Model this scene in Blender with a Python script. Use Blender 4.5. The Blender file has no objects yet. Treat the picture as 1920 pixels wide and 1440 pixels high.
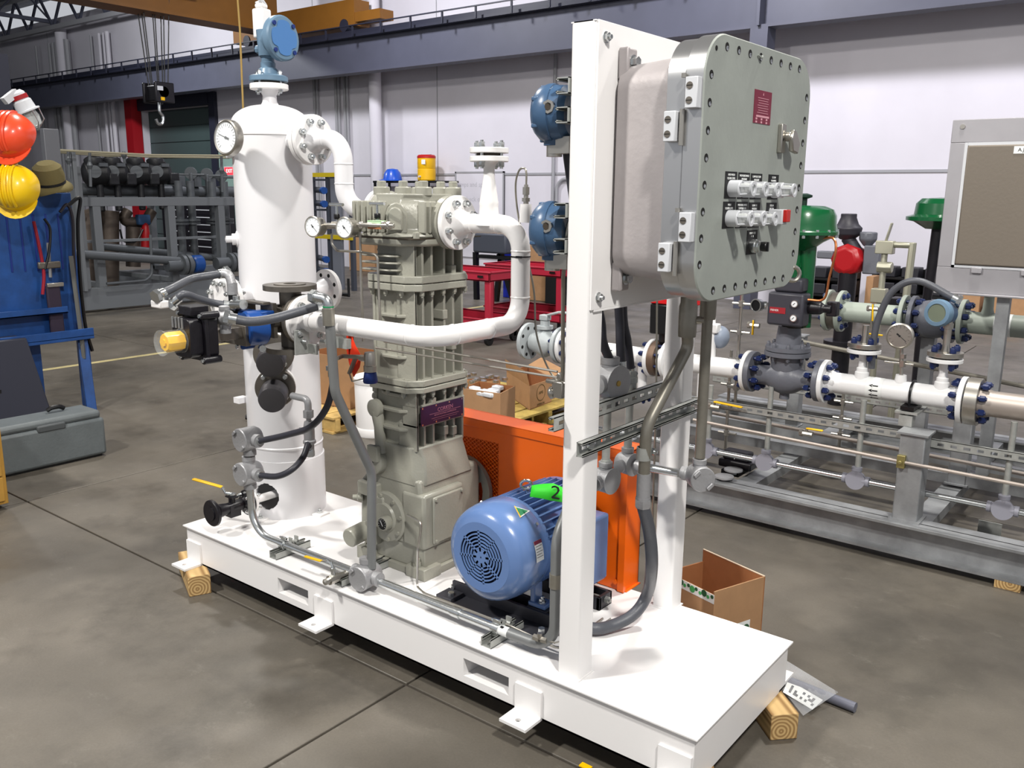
import bpy, bmesh, math, random
from math import pi, sin, cos, radians
from mathutils import Vector, Matrix
random.seed(7)
SC = bpy.context.scene
COL = SC.collection

# ------------------------------------------------------------------ camera, world, lamps, exposure
FPX, YAW, PITCH, ROLL = 1654.1, radians(128.1774), radians(12.2212), radians(-0.50837)
CAM = Vector((3.334, -1.947, 1.6607))
_f = Vector((cos(PITCH)*cos(YAW), cos(PITCH)*sin(YAW), -sin(PITCH)))
_r = _f.cross(Vector((0, 0, 1))).normalized(); _d = _f.cross(_r)
_rr = _r*cos(ROLL) + _d*sin(ROLL); _dd = -_r*sin(ROLL) + _d*cos(ROLL)
cam = bpy.data.objects.new('camera', bpy.data.cameras.new('camera')); COL.objects.link(cam)
cam.data.sensor_fit = 'HORIZONTAL'; cam.data.sensor_width = 36
cam.data.lens = FPX/1920*36; cam.data.clip_start = .02; cam.data.clip_end = 200
_m = Matrix((_rr, -_dd, -_f)).transposed().to_4x4(); _m.translation = CAM
cam.matrix_world = _m
SC.camera = cam
def P(px, py, x=None, y=None, z=None):
    """point of the place seen at photograph pixel (px,py) on a known plane"""
    r = _rr*((px-960)/FPX) + _dd*((py-720)/FPX) + _f
    t = (z-CAM.z)/r.z if z is not None else (x-CAM.x)/r.x if x is not None else (y-CAM.y)/r.y
    return CAM + r*t

w = bpy.data.worlds.new('world'); SC.world = w; w.use_nodes = True
w.node_tree.nodes['Background'].inputs[0].default_value = (.90, .93, 1, 1)
w.node_tree.nodes['Background'].inputs[1].default_value = .42
def lamp(loc, to, size, power, col=(1, .97, .92)):
    l = bpy.data.lights.new('high_bay', 'AREA'); l.shape = 'DISK'; l.size = size; l.energy = power; l.color = col
    o = bpy.data.objects.new('high_bay_light', l); COL.objects.link(o); o.location = loc
    o.rotation_euler = (Vector(to)-Vector(loc)).to_track_quat('-Z', 'Y').to_euler()
    return o
lamp((-.6, -3.4, 5.6), (.9, .2, .6), .45, 290)
lamp((5.2, -2.2, 5.6), (2.6, .3, .8), .45, 300)
lamp((2.6, 2.6, 6.0), (2.6, 3.0, 0), .5, 230)
lamp((-3.6, 2.2, 6.0), (-3.6, 2.8, 0), .5, 190)
lamp((-2.5, 7.2, 6.0), (-2.5, 11.5, 1.5), .6, 230, (.95, .94, 1))
lamp((3.5, 7.5, 6.0), (3.0, 11.5, 1.5), .6, 230, (.95, .94, 1))
lamp((-8.5, 7.5, 6.0), (-9.5, 11.5, 1.0), .6, 200, (.95, .95, 1))
lamp((-16, 7.0, 6.0), (-17, 11.5, 2.0), .6, 260, (.95, .97, 1))
lamp((-9, 1.5, 6.0), (-9, 3, 0), .6, 120)
VS = SC.view_settings
VS.view_transform = 'Standard'; VS.look = 'None'; VS.gamma = 1; VS.use_curve_mapping = False; VS.exposure = .35

# ------------------------------------------------------------------ materials
def lin(c):
    c = [x/255 for x in c]
    return tuple((x/12.92 if x <= .04045 else ((x+.055)/1.055)**2.4) for x in c)
MATS = {}
def mat(name, c, rough=.5, metal=0., var=0., scale=8., bump=0., bscale=60., coat=0., c2=None, alpha=1., trans=0., emit=0., ior=1.45):
    m = bpy.data.materials.new(name); m.use_nodes = True; nt = m.node_tree; N = nt.nodes; L = nt.links
    b = N['Principled BSDF']; a = lin(c)
    b.inputs['Base Color'].default_value = (*a, 1); b.inputs['Roughness'].default_value = rough
    b.inputs['Metallic'].default_value = metal; b.inputs['Coat Weight'].default_value = coat
    b.inputs['Coat Roughness'].default_value = .12; b.inputs['Alpha'].default_value = alpha
    b.inputs['Transmission Weight'].default_value = trans; b.inputs['IOR'].default_value = ior
    if emit:
        b.inputs['Emission Color'].default_value = (*a, 1); b.inputs['Emission Strength'].default_value = emit
    if var or bump or c2:
        tc = N.new('ShaderNodeTexCoord')
    if var or c2:
        n = N.new('ShaderNodeTexNoise'); n.inputs['Scale'].default_value = scale; n.inputs['Detail'].default_value = 5
        n.inputs['Roughness'].default_value = .6
        L.new(tc.outputs['Object'], n.inputs['Vector'])
        r = N.new('ShaderNodeMapRange'); r.inputs['From Min'].default_value = .33; r.inputs['From Max'].default_value = .67
        L.new(n.outputs['Fac'], r.inputs['Value'])
        x = N.new('ShaderNodeMix'); x.data_type = 'RGBA'
        q = lin(c2) if c2 else tuple(k*(1-var) for k in a)
        x.inputs['A'].default_value = (*q, 1); x.inputs['B'].default_value = (*(a if c2 else tuple(min(1, k*(1+var)) for k in a)), 1)
        L.new(r.outputs['Result'], x.inputs['Factor']); L.new(x.outputs['Result'], b.inputs['Base Color'])
    if bump:
        n2 = N.new('ShaderNodeTexNoise'); n2.inputs['Scale'].default_value = bscale; n2.inputs['Detail'].default_value = 3
        L.new(tc.outputs['Object'], n2.inputs['Vector'])
        bp = N.new('ShaderNodeBump'); bp.inputs['Strength'].default_value = bump; bp.inputs['Distance'].default_value = .01
        L.new(n2.outputs['Fac'], bp.inputs['Height']); L.new(bp.outputs['Normal'], b.inputs['Normal'])
    MATS[name] = m
    return m
WHITE = mat('white_paint', (230, 228, 227), .32, bump=.02, bscale=90)
VESSEL = mat('vessel_white_paint', (220, 219, 221), .3, bump=.03, bscale=45)
COMPG = mat('grey_green_paint', (150, 149, 138), .3, bump=.10, bscale=110, var=.05)
MBLUE = mat('motor_blue_paint', (92, 120, 168), .25, coat=.4, bump=.02)
TBLUE = mat('transmitter_blue', (60, 86, 116), .33, bump=.05)
TBLUE2 = mat('transmitter_lid_blue', (74, 118, 172), .4)
LBLUE = mat('lid_rim_blue', (98, 124, 146), .35)
ABLUE = mat('actuator_blue', (20, 66, 134), .35, bump=.05)
ORANGE = mat('guard_orange', (240, 102, 14), .32, coat=.3)
CHROME = mat('zinc_plated', (205, 208, 208), .25, .95, bump=.05, bscale=120)
STEEL = mat('stainless_steel', (178, 174, 166), .32, .9, var=.06)
DSTEEL = mat('raw_steel', (118, 112, 104), .4, .75, var=.15, scale=20)
GALV = mat('galvanised_steel', (168, 170, 166), .45, .5, var=.12, scale=30)
CASTAL = mat('cast_aluminium', (158, 158, 160), .48, .45, bump=.15, bscale=120, var=.05)
CANG = mat('dark_brushed_can', (84, 82, 85), .42, .4, bump=.08)
CASTGR = mat('grey_cast_fitting', (128, 130, 132), .5, .4, bump=.15, bscale=120)
CONDG = mat('grey_conduit', (124, 126, 126), .45, .35, var=.05)
RIGID = mat('rigid_conduit', (142, 138, 128), .38, .65, var=.08, scale=25)
FLEX = mat('grey_flexible_conduit', (78, 80, 86), .42, bump=.1, bscale=200)
FLEXB = mat('dark_flexible_conduit', (44, 44, 52), .45)
BLACK = mat('black_plastic', (14, 14, 16), .35)
BLKP = mat('black_paint', (20, 18, 24), .4, bump=.1)
DARK = mat('dark_cavity', (10, 8, 8), .8)
YELLOW = mat('yellow_plastic', (238, 184, 4), .4)
RED = mat('red_plastic', (180, 36, 30), .4)
ENCL = mat('cast_enclosure', (166, 160, 160), .5, .25, bump=.08, bscale=70, var=.08, scale=5)
ENCF = mat('machined_flange', (190, 190, 190), .28, .85)
DOORM = mat('enclosure_door_face', (150, 155, 149), .5, .15, var=.06, scale=6, bump=.04, bscale=70)
LIGHTG = mat('light_grey_plastic', (196, 198, 202), .4)
GLASS = mat('clear_glass', (235, 240, 240), .05, alpha=.10)
LENS = mat('clear_lens', (225, 228, 226), .1, alpha=.45)
DIAL = mat('dial_white', (232, 234, 236), .5)
INK = mat('ink_black', (18, 18, 20), .6)
PAPER = mat('label_white', (226, 228, 226), .5)
MAROON = mat('plate_maroon', (112, 22, 48), .4)
PURPLE = mat('nameplate_purple', (48, 30, 66), .35)
NPINK = mat('nameplate_print', (170, 108, 130), .4)
LIME = mat('lime_tag', (60, 225, 50), .6)
GREEN = mat('label_green', (10, 128, 74), .5)
TAGOR = mat('orange_tag_plastic', (228, 58, 28), .5)
TAPEB = mat('blue_tape', (30, 60, 200), .4)
GASKET = mat('gasket_dark', (52, 44, 34), .6)
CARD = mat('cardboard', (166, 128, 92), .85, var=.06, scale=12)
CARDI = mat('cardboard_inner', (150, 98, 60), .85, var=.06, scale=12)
CARDE = mat('cardboard_edge', (196, 178, 156), .9)
def wood(name, ca, cb, sc=26., dist=2.2, ends=True):
    m = mat(name, ca, .75); nt = m.node_tree; N = nt.nodes; L = nt.links; b = N['Principled BSDF']
    tc = N.new('ShaderNodeTexCoord'); mp = N.new('ShaderNodeMapping'); mp.inputs['Location'].default_value = (-.01, .15, -.03)
    mp.inputs['Scale'].default_value = (1, .06, 1)
    wv = N.new('ShaderNodeTexWave'); wv.wave_type = 'RINGS'; wv.rings_direction = 'Y'
    wv.inputs['Scale'].default_value = sc; wv.inputs['Distortion'].default_value = dist; wv.inputs['Detail'].default_value = 2
    x = N.new('ShaderNodeMix'); x.data_type = 'RGBA'
    x.inputs['A'].default_value = (*lin(ca), 1); x.inputs['B'].default_value = (*lin(cb), 1)
    L.new(tc.outputs['Object'], mp.inputs[0]); L.new(mp.outputs[0], wv.inputs[0])
    L.new(wv.outputs['Fac'], x.inputs['Factor']); L.new(x.outputs['Result'], b.inputs['Base Color'])
    return m
WOOD = wood('pine_block', (204, 172, 118), (146, 112, 68))
PALW = mat('pallet_wood', (190, 158, 96), .8, var=.2, scale=14)

# ------------------------------------------------------------------ mesh builder
def frame(o, z=(0, 0, 1), x=None):
    z = Vector(z).normalized()
    if x is None: x = Vector((0, 0, 1)) if abs(z.z) < .9 else Vector((1, 0, 0))
    x = Vector(x)
    if (x - z*x.dot(z)).length < 1e-4: x = Vector((1, 0, 0)) if abs(z.x) < .9 else Vector((0, 1, 0))
    x = (x - z*x.dot(z)).normalized(); y = z.cross(x)
    m = Matrix((x, y, z)).transposed().to_4x4(); m.translation = Vector(o)
    return m
def fillet(pts, rad, seg=7):
    pts = [Vector(p) for p in pts]
    if not isinstance(rad, (list, tuple)): rad = [rad]*(len(pts)-2)
    out = [pts[0]]
    for i in range(1, len(pts)-1):
        a, b, c = pts[i-1], pts[i], pts[i+1]; u = (a-b).normalized(); v = (c-b).normalized()
        ang = u.angle(v); r = rad[i-1]
        if ang > pi-.02 or r <= 0: out.append(b); continue
        t = min(r/math.tan(ang/2), (a-b).length*.499, (c-b).length*.499); r = t*math.tan(ang/2)
        n = (u+v).normalized(); cen = b + n*(r/sin(ang/2)); s = b+u*t-cen; e = b+v*t-cen
        tot = s.angle(e); ax = s.cross(e).normalized()
        for k in range(seg+1): out.append(cen + Matrix.Rotation(tot*k/seg, 3, ax) @ s)
    out.append(pts[-1]); return out
def smooth(pts, n=8):
    p = [Vector(q) for q in pts]; p = [2*p[0]-p[1]] + p + [2*p[-1]-p[-2]]; out = []
    for i in range(1, len(p)-2):
        for k in range(n):
            t = k/n; a, b, c, d = p[i-1:i+3]
            out.append(.5*((2*b)+(c-a)*t+(2*a-5*b+4*c-d)*t*t+(-a+3*b-3*c+d)*t**3))
    out.append(p[-2]); return out
class MB:
    def __init__(s, T=None): s.v = []; s.f = []; s.mi = []; s.T = T; s.m = 0
    def add(s, vs, fs):
        k = len(s.v)
        for q in vs:
            q = Vector(q)
            if s.T is not None: q = s.T @ q
            s.v.append(q)
        for f in fs: s.f.append([i+k for i in f]); s.mi.append(s.m)
        return s
    def b2(s, x0, x1, y0, y1, z0, z1):
        return s.add([(x, y, z) for z in (z0, z1) for y in (y0, y1) for x in (x0, x1)],
                     [(0, 2, 3, 1), (4, 5, 7, 6), (0, 1, 5, 4), (2, 6, 7, 3), (0, 4, 6, 2), (1, 3, 7, 5)])
    def box(s, c, d):
        return s.b2(c[0]-d[0]/2, c[0]+d[0]/2, c[1]-d[1]/2, c[1]+d[1]/2, c[2]-d[2]/2, c[2]+d[2]/2)
    def bar(s, a, b, w, h, up=(0, 0, 1)):
        a = Vector(a); b = Vector(b); T = frame(a, b-a, up); L = (b-a).length; old = s.T
        s.T = T if old is None else old @ T
        s.b2(-h/2, h/2, -w/2, w/2, 0, L); s.T = old; return s
    def lathe(s, prof, o=(0, 0, 0), ax=(0, 0, 1), n=24, cap=True, x=None, a0=0.):
        T = frame(o, ax, x); vs = []; fs = []; rows = []
        loop = len(prof) > 3 and prof[0] == prof[-1]
        for r, h in (prof[:-1] if loop else prof):
            if r < 1.1e-3 and not loop:
                rows.append([len(vs)]*n); vs.append(T @ Vector((0, 0, h))); continue
            rows.append(list(range(len(vs), len(vs)+n)))
            for k in range(n):
                a = a0 + 2*pi*k/n; vs.append(T @ Vector((r*cos(a), r*sin(a), h)))
        if loop: rows.append(rows[0])
        for A, B in zip(rows, rows[1:]):
            for k in range(n):
                j = (k+1) % n; f = []
                for i in (A[k], A[j], B[j], B[k]):
                    if i not in f: f.append(i)
                if len(f) > 2: fs.append(tuple(f))
        if cap and not loop:
            if rows[0][0] != rows[0][1]: fs.append(tuple(rows[0])[::-1])
            if rows[-1][0] != rows[-1][1]: fs.append(tuple(rows[-1]))
        return s.add(vs, fs)
    def cyl(s, a, b, r, r2=None, n=20):
        a = Vector(a); b = Vector(b); L = (b-a).length
        return s.lathe([(r, 0), (r if r2 is None else r2, L)], a, b-a, n)
    def hexn(s, a, b, r): return s.cyl(a, b, r, n=6)
    def disc(s, c, ax, r, t, n=32, bev=0.):
        c = Vector(c); ax = Vector(ax).normalized()
        if bev: return s.lathe([(r-bev, -t/2), (r, -t/2+bev), (r, t/2-bev), (r-bev, t/2)], c, ax, n)
        return s.lathe([(r, -t/2), (r, t/2)], c, ax, n)
    def ring(s, c, ax, r0, r1, t, n=32):
        vs = s.lathe([(r0, -t/2), (r1, -t/2), (r1, t/2), (r0, t/2), (r0, -t/2)], c, ax, n, False); return s
    def tube(s, pts, r, n=12, cap=True):
        pts = [Vector(p) for p in pts]; pts = [p for i, p in enumerate(pts) if i == 0 or (p-pts[i-1]).length > 1e-5]
        t = (pts[1]-pts[0]).normalized(); x = frame((0, 0, 0), t).col[0].to_3d(); vs = []; fs = []
        for i, p in enumerate(pts):
            a = (pts[i]-pts[i-1]).normalized() if i else t
            b = (pts[i+1]-pts[i]).normalized() if i < len(pts)-1 else a
            t = (a+b).normalized(); x = (x - t*x.dot(t)).normalized(); y = t.cross(x)
            rr = r[i] if isinstance(r, (list, tuple)) else r
            for k in range(n): an = 2*pi*k/n; vs.append(p + x*(rr*cos(an)) + y*(rr*sin(an)))
        for i in range(len(pts)-1):
            for k in range(n): j = (k+1) % n; fs.append((i*n+k, i*n+j, (i+1)*n+j, (i+1)*n+k))
        if cap: fs.append(tuple(range(n))[::-1]); fs.append(tuple((len(pts)-1)*n+k for k in range(n)))
        return s.add(vs, fs)
    def prism(s, poly, T, h):
        n = len(poly); vs = [T @ Vector((a, b, 0)) for a, b in poly] + [T @ Vector((a, b, h)) for a, b in poly]
        return s.add(vs, [tuple(range(n))[::-1], tuple(range(n, 2*n))] + [(k, (k+1) % n, n+(k+1) % n, n+k) for k in range(n)])
    def sph(s, c, r, n=20, m=12, sc=(1, 1, 1), z0=-1., z1=1.):
        prof = []; q = MB()
        for i in range(m+1):
            a = math.asin(z0) + (math.asin(z1)-math.asin(z0))*i/m; prof.append((max(0, r*cos(a)), r*sin(a)))
        q.lathe(prof, n=n, cap=z0 > -1); c = Vector(c)
        return s.add([(c.x+v.x*sc[0], c.y+v.y*sc[1], c.z+v.z*sc[2]) for v in q.v], q.f)
    def mesh(s, name, mats, off=(0, 0, 0), sharp=32):
        off = Vector(off); me = bpy.data.meshes.new(name)
        me.from_pydata([tuple(q-off) for q in s.v], [], s.f)
        bm = bmesh.new(); bm.from_mesh(me)
        bmesh.ops.recalc_face_normals(bm, faces=bm.faces)
        bm.to_mesh(me); bm.free()
        for m in (mats if isinstance(mats, (list, tuple)) else [mats]): me.materials.append(m)
        if len(me.polygons) == len(s.mi): me.polygons.foreach_set('material_index', s.mi)
        me.shade_smooth(); me.set_sharp_from_angle(angle=radians(sharp))
        return me
def base_of(o):
    while o.parent: o = o.parent
    return o
ROOTLOC = {}
def part(parent, name, mb, m, bev=0., label=None, kind=None, sharp=32):
    r = base_of(parent); off = ROOTLOC[r.name]
    o = bpy.data.objects.new(name, mb.mesh(name, m, off, sharp)); COL.objects.link(o); o.parent = parent
    if bev: bevel(o, bev)
    if label: o['label'] = label
    if kind: o['kind'] = kind
    return o
def bevel(o, w, seg=2):
    b = o.modifiers.new('bevel', 'BEVEL'); b.width = w; b.segments = seg; b.limit_method = 'ANGLE'; b.angle_limit = radians(35)
def inst(parent, name, me, M):
    """a part that shares mesh data; M is its place in the world"""
    off = ROOTLOC[base_of(parent).name]
    o = bpy.data.objects.new(name, me); COL.objects.link(o); o.parent = parent
    o.matrix_basis = Matrix.Translation(-off) @ M
    return o
def tag(o, label, cat, group=None):
    o['label'] = label; o['category'] = cat
    if group: o['group'] = group
def thing(name, label, cat, loc, group=None):
    o = bpy.data.objects.new(name, None); COL.objects.link(o); o.location = loc; o.empty_display_size = .05
    tag(o, label, cat, group); ROOTLOC[o.name] = Vector(loc); return o
def single(name, mb, m, label, cat, loc=None, bev=0., group=None, sharp=32):
    if loc is None:
        vs = mb.v; n = len(vs); loc = Vector((sum(v.x for v in vs)/n, sum(v.y for v in vs)/n, min(v.z for v in vs)))
    o = bpy.data.objects.new(name, mb.mesh(name, m, loc, sharp)); COL.objects.link(o); o.location = loc
    ROOTLOC[o.name] = Vector(loc)
    if bev: bevel(o, bev)
    tag(o, label, cat, group); return o
def struct(name, mb, m, bev=0.):
    o = bpy.data.objects.new(name, mb.mesh(name, m)); COL.objects.link(o); o['kind'] = 'structure'; ROOTLOC[o.name] = Vector((0, 0, 0))
    if bev: bevel(o, bev)
    return o
def copy_tree(o, loc, label, group=None):
    def rec(a, par):
        c = a.copy(); COL.objects.link(c); c.parent = par
        for ch in [q for q in COL.objects if q.parent == a]: rec(ch, c)
        return c
    c = rec(o, None); c.location = loc; c['label'] = label; ROOTLOC[c.name] = Vector(loc)
    if group: c['group'] = group
    return c
_tx = {}
def text(parent, s, size, M, m, name='lettering', ext=.0004, w=1.):
    key = (s, size, m.name, w)
    if key not in _tx:
        cu = bpy.data.curves.new('txt', 'FONT'); cu.body = s; cu.size = size; cu.extrude = ext
        cu.align_x = 'CENTER'; cu.align_y = 'CENTER'; cu.space_line = .95; cu.resolution_u = 2
        ob = bpy.data.objects.new('txt', cu); COL.objects.link(ob); bpy.context.view_layer.update()
        me = bpy.data.meshes.new_from_object(ob); bpy.data.objects.remove(ob)
        me.materials.clear(); me.materials.append(m)
        if w != 1.:
            for v in me.vertices: v.co.x *= w
        _tx[key] = me
    return inst(parent, name, _tx[key], M)
_bolt = {}
def bolt_mesh(L, r=.008, m=None, stick=.008):
    m = m or CHROME; key = (round(L, 4), r, m.name, stick)
    if key not in _bolt:
        b = MB(); b.cyl((0, 0, -L/2-r*1.6-stick), (0, 0, L/2+r*1.6+stick), r*.62, n=8)
        for q in (-1, 1):
            z = q*L/2; b.lathe([(r*1.12, 0), (r*1.12, .0025)], (0, 0, z if q > 0 else z-.0025), n=12)
            b.lathe([(r*1.1, 0), (r*1.1, r*1.3), (r*.95, r*1.6)], (0, 0, z+q*.0025), (0, 0, q), 6)
        _bolt[key] = b.mesh('bolt', m, sharp=25)
    return _bolt[key]
def bolts(parent, c, ax, n, rad, L, r=.008, m=None, a0=None, x=None, stick=.008, name='bolt', skip=()):
    me = bolt_mesh(L, r, m, stick); T = frame(c, ax, x); a0 = pi/n if a0 is None else a0
    for k in range(n):
        if k in skip: continue
        a = a0+2*pi*k/n
        inst(parent, name, me, T @ Matrix.Translation((rad*cos(a), rad*sin(a), 0)))
def rrect(w, h, r, seg=6, cx=0., cy=0.):
    out = []
    for sx, sy, a in ((1, 1, 0), (-1, 1, 90), (-1, -1, 180), (1, -1, 270)):
        for k in range(seg+1):
            t = radians(a+90*k/seg); out.append((cx+sx*(w/2-r)+r*cos(t), cy+sy*(h/2-r)+r*sin(t)))
    return out
FX = frame((0, 0, 0), (1, 0, 0), (0, 1, 0))      # local x->world y, local y->world z, normal +x
def face_x(x, y, z): m = FX.copy(); m.translation = Vector((x, y, z)); return m      # reads left to right seen from +x
def face_my(x, y, z): m = frame((0, 0, 0), (0, -1, 0), (1, 0, 0)); m.translation = Vector((x, y, z)); return m
ZD = .248

# ------------------------------------------------------------------ the hall
def concrete():
    m = bpy.data.materials.new('worn_concrete'); m.use_nodes = True; nt = m.node_tree; N = nt.nodes; L = nt.links
    b = N['Principled BSDF']; tc = N.new('ShaderNodeTexCoord'); col = None
    def noise(sc, det, rough=.6, stretch=None):
        n = N.new('ShaderNodeTexNoise'); n.inputs['Scale'].default_value = sc; n.inputs['Detail'].default_value = det
        n.inputs['Roughness'].default_value = rough
        if stretch:
            mp = N.new('ShaderNodeMapping'); mp.inputs['Scale'].default_value = stretch; L.new(tc.outputs['Object'], mp.inputs[0]); L.new(mp.outputs[0], n.inputs['Vector'])
        else: L.new(tc.outputs['Object'], n.inputs['Vector'])
        return n
    def rng(n, a, c, lo=0., hi=1.):
        r = N.new('ShaderNodeMapRange'); r.inputs['From Min'].default_value = a; r.inputs['From Max'].default_value = c
        r.inputs['To Min'].default_value = lo; r.inputs['To Max'].default_value = hi
        L.new(n.outputs['Fac'], r.inputs['Value']); return r
    def mix(f, A, B, mode='MIX'):
        x = N.new('ShaderNodeMix'); x.data_type = 'RGBA'; x.blend_type = mode
        L.new(f.outputs[0], x.inputs['Factor'])
        for s, v in (('A', A), ('B', B)):
            if isinstance(v, tuple): x.inputs[s].default_value = (*v, 1)
            else: L.new(v.outputs['Result'], x.inputs[s])
        return x
    x1 = mix(rng(noise(.55, 6, .65), .36, .64), lin((68, 64, 57)), lin((107, 101, 92)))
    x2 = mix(rng(noise(3.2, 8, .7, (1, .55, 1)), .40, .68, 0, .6), x1, lin((98, 92, 82)))
    x3 = mix(rng(noise(1.3, 7, .68), .52, .70, 0, .60), x2, lin((50, 46, 40)))
    x4 = mix(rng(noise(9, 10, .8, (.6, 1, 1)), .58, .72, 0, .30), x3, lin((150, 146, 136)))
    x5 = mix(rng(noise(120, 3, .7), .35, .70, 0, .18), x4, lin((50, 46, 42)))
    v = N.new('ShaderNodeTexVoronoi'); v.inputs['Scale'].default_value = 1.15; L.new(tc.outputs['Object'], v.inputs['Vector'])
    r = N.new('ShaderNodeMapRange'); r.inputs['From Min'].default_value = .035; r.inputs['From Max'].default_value = .02
    L.new(v.outputs['Distance'], r.inputs['Value'])
    x6 = mix(r, x5, lin((70, 58, 46)))
    L.new(x6.outputs['Result'], b.inputs['Base Color'])
    rr = rng(noise(2.0, 6), .35, .65, .38, .62); L.new(rr.outputs[0], b.inputs['Roughness'])
    bp = N.new('ShaderNodeBump'); bp.inputs['Strength'].default_value = .12; bp.inputs['Distance'].default_value = .004
    L.new(noise(70, 5).outputs['Fac'], bp.inputs['Height']); L.new(bp.outputs['Normal'], b.inputs['Normal'])
    return m
CONC = concrete()
JOINT = mat('joint_dirt', (52, 46, 40), .9)
WALLW = mat('wall_panel_white', (200, 197, 204), .6, var=.03, scale=1.2)
WALLG = mat('side_wall_green', (126, 150, 142), .6)
BEAMG = mat('girder_blue_grey', (72, 74, 88), .5, var=.06, scale=2)
BEAMD = mat('rail_dark', (32, 34, 48), .5)
ROOFM = mat('roof_deck_grey', (92, 94, 102), .7, var=.15, scale=1.5)
CRANEY = mat('crane_ochre', (120, 78, 24), .5, var=.08, scale=2)
DOORG = mat('roll_door_green_grey', (62, 76, 76), .5)
REDP = mat('column_red', (150, 14, 26), .5)
PIPEG = mat('wall_pipe_grey', (148, 148, 152), .5)
LINEY = mat('floor_line_yellow', (178, 166, 120), .7, var=.15, scale=8)

WY = 11.5; WX = -30.
XJ = [1.35-2.9*k for k in range(4, -3, -1)]; YJ = [0.0+3.05*k for k in range(-2, 4)]
fl = MB(); X0, X1, Y0, Y1 = XJ[0], XJ[-1], YJ[0], YJ[-1]
fl.b2(-34, 14, -12, 14, -.3, -.02)
for a in ((-34, X0, -12, 14), (X1, 14, -12, 14), (X0, X1, -12, Y0), (X0, X1, Y1, 14)): fl.b2(*a, -.02, 0)
floor = struct('floor', fl, CONC)
jm = MB(); jm.b2(X0, X1, Y0, Y1, -.02, -.008); part(floor, 'joint_filler', jm, JOINT)
for i in range(len(XJ)-1):
    for j in range(len(YJ)-1):
        s = MB(); s.b2(XJ[i]+.005, XJ[i+1]-.005, YJ[j]+.005, YJ[j+1]-.005, -.02, 0); part(floor, 'slab', s, CONC, bev=.003)
lm = MB(); lm.b2(-5.17, -5.09, -.5, 8.8, 0, .0012); part(floor, 'painted_line', lm, LINEY)

# back wall with the wide door opening far left
wl = MB(); DX0, DX1, DH = -20.2, -16.9, 3.75
wl.b2(WX, DX0, WY, WY+.2, 0, 6.6); wl.b2(DX1, 12, WY, WY+.2, 0, 6.6); wl.b2(DX0, DX1, WY, WY+.2, DH, 6.6)
wall = struct('wall_back', wl, WALLW)
dm = MB(); dm.b2(DX0-.1, DX1+.1, WY+.22, WY+.26, 0, DH+.1)
door = struct('door_1', dm, DOORG)
for k in range(9):
    q = MB(); q.b2(DX0, DX1, WY+.19, WY+.22, .05+k*.41, .05+k*.41+.385); part(door, 'slat', q, DOORG, bev=.006)
q = MB(); q.b2(DX1, DX1+.25, WY-.1, WY, 0, DH+.3); q.b2(DX0, DX1, WY-.12, WY-.02, DH, DH+.3); part(door, 'door_guide', q, BEAMD)
q = MB(); q.b2(DX0-.35, DX0, WY-.3, WY-.02, 0, 4.3); struct('trim_1', q, REDP)
# green painted end of the wall with a lit exit sign
q = MB(); q.b2(DX1+.25, DX1+1.9, WY-.05, WY, 0, 2.9); struct('trim_2', q, WALLG)
t = thing('exit_sign', 'small lit red exit sign above the far green wall end', 'sign', (DX1+.75, WY-.12, 2.02))
q = MB(); q.b2(DX1+.55, DX1+1.0, WY-.12, WY-.05, 2.02, 2.24); part(t, 'housing', q, LIGHTG)
q = MB(); q.b2(DX1+.57, DX1+.98, WY-.125, WY-.12, 2.04, 2.22); part(t, 'face', q, mat('exit_red', (255, 40, 50), .5, emit=2.0))
text(t, 'EXIT', .13, face_my(DX1+.775, WY-.127, 2.13), mat('exit_letters', (255, 210, 205), .5, emit=1.5))
# wall joints, service pipes, columns
q = MB()
for x in (-9.2, -12.9, -25.2): q.b2(x, x+.02, WY-.006, WY, 0, 6.4)
q.b2(-14.6, 12, WY-.02, WY, 1.99, 2.03)
struct('trim_3', q, PIPEG)
n = 3
for px, r in ((705, .13), (131, .16)):
    c = P(px, 250, y=WY-.25)
    q = MB(); q.cyl((c.x, WY-.25, 0), (c.x, WY-.25, 6.2), r); n += 1; struct('trim_%d' % n, q, WALLW)
t = thing('wall_conduit_rack', 'row of thin grey conduits running up the back wall behind the white vessel', 'conduit', (-11.5, WY-.06, 0))
for px, r in ((592, .035), (597, .03), (632, .035), (637, .03), (648, .03), (653, .03), (1039, .03)):
    c = P(px, 240, y=WY-.05); q = MB(); q.cyl((c.x, WY-.05, 0 if px > 1000 else .9), (c.x, WY-.05, 4.3), r, n=8); part(t, 'pipe', q, PIPEG)
c = P(1040, 335, y=WY-.05); d = P(1068, 333, y=WY-.05)
q = MB(); q.tube(fillet([(c.x+.05, WY-.05, .4), (c.x+.05, WY-.05, c.z), (d.x+.6, WY-.05, c.z)], .2), .03, 8); part(t, 'pipe', q, PIPEG)
t = thing('downpipe_rack', 'group of thin grey pipes on the wall beyond the blue tool stand', 'conduit', (-26, WY-.06, 0))
for px, r in ((88, .04), (113, .05), (120, .05), (126, .05), (148, .09), (190, .035), (206, .04), (213, .03), (222, .06)):
    c = P(px, 260, y=WY-.08); q = MB(); q.cyl((c.x, WY-.1-r, 0), (c.x, WY-.1-r, 5.9), r, n=8); part(t, 'pipe', q, PIPEG if px < 200 else WALLW)
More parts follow.
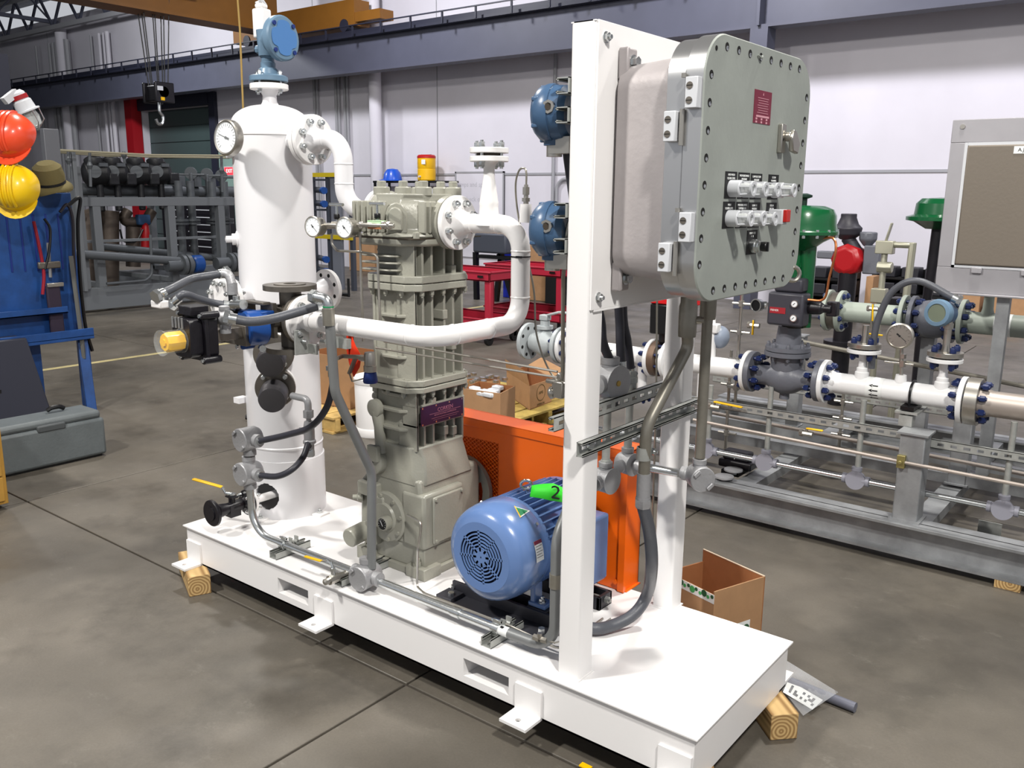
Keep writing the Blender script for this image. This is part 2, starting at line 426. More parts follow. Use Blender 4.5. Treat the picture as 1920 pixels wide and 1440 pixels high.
# roof
q = MB(); q.b2(WX, 12, -9, WY+.2, 7.2, 7.35); struct('ceiling', q, ROOFM)
q = MB(); q.b2(WX-.2, WX, -9, WY+.2, 0, 7.3); struct('wall_left', q, ROOFM)
for k, y in enumerate((10.9,)):
    t = thing('roof_truss', 'pale open web roof truss running along the back wall', 'truss', (-12, y, 6.0))
    for nm, z in (('top_chord', 7.1), ('bottom_chord', 6.15)):
        q = MB(); q.b2(WX, 11, y-.06, y+.06, z-.06, z+.06); part(t, nm, q, PIPEG)
    for i in range(26):
        x = -29.5+i*1.5; q = MB(); q.bar((x, y, 6.15), (x+.75, y, 7.1), .06, .06); part(t, 'web', q, BEAMG)
        q = MB(); q.bar((x+.75, y, 7.1), (x+1.5, y, 6.15), .06, .06); part(t, 'web', q, BEAMG)
for k, x in enumerate((-27.5, -23.8, -20.1, -16.4, -12.7)):
    t = thing('roof_joist', ['farthest left', 'second from the left', 'third from the left', 'fourth from the left', 'rightmost'][k]+' grey roof joist under the dark ceiling, far left', 'joist', (x, 4, 6.3), 'roof joists far left')
    for z in (6.35, 7.12):
        q = MB(); q.b2(x-.05, x+.05, -8, 11.2, z-.05, z+.05); part(t, 'chord', q, BEAMG)
    for i in range(12):
        y = -7+i*1.5; q = MB(); q.bar((x, y, 6.35), (x, y+.75, 7.12), .04, .04); q.bar((x, y+.75, 7.12), (x, y+1.5, 6.35), .04, .04); part(t, 'web', q, BEAMG)
# runway girder
GY = WY-.9
def gz(px, py): return P(px, py, y=GY-.12).z
g0, g1 = 3.97, 4.60
t = thing('runway_girder', 'long blue grey crane runway girder along the back wall', 'girder', (-8, GY, g0))
q = MB(); q.b2(WX, 11.5, GY-.02, GY+.02, g0, g1); q.b2(WX, 11.5, GY-.14, GY+.14, g0-.02, g0+.02); part(t, 'web_plate', q, BEAMG)
q = MB(); q.b2(WX, 11.5, GY-.2, GY+.2, g1, g1+.05); q.b2(WX, 11.5, GY-.04, GY+.04, g1+.05, g1+.16); part(t, 'rail', q, BEAMD)
q = MB(); q.b2(WX, 11.5, GY-.34, GY-.31, g1+.17, g1+.19)
for i in range(52): q.b2(-29+i*.78, -28.97+i*.78, GY-.33, GY-.3, g1-.02, g1+.17)
part(t, 'conductor_bar', q, BEAMD, kind='stuff')
c = P(1425, 60, y=GY-.1)
q = MB(); q.b2(c.x-.13, c.x+.13, GY-.14, GY+.14, 0, g0-.02); q.b2(c.x-.02, c.x+.02, GY-.2, GY-.02, g0, g1); part(t, 'column', q, BEAMG)
for cx in (-27.0,):
    q = MB(); q.b2(cx-.2, cx+.2, GY-.16, GY+.16, 0, g0-.02); part(t, 'column', q, BEAMD)
# crane bridge, ochre, crossing above
t = thing('crane_bridge', 'ochre crane bridge beam crossing the top of the picture', 'crane', (-6, 6, 4.7))
bx = -13.15; BY1 = 10.6
q = MB(); q.b2(bx-.2, bx+.2, -6, BY1, 4.97, 5.9); q.b2(bx-.3, bx+.3, -6, BY1, 4.92, 4.98); part(t, 'bridge_beam', q, CRANEY)
q = MB(); q.b2(bx-1.4, bx+2.6, BY1, BY1+.4, 4.86, 5.35); q.b2(bx+2.6, bx+3.3, BY1+.02, BY1+.38, 4.92, 5.1); part(t, 'end_truck', q, CRANEY)
for k in (-.9, 2.3):
    q = MB(); q.cyl((bx+k, BY1-.02, 4.88), (bx+k, BY1+.42, 4.88), .12); part(t, 'wheel', q, BEAMD)
q = MB(); q.b2(bx-.5, bx+.5, 7.0, 8.6, 5.3, 5.75); part(t, 'hoist_trolley', q, CRANEY)
HX, HY = bx, 7.85
t = thing('hook_block', 'black crane hook block hanging on wire ropes left of the vessel', 'hook', (HX, HY, 2.9))
q = MB(); q.b2(HX-.2, HX+.2, HY-.16, HY+.16, 3.33, 3.62); q.b2(HX-.24, HX-.18, HY-.2, HY+.2, 3.3, 3.68); q.b2(HX+.18, HX+.24, HY-.2, HY+.2, 3.3, 3.68); part(t, 'block', q, BLKP, bev=.02)
q = MB(); q.lathe([(.1, -.03), (.1, .03)], (HX+.21, HY-.02, 3.5), (1, 0, 0)); part(t, 'sheave_cover', q, BLACK)
q = MB(); q.b2(HX+.242, HX+.246, HY-.16, HY-.04, 3.52, 3.6); part(t, 'pale_label', q, LIGHTG)
q = MB(); q.b2(HX+.242, HX+.246, HY-.1, HY-.02, 3.34, 3.4); part(t, 'yellow_label', q, YELLOW)
q = MB(); q.tube(smooth([(HX, HY, 3.33), (HX, HY, 3.15), (HX, HY+.06, 3.06), (HX, HY+.03, 2.93), (HX, HY-.05, 2.92), (HX, HY-.09, 3.0)]), .03, 8); part(t, 'hook', q, CHROME)
for a, b_ in ((-.2, -.12), (-.12, -.1), (0, 0), (.02, .02), (.12, .1), (.2, .14), (-.05, .12), (.08, -.14)):
    q = MB(); q.cyl((HX+a*.6, HY+b_, 3.6), (HX+a, HY+b_*1.8, 5.35), .011, n=6); part(t, 'rope', q, BLACK)
# yellow tag line hanging down behind the vessel
e = P(453, 175, y=5.); f = P(448, 20, y=5.)
q = MB(); q.tube([(e.x, 5, .9), (e.x, 5, 2), (f.x, 5, 3.6), (f.x-.05, 5, 4.9)], .012, 6)
g = f.x-.05
q.tube(smooth([(g, 5, 4.2), (g-.25, 5.1, 4.25), (g-.45, 5.2, 4.45), (g-.5, 5.2, 4.9)]), .012, 6); q.tube(smooth([(g, 5, 4.2), (g+.2, 5, 4.3), (g+.3, 5, 4.9)]), .012, 6)
single('pull_rope', q, mat('rope_tan', (176, 146, 84), .8), 'tan pull rope hanging from the crane behind the vessel head', 'rope', loc=(e.x, 5, .9))

# ------------------------------------------------------------------ the white compressor skid
sk = thing('skid_base', 'long low white painted steel skid carrying the compressor package', 'skid', (1.2, .34, .089))
q = MB(); q.b2(0, 2.438, 0, .681, ZD-.0065, ZD); part(sk, 'deck_plate', q, WHITE, bev=.0015)
zt, zb = ZD-.0065, .089
# front channel with two fork pockets
for y0, y1 in ((.012, .020), (.661, .669)):
    q = MB(); xs = [.012, .637, .821, 1.603, 1.791, 2.426]
    for i in range(5):
        if i in (1, 3): q.b2(xs[i], xs[i+1], y0, y1, .184, zt); q.b2(xs[i], xs[i+1], y0, y1, zb, .122)
        else: q.b2(xs[i], xs[i+1], y0, y1, zb, zt)
    yy = (y0, y0+.05) if y0 < .3 else (y1-.05, y1)
    q.b2(.012, 2.426, *yy, zb, zb+.007); part(sk, 'side_channel', q, WHITE)
for x in (.012, 2.418):
    q = MB(); q.b2(x, x+.008, .0202, .6608, zb, zt); q.b2(x-.037 if x > 1 else x+.008, x if x > 1 else x+.045, .0705, .6105, zb, zb+.007); part(sk, 'end_channel', q, WHITE)
for xa, xb in ((.637, .821), (1.603, 1.791)):
    q = MB(); q.b2(xa-.006, xa, .02, .661, .116, .19); q.b2(xb, xb+.006, .02, .661, .116, .19); q.b2(xa, xb, .02, .661, .116, .122); part(sk, 'fork_pocket', q, WHITE)
for x in (.35, 1.2, 2.1):
    q = MB(); q.b2(x, x+.006, .02, .66, zb, zt); part(sk, 'cross_member', q, WHITE)
lug = MB(); lug.b2(-.05, .05, -.009, 0, .0, .095); 
def holed(q, x0, x1, y0, y1, z0, z1, cx, cy, r, n=16):
    vs = []; out = []
    for k in range(n):
        a = 2*pi*k/n; c, s_ = cos(a), sin(a); m_ = max(abs(c)/((x1-x0)/2), abs(s_)/((y1-y0)/2)); out.append(((x0+x1)/2+c/m_, (y0+y1)/2+s_/m_)); vs.append((cx+r*c, cy+r*s_))
    V = [(a, b, z) for z in (z0, z1) for a, b in vs+out]; F = []
    for k in range(n):
        j = (k+1) % n; F += [(k, j, n+j, n+k), (2*n+k, 2*n+j, 3*n+j, 3*n+k), (k, j, 2*n+j, 2*n+k), (n+k, n+j, 3*n+j, 3*n+k)]
    q.add(V, F)
def rect_hole(q, x0, x1, y0, y1, z0, z1, cx, cy, r):
    holed(q, cx-r*1.7, cx+r*1.7, cy-r*1.7, cy+r*1.7, z0, z1, cx, cy, r)
    for a in ((x0, cx-r*1.7, y0, y1), (cx+r*1.7, x1, y0, y1), (cx-r*1.7, cx+r*1.7, y0, cy-r*1.7), (cx-r*1.7, cx+r*1.7, cy+r*1.7, y1)): q.b2(*a, z0, z1)
rect_hole(lug, -.05, .05, -.085, 0, 0, .009, 0, -.055, .009)
lugm = lug.mesh('anchor_lug', WHITE)
for x in (.066, .915, 1.872, 2.372): inst(sk, 'anchor_lug', lugm, Matrix.Translation((x, .012, zb)))
for x in (.066, 1.0, 1.872, 2.372): inst(sk, 'anchor_lug', lugm, Matrix.Translation((x, .669, zb)) @ Matrix.Rotation(pi, 4, 'Z'))
# timber blocks
def block(ex, ey, ang, L, lb, w_=.089):
    """timber block: centre of its end grain face at (ex, ey), that face looks toward ang degrees"""
    q = MB(); q.b2(-w_/2, w_/2, -L, 0, 0, .0885)
    o = single('timber_block', q, WOOD, lb, 'wood block', loc=(0, 0, 0), bev=.003, group='timber blocks under the skid')
    o.location = (ex, ey, 0); o.rotation_euler.z = radians(ang-90)
block(.195, -.056, -24, .30, 'pine timber block under the far left end of the white skid')
block(2.489, .515, -44, .34, 'pine timber block showing its end grain under the back right corner of the skid')
block(2.435, .04, -60, .2, 'pine timber block under the nearest corner of the white skid')

# ------------------------------------------------------------------ separator vessel
def flange(root, c, ax, r, t, m, name='flange', hub=None, bore=None, face=None):
    q = MB(); c = Vector(c); ax = Vector(ax).normalized()
    q.lathe([(0 if bore is None else bore, -t/2), (r-.002, -t/2), (r, -t/2+.002), (r, t/2-.002), (r-.002, t/2), (0 if bore is None else bore, t/2)] + ([(bore, -t/2)] if bore else []), c, ax, 40, False)
    if hub: q.lathe([(hub[0], 0), (hub[1], hub[2])], c+ax*(t/2)*(1 if hub[2] > 0 else -1), ax, 28, False)
    return part(root, name, q, m)

TX, TY, TR = .17, .433, .162
ve = thing('separator_vessel', 'tall white painted cylindrical vessel standing on the far end of the skid', 'vessel', (TX, TY, ZD))
q = MB(); q.lathe([(TR, .42), (TR, 1.88)], (TX, TY, 0), n=56, cap=False)
q.lathe([(TR, 1.88)]+[(TR*cos(radians(a))**.85, 1.925+.085*sin(radians(a))) for a in range(0, 91, 8)]+[(0.001, 2.01)], (TX, TY, 0), n=56, cap=False)
part(ve, 'shell', q, VESSEL)
q = MB()
for z in (1.885, .565): q = MB(); q.lathe([(TR, -.006), (TR+.0035, -.002), (TR+.0035, .002), (TR, .006)], (TX, TY, z), n=56, cap=False); part(ve, 'weld_seam', q, VESSEL)
q = MB(); SR = TR+.006; 
AH = radians(-71); hz = .352; hr = .058; N = 56; 
zs = [ZD+.01, hz-hr, hz-hr*.5, hz, hz+hr*.5, hz+hr, .50, .508]
# skirt wall with a round opening for the drain
rows = 24; Z0, Z1 = ZD, .508
def inhole(a, z):
    d = (a-AH+pi) % (2*pi)-pi
    return math.hypot(d*SR, z-hz) < hr
NA, NZ = 120, 30
V = []; F = []
for i in range(NZ+1):
    for k in range(NA):
        a = 2*pi*k/NA; z = Z0+(Z1-Z0)*i/NZ; d = (a-AH+pi) % (2*pi)-pi; dd = math.hypot(d*SR, z-hz)
        if 1e-6 < dd < hr and dd > hr*.72: d2 = d*hr/dd; z = hz+(z-hz)*hr/dd; a = AH+d2
        for r in (SR, SR-.006): V.append((TX+r*cos(a), TY+r*sin(a), z))
for i in range(NZ):
    for k in range(NA):
        j = (k+1) % NA; am = 2*pi*(k+.5)/NA; zm = Z0+(Z1-Z0)*(i+.5)/NZ
        if inhole(am, zm) : continue
        for o in (0, 1):
            F.append((2*(i*NA+k)+o, 2*(i*NA+j)+o, 2*((i+1)*NA+j)+o, 2*((i+1)*NA+k)+o))
q.add(V, F); q.lathe([(SR-.006, Z1), (SR, Z1)], (TX, TY, 0), n=120, cap=False)
part(ve, 'skirt', q, VESSEL)
q = MB(); q.cyl((TX, TY, .42), (TX, TY, .44), TR-.002, n=40); part(ve, 'bottom_head', q, VESSEL)
for a in (-78, 8, 150, 230):
    ca, sa = cos(radians(a)), sin(radians(a)); T = frame((TX+ca*(SR+.02), TY+sa*(SR+.02), ZD), (0, 0, 1), (ca, sa, 0))
    q = MB(T); q.b2(-.022, .03, -.03, .03, 0, .008); part(ve, 'hold_down_tab', q, WHITE, bev=.001)
    q = MB(T); q.hexn((0, 0, .008), (0, 0, .018), .011); q.cyl((0, 0, .018), (0, 0, .028), .006, n=8); part(ve, 'bolt', q, CHROME)
# top neck with flange
q = MB(); q.lathe([(.045, 1.995), (.03, 2.02), (.028, 2.045), (.04, 2.07)], (TX, TY, 0), n=28); part(ve, 'top_neck', q, VESSEL)
flange(ve, (TX, TY, 2.08), (0, 0, 1), .078, .022, WHITE)
# discharge nozzle toward the compressor
NZH = 1.862
q = MB(); q.cyl((TX+TR-.02, TY, NZH), (.40, TY, NZH), .038, n=28); q.lathe([(.052, 0), (.04, .03)], (TX+TR-.012, TY, NZH), (1, 0, 0)); part(ve, 'nozzle', q, VESSEL)
flange(ve, (.411, TY, NZH), (1, 0, 0), .098, .022, WHITE)
# open nozzles at mid height
for sy, yf, z in ((1, .700, 1.222), (-1, .180, 1.225)):
    q = MB(); L = abs(yf-TY); q.lathe([(.036, 0), (.036, L-.05), (.058, L-.01)], (TX, TY, z), (0, sy, 0), 28); part(ve, 'nozzle', q, VESSEL)
    c = Vector((TX, yf, z)); T = frame(c, (0, sy, 0)); q = MB()
    q.ring(c, (0, sy, 0), .03, .092, .02, 40); part(ve, 'flange', q, WHITE)
    if sy < 0:
        flange(ve, c+Vector((0, -.024, 0)), (0, 1, 0), .092, .02, WHITE, 'blind_flange'); bolts(ve, c+Vector((0, -.012, 0)), (0, 1, 0), 8, .069, .046, .0105); continue
    for k in range(8):
        a = pi/8+k*pi/4; cc = T @ Vector((.069*cos(a), .069*sin(a), 0))
        q = MB(); q.cyl(cc-Vector((0, .0108, 0)), cc+Vector((0, .0108, 0)), .009, n=12); part(ve, 'bolt_hole', q, DARK)
# plugs and couplings on the shell
c = P(462, 433, y=TY-.12); q = MB(); ax = Vector((-.45, -.88, 0)).normalized()
o = Vector((TX, TY, 1.46))+ax*(TR-.01); q.lathe([(.034, 0), (.034, .012), (.024, .016), (.024, .03), (.014, .032), (.014, .055), (.004, .058)], o, ax, 24); part(ve, 'plug', q, VESSEL)
q = MB(); o = Vector((TX, TY, 1.82))+Vector((-.4, -.92, 0)).normalized()*(TR-.01); q.lathe([(.03, 0), (.03, .035), (.022, .038)], o, (-.4, -.92, 0), 24); part(ve, 'thermometer_coupling', q, VESSEL)
q = MB(); q.b2(TX-.16, TX-.12, TY-.15, TY-.1, .74, .765); part(ve, 'small_bracket', q, VESSEL)
# two instrument nozzles with brushed flanges facing the viewer
LA = radians(-44.5); lax = Vector((cos(LA), sin(LA), 0))
for z in (1.005, .865):
    o = Vector((TX, TY, z)); q = MB(); q.cyl(o+lax*(TR-.02), o+lax*(TR+.055), .032); part(ve, 'nozzle', q, VESSEL)
    flange(ve, o+lax*(TR+.062), lax, .083, .018, WHITE)

# level switches: grey cans on brushed flanges
for z, dz, lb in ((.865, -.012, 'grey cylindrical level switch, lower of the two on the white vessel'), (1.005, -.004, 'grey cylindrical level switch, upper of the two, right below the brown valve flange')):
    o = Vector((TX, TY, z+dz))+lax*.245
    t = thing('level_switch', lb, 'level switch', o, 'level switches on the vessel')
    q = MB(); q.disc(o+Vector((0, 0, -dz))*.6, lax, .083, .014, 44, .002); part(t, 'flange', q, DSTEEL)
    q = MB(); q.lathe([(.03, 0), (.03, .02), (.057, .03), (.057, .105), (.053, .112), (.053, .118), (.045, .12)], o, lax+Vector((0, 0, -.18)), 36); part(t, 'can', q, CANG)
    bolts(t, o+Vector((0, 0, -dz)), lax, 4, .062, .03, .0095)
# conduit elbow, union and seal leaving the lower switch
t = thing('switch_elbow_conduit', 'cast elbow and seal fitting dropping from the lower grey level switch', 'conduit', (.52, .27, .6))
a = P(548, 742, y=.235); b = P(574, 745, y=.235); 
e = Vector((b.x+.01, .235, a.z)); yv = P(576, 800, y=.235)
q = MB(); q.tube(fillet([a, (e.x, .235, a.z), (e.x, .235, a.z-.05)], .022), .014, 14); q.lathe([(.021, 0), (.021, .03)], (e.x, .235, a.z-.045), (0, 0, -1), 6); part(t, 'elbow', q, CASTAL)
q = MB(); q.cyl((e.x, .235, a.z-.07), (e.x, .235, a.z-.09), .01); q.lathe([(.018, 0), (.022, .02), (.022, .075), (.026, .08), (.026, .09), (.018, .095), (.018, .115)], (e.x, .235, a.z-.09), (0, 0, -1), 16); q.cyl((e.x, .235, a.z-.13), (e.x-.03, .21, a.z-.13), .014); part(t, 'seal_fitting', q, CASTAL)
q = MB(); q.lathe([(.017, 0), (.019, .012), (.019, .03)], (e.x, .235, a.z-.205), (0, 0, -1), 6); part(t, 'connector', q, CHROME)
SWC = Vector((e.x, .235, a.z-.235))
# radar level transmitter on top
t = thing('level_transmitter', 'blue and white level transmitter on top of the white vessel', 'transmitter', (TX, TY, 2.09))
q = MB(); q.disc((TX, TY, 2.096), (0, 0, 1), .06, .006, 36); part(t, 'gasket', q, GASKET)
q = MB(); q.lathe([(.076, 0), (.078, .002), (.078, .02), (.07, .024), (.045, .03), (.038, .05), (.03, .055), (.03, .075), (.026, .078), (.026, .092), (.03, .095), (.028, .13), (.024, .15)], (TX, TY, 2.10), n=32); part(t, 'body', q, LBLUE)
bolts(t, (TX, TY, 2.098), (0, 0, 1), 4, .058, .046, .009, a0=radians(-75))
hn = Vector((cos(radians(6)), sin(radians(6)), .02)).normalized(); hc = Vector((TX, TY, 2.262))+hn*.098
q = MB(); q.lathe([(.04, -.085), (.052, -.075), (.052, -.03), (.06, -.03)], hc, hn, 36); q.cyl((TX, TY, 2.2), (TX, TY, 2.3), .036, .042); q.cyl(Vector((TX, TY, 2.262)), hc-hn*.08, .04); part(t, 'housing', q, LBLUE)
q = MB(); q.lathe([(.082, -.035), (.088, -.028), (.088, -.006), (.082, 0), (.07, .002)], hc, hn, 44); part(t, 'lid_rim', q, LBLUE)
Th = frame(hc+hn*.0005, hn, (0, 0, 1)); q = MB(); pl = []
for k in range(48):
    a = 2*pi*k/48; r = .068-.014*max(0, cos(4*(a-pi/4)))**2; pl.append((r*cos(a), r*sin(a)))
q.prism(pl, Th, .004); part(t, 'lid_face', q, TBLUE2)
for k in range(4):
    a = pi/4+k*pi/2; q = MB(); cc = Th @ Vector((.072*cos(a), .072*sin(a), 0)); q.cyl(cc, cc+hn*.007, .009, n=8); part(t, 'screw', q, mat('screw_navy', (28, 48, 110), .4) if 'screw_navy' not in MATS else MATS['screw_navy'])
u = Vector((cos(radians(-170)), sin(radians(-170)), 0))
q = MB(); T = frame((TX, TY, 2.285)+Vector() if 0 else Vector((TX, TY, 2.27))+u*.028, (0, 0, 1), u)
q.T = T; q.b2(-.035, .022, -.028, .028, 0, .115); q.b2(-.026, .014, -.02, .02, .115, .135); part(t, 'wrapped_terminal_housing', q, WHITE, bev=.008)
q = MB(T); q.tube(smooth([(-.02, -.01, .13), (-.012, .005, .15), (.006, -.004, .143), (.014, .008, .135)]), .007, 8); part(t, 'twisted_wrap', q, LIGHTG)
q = MB(T); q.cyl((.022, 0, .098), (.026, 0, .098), .007); part(t, 'plug_screw', q, DSTEEL)
q = MB(); q.cyl(Vector((TX, TY, 2.23)), Vector((TX, TY, 2.23))+u*.055, .017, n=8); part(t, 'cable_gland', q, LBLUE)
# dial thermometer on the left of the vessel
gd = Vector((-.45, -.89, .12)).normalized(); tn = Vector((.30, -.95, .0)).normalized()
base = Vector((TX, TY, 1.82))+Vector((-.4, -.92, 0)).normalized()*(TR+.02)
ctr = P(424, 258, y=TY-TR-.11)
t = thing('dial_thermometer', 'round stainless dial thermometer screwed into the left of the white vessel', 'gauge', ctr)
nx = Vector((.10, -1, .06)).normalized()
q = MB(); q.lathe([(.02, -.04), (.066, -.03), (.069, -.025), (.069, .002), (.064, .006), (.058, .004), (.058, 0)], ctr, nx, 44); part(t, 'case', q, STEEL)
q = MB(); q.disc(ctr, nx, .0585, .003, 40); part(t, 'dial_face', q, DIAL)
q = MB(); q.cyl(ctr-nx*.02, base, .012, n=6); q.cyl(ctr-nx*.035, ctr-nx*.055+Vector((.02, 0, 0)), .016, n=12); part(t, 'stem', q, STEEL)
def dial(t, c, nx, R, ang, nt=21, up=(0, 0, 1)):
    T = frame(c, nx, up); q = MB()
    for k in range(nt):
        a = radians(-135+270*k/(nt-1)); L = .16 if k % 2 else .24
        p0 = T @ Vector((R*(.93)*cos(a), R*.93*sin(a), .0024)); p1 = T @ Vector((R*(.93-L)*cos(a), R*(.93-L)*sin(a), .0024)); q.bar(p0, p1, R*.022, .0004, nx)
    part(t, 'scale_marks', q, INK)
    q = MB(); a = radians(ang); d = T.to_3x3() @ Vector((cos(a), sin(a), 0)); o = Vector(c)+Vector(nx).normalized()*.003
    q.bar(o-d*R*.25, o+d*R*.75, R*.045, .0008, nx); q.cyl(o-Vector(nx).normalized()*.001, o+Vector(nx).normalized()*.002, R*.09, n=12); q.bar(o-d*R*.32, o-d*R*.1, R*.14, .0008, nx)
    part(t, 'needle', q, INK)
dial(t, ctr, nx, .058, 70)
q = MB(); q.disc(ctr+nx*.006, nx, .058, .001, 40); part(t, 'glass', q, GLASS)

# ------------------------------------------------------------------ discharge pipe from vessel to compressor back
PR = .0365
t = thing('suction_elbow_pipe', 'white bent pipe from vessel top flange down to compressor head', 'pipe', (.6, TY, 1.45))
flange(t, (.437, TY, NZH), (1, 0, 0), .098, .022, WHITE)
q = MB(); q.disc((.424, TY, NZH), (1, 0, 0), .07, .006); part(t, 'gasket', q, GASKET)
VX = .615
q = MB(); q.lathe([(.055, 0), (.04, .03), (PR, .05)], (.445, TY, NZH), (1, 0, 0))
q.tube(fillet([(.44, TY, NZH), (VX, TY, NZH), (VX, TY, 1.59), (.79, TY+.1, 1.575)], [.095, .095], 12), PR, 24); part(t, 'pipe', q, VESSEL)
q = MB()
for z in (1.765, 1.69): q = MB(); q.lathe([(PR, -.004), (PR+.002, 0), (PR, .004)], (VX, TY, z), n=28, cap=False); part(t, 'weld_bead', q, VESSEL)
q = MB(); q.lathe([(PR, -.004), (PR+.002, 0), (PR, .004)], (VX-.09, TY, NZH), (1, 0, 0), 28, False); part(t, 'weld_bead', q, VESSEL)
q = MB(); q.lathe([(.09, 0), (.09, .02), (.05, .03)], (.80, TY+.03, 1.58), (-1, 0, 0), 36); part(t, 'flange', q, VESSEL)
bolts(t, (.424, TY, NZH), (1, 0, 0), 8, .072, .05, .011)
# ------------------------------------------------------------------ discharge loop: compressor -> drop -> valve
CX, CY, CZ = 1.235, .42, 1.556
LX = 1.505; RY = -.012; RZ = 1.226; R2 = .0322; FXV = .915
t = thing('discharge_pipe_loop', 'white pipe loop from compressor flange down and round to the brown valve', 'pipe', (1.4, .2, 1.15))
flange(t, (1.222, CY, CZ), (1, 0, 0), .095, .02, WHITE)
q = MB(); q.lathe([(.05, 0), (R2+.004, .035), (R2, .045)], (1.232, CY, CZ), (1, 0, 0))
q.tube(fillet([(1.24, CY, CZ), (LX, CY, CZ), (LX, CY, RZ), (LX, RY, RZ), (FXV+.01, RY, RZ)], [.085, .085, .09], 12), R2, 28)
q.lathe([(.046, -.03), (.034, 0)], (FXV+.04, RY, RZ), (1, 0, 0)); part(t, 'pipe', q, WHITE)
q = MB()
for o, ax in (((LX, CY, 1.47), (0, 0, 1)), ((LX, CY, 1.315), (0, 0, 1)), ((LX, .25, RZ), (0, 1, 0)), ((LX, .08, RZ), (0, 1, 0)), ((1.415, RY, RZ), (1, 0, 0)), ((1.30, CY, CZ), (1, 0, 0)), ((1.41, CY, CZ), (1, 0, 0)), ((1.0, RY, RZ), (1, 0, 0))):
    q = MB(); q.lathe([(R2, -.004), (R2+.002, 0), (R2, .004)], o, ax, 28, False); part(t, 'weld_bead', q, WHITE)
TEE = 1.366
q = MB(); q.lathe([(R2+.012, -.005), (R2+.002, .03), (R2, .06), (R2+.001, .068), (R2, .075), (R2-.004, .10), (.022, .14), (.0195, .155), (.019, .185), (.024, .2), (.035, .21)], (TEE, CY, CZ), n=32); part(t, 'reducer_tee', q, WHITE)
TZ = 1.772
flange(t, (TEE, CY, TZ), (0, 0, 1), .066, .018, WHITE)
flange(t, (TEE, CY, TZ+.028), (0, 0, 1), .066, .018, WHITE, 'blind_flange')
q = MB(); q.disc((TEE, CY, TZ+.014), (0, 0, 1), .043, .010); part(t, 'gasket', q, GASKET)
bolts(t, (TEE, CY, TZ+.014), (0, 0, 1), 4, .048, .046, .0095, a0=radians(10))
flange(t, (FXV, RY, RZ), (1, 0, 0), .088, .02, WHITE)
bolts(t, (1.210, CY, CZ), (1, 0, 0), 8, .071, .044, .0105)
# thermowell boss on the elbow
bo = Vector((1.525, CY, 1.565))
q = MB(); q.lathe([(.022, 0), (.019, .06)], bo, (.0, 0, 1)); part(t, 'thermowell_boss', q, WHITE)
q = MB(); q.ring((LX, CY, 1.452), (0, 0, 1), R2-.001, R2+.0025, .004); q.b2(LX+.01, LX+.03, CY-R2-.008, CY-R2+.002, 1.449, 1.456); part(t, 'cable_tie', q, BLACK)
t = thing('temperature_probe', 'small steel probe fitting with thin looped capillary on the pipe elbow', 'sensor', bo+Vector((0, 0, .06)))
q = MB(); z = bo.z+.06
q.cyl((bo.x, CY, z), (bo.x, CY, z+.012), .009, n=12); q.hexn((bo.x, CY, z+.008), (bo.x, CY, z+.02), .0145); q.cyl((bo.x, CY, z+.02), (bo.x, CY, z+.032), .008, n=12); q.hexn((bo.x, CY, z+.03), (bo.x, CY, z+.055), .0125); q.cyl((bo.x, CY, z+.055), (bo.x, CY, z+.063), .007, n=12); part(t, 'fitting', q, STEEL)
q = MB(); k = z+.06
q.tube(smooth([(bo.x, CY, k), (bo.x, CY, k+.04), (bo.x-.012, CY+.005, k+.055), (bo.x-.04, CY+.012, k+.048), (bo.x-.06, CY+.02, k), (bo.x-.065, CY+.04, k-.09), (bo.x-.05, CY+.06, k-.2), (bo.x, CY+.05, k-.35), (bo.x+.03, CY+.03, k-.5), (bo.x+.09, CY+.03, k-.62), (bo.x+.17, CY+.02, k-.66), (bo.x+.25, CY, k-.66)]), .0033, 8); part(t, 'capillary', q, RIGID)

# ------------------------------------------------------------------ four way valve with rack actuator
VXc = .825; VV = Vector((VXc, RY, RZ))
va = thing('four_way_valve', 'brown raw steel four way valve body with round flanges above and below', 'valve', (VXc, RY, RZ-.11))
q = MB(); q.sph(VV, .056, sc=(1, 1, 1.1)); q.cyl(VV-Vector((0, 0, .1)), VV+Vector((0, 0, .1)), .038); q.cyl(VV, VV+Vector((.075, 0, 0)), .045); q.cyl(VV, VV+Vector((0, -.06, 0)), .042)
for k in range(6):
    a = k*pi/3; q.box(VV+Vector((.045*cos(a), .0, .045*sin(a))), (.02, .09, .02))
part(va, 'body', q, DSTEEL)
for s_ in (1, -1):
    q = MB(); c = VV+Vector((0, 0, s_*.108)); q.ring(c, (0, 0, 1), .022, .092, .018, 44); q.ring(c+Vector((0, 0, s_*.010)), (0, 0, 1), .022, .055, .004, 44); part(va, 'flange', q, DSTEEL)
flange(va, VV+Vector((.067, 0, 0)), (1, 0, 0), .088, .02, DSTEEL)
bolts(va, VV+Vector((.08, 0, 0)), (1, 0, 0), 4, .068, .042, .010, a0=radians(35))
q = MB(); q.b2(VXc-.05, VXc+.02, RY-.09, RY-.075, RZ-.06, RZ+.06); q.cyl(VV+Vector((0, -.05, 0)), VV+Vector((0, -.09, 0)), .03); part(va, 'bonnet', q, DSTEEL)
ac = thing('blue_valve_actuator', 'blue pneumatic actuator between the brown valve and black switch box', 'actuator', (.80, -.15, 1.16))
ca = Vector((.812, -.155, 1.205))
q = MB(); T = frame(ca, (-.25, -.97, 0), (0, 0, 1)); q.lathe([(.055, -.035), (.059, -.03), (.059, .03), (.053, .036)], ca, (-.25, -.97, 0), 36); part(ac, 'cylinder_cap', q, ABLUE)
q = MB(); q.b2(.735, .80, -.17, -.115, 1.145, 1.26); q.b2(.745, .765, -.175, -.12, 1.125, 1.15); part(ac, 'housing', q, ABLUE, bev=.008)
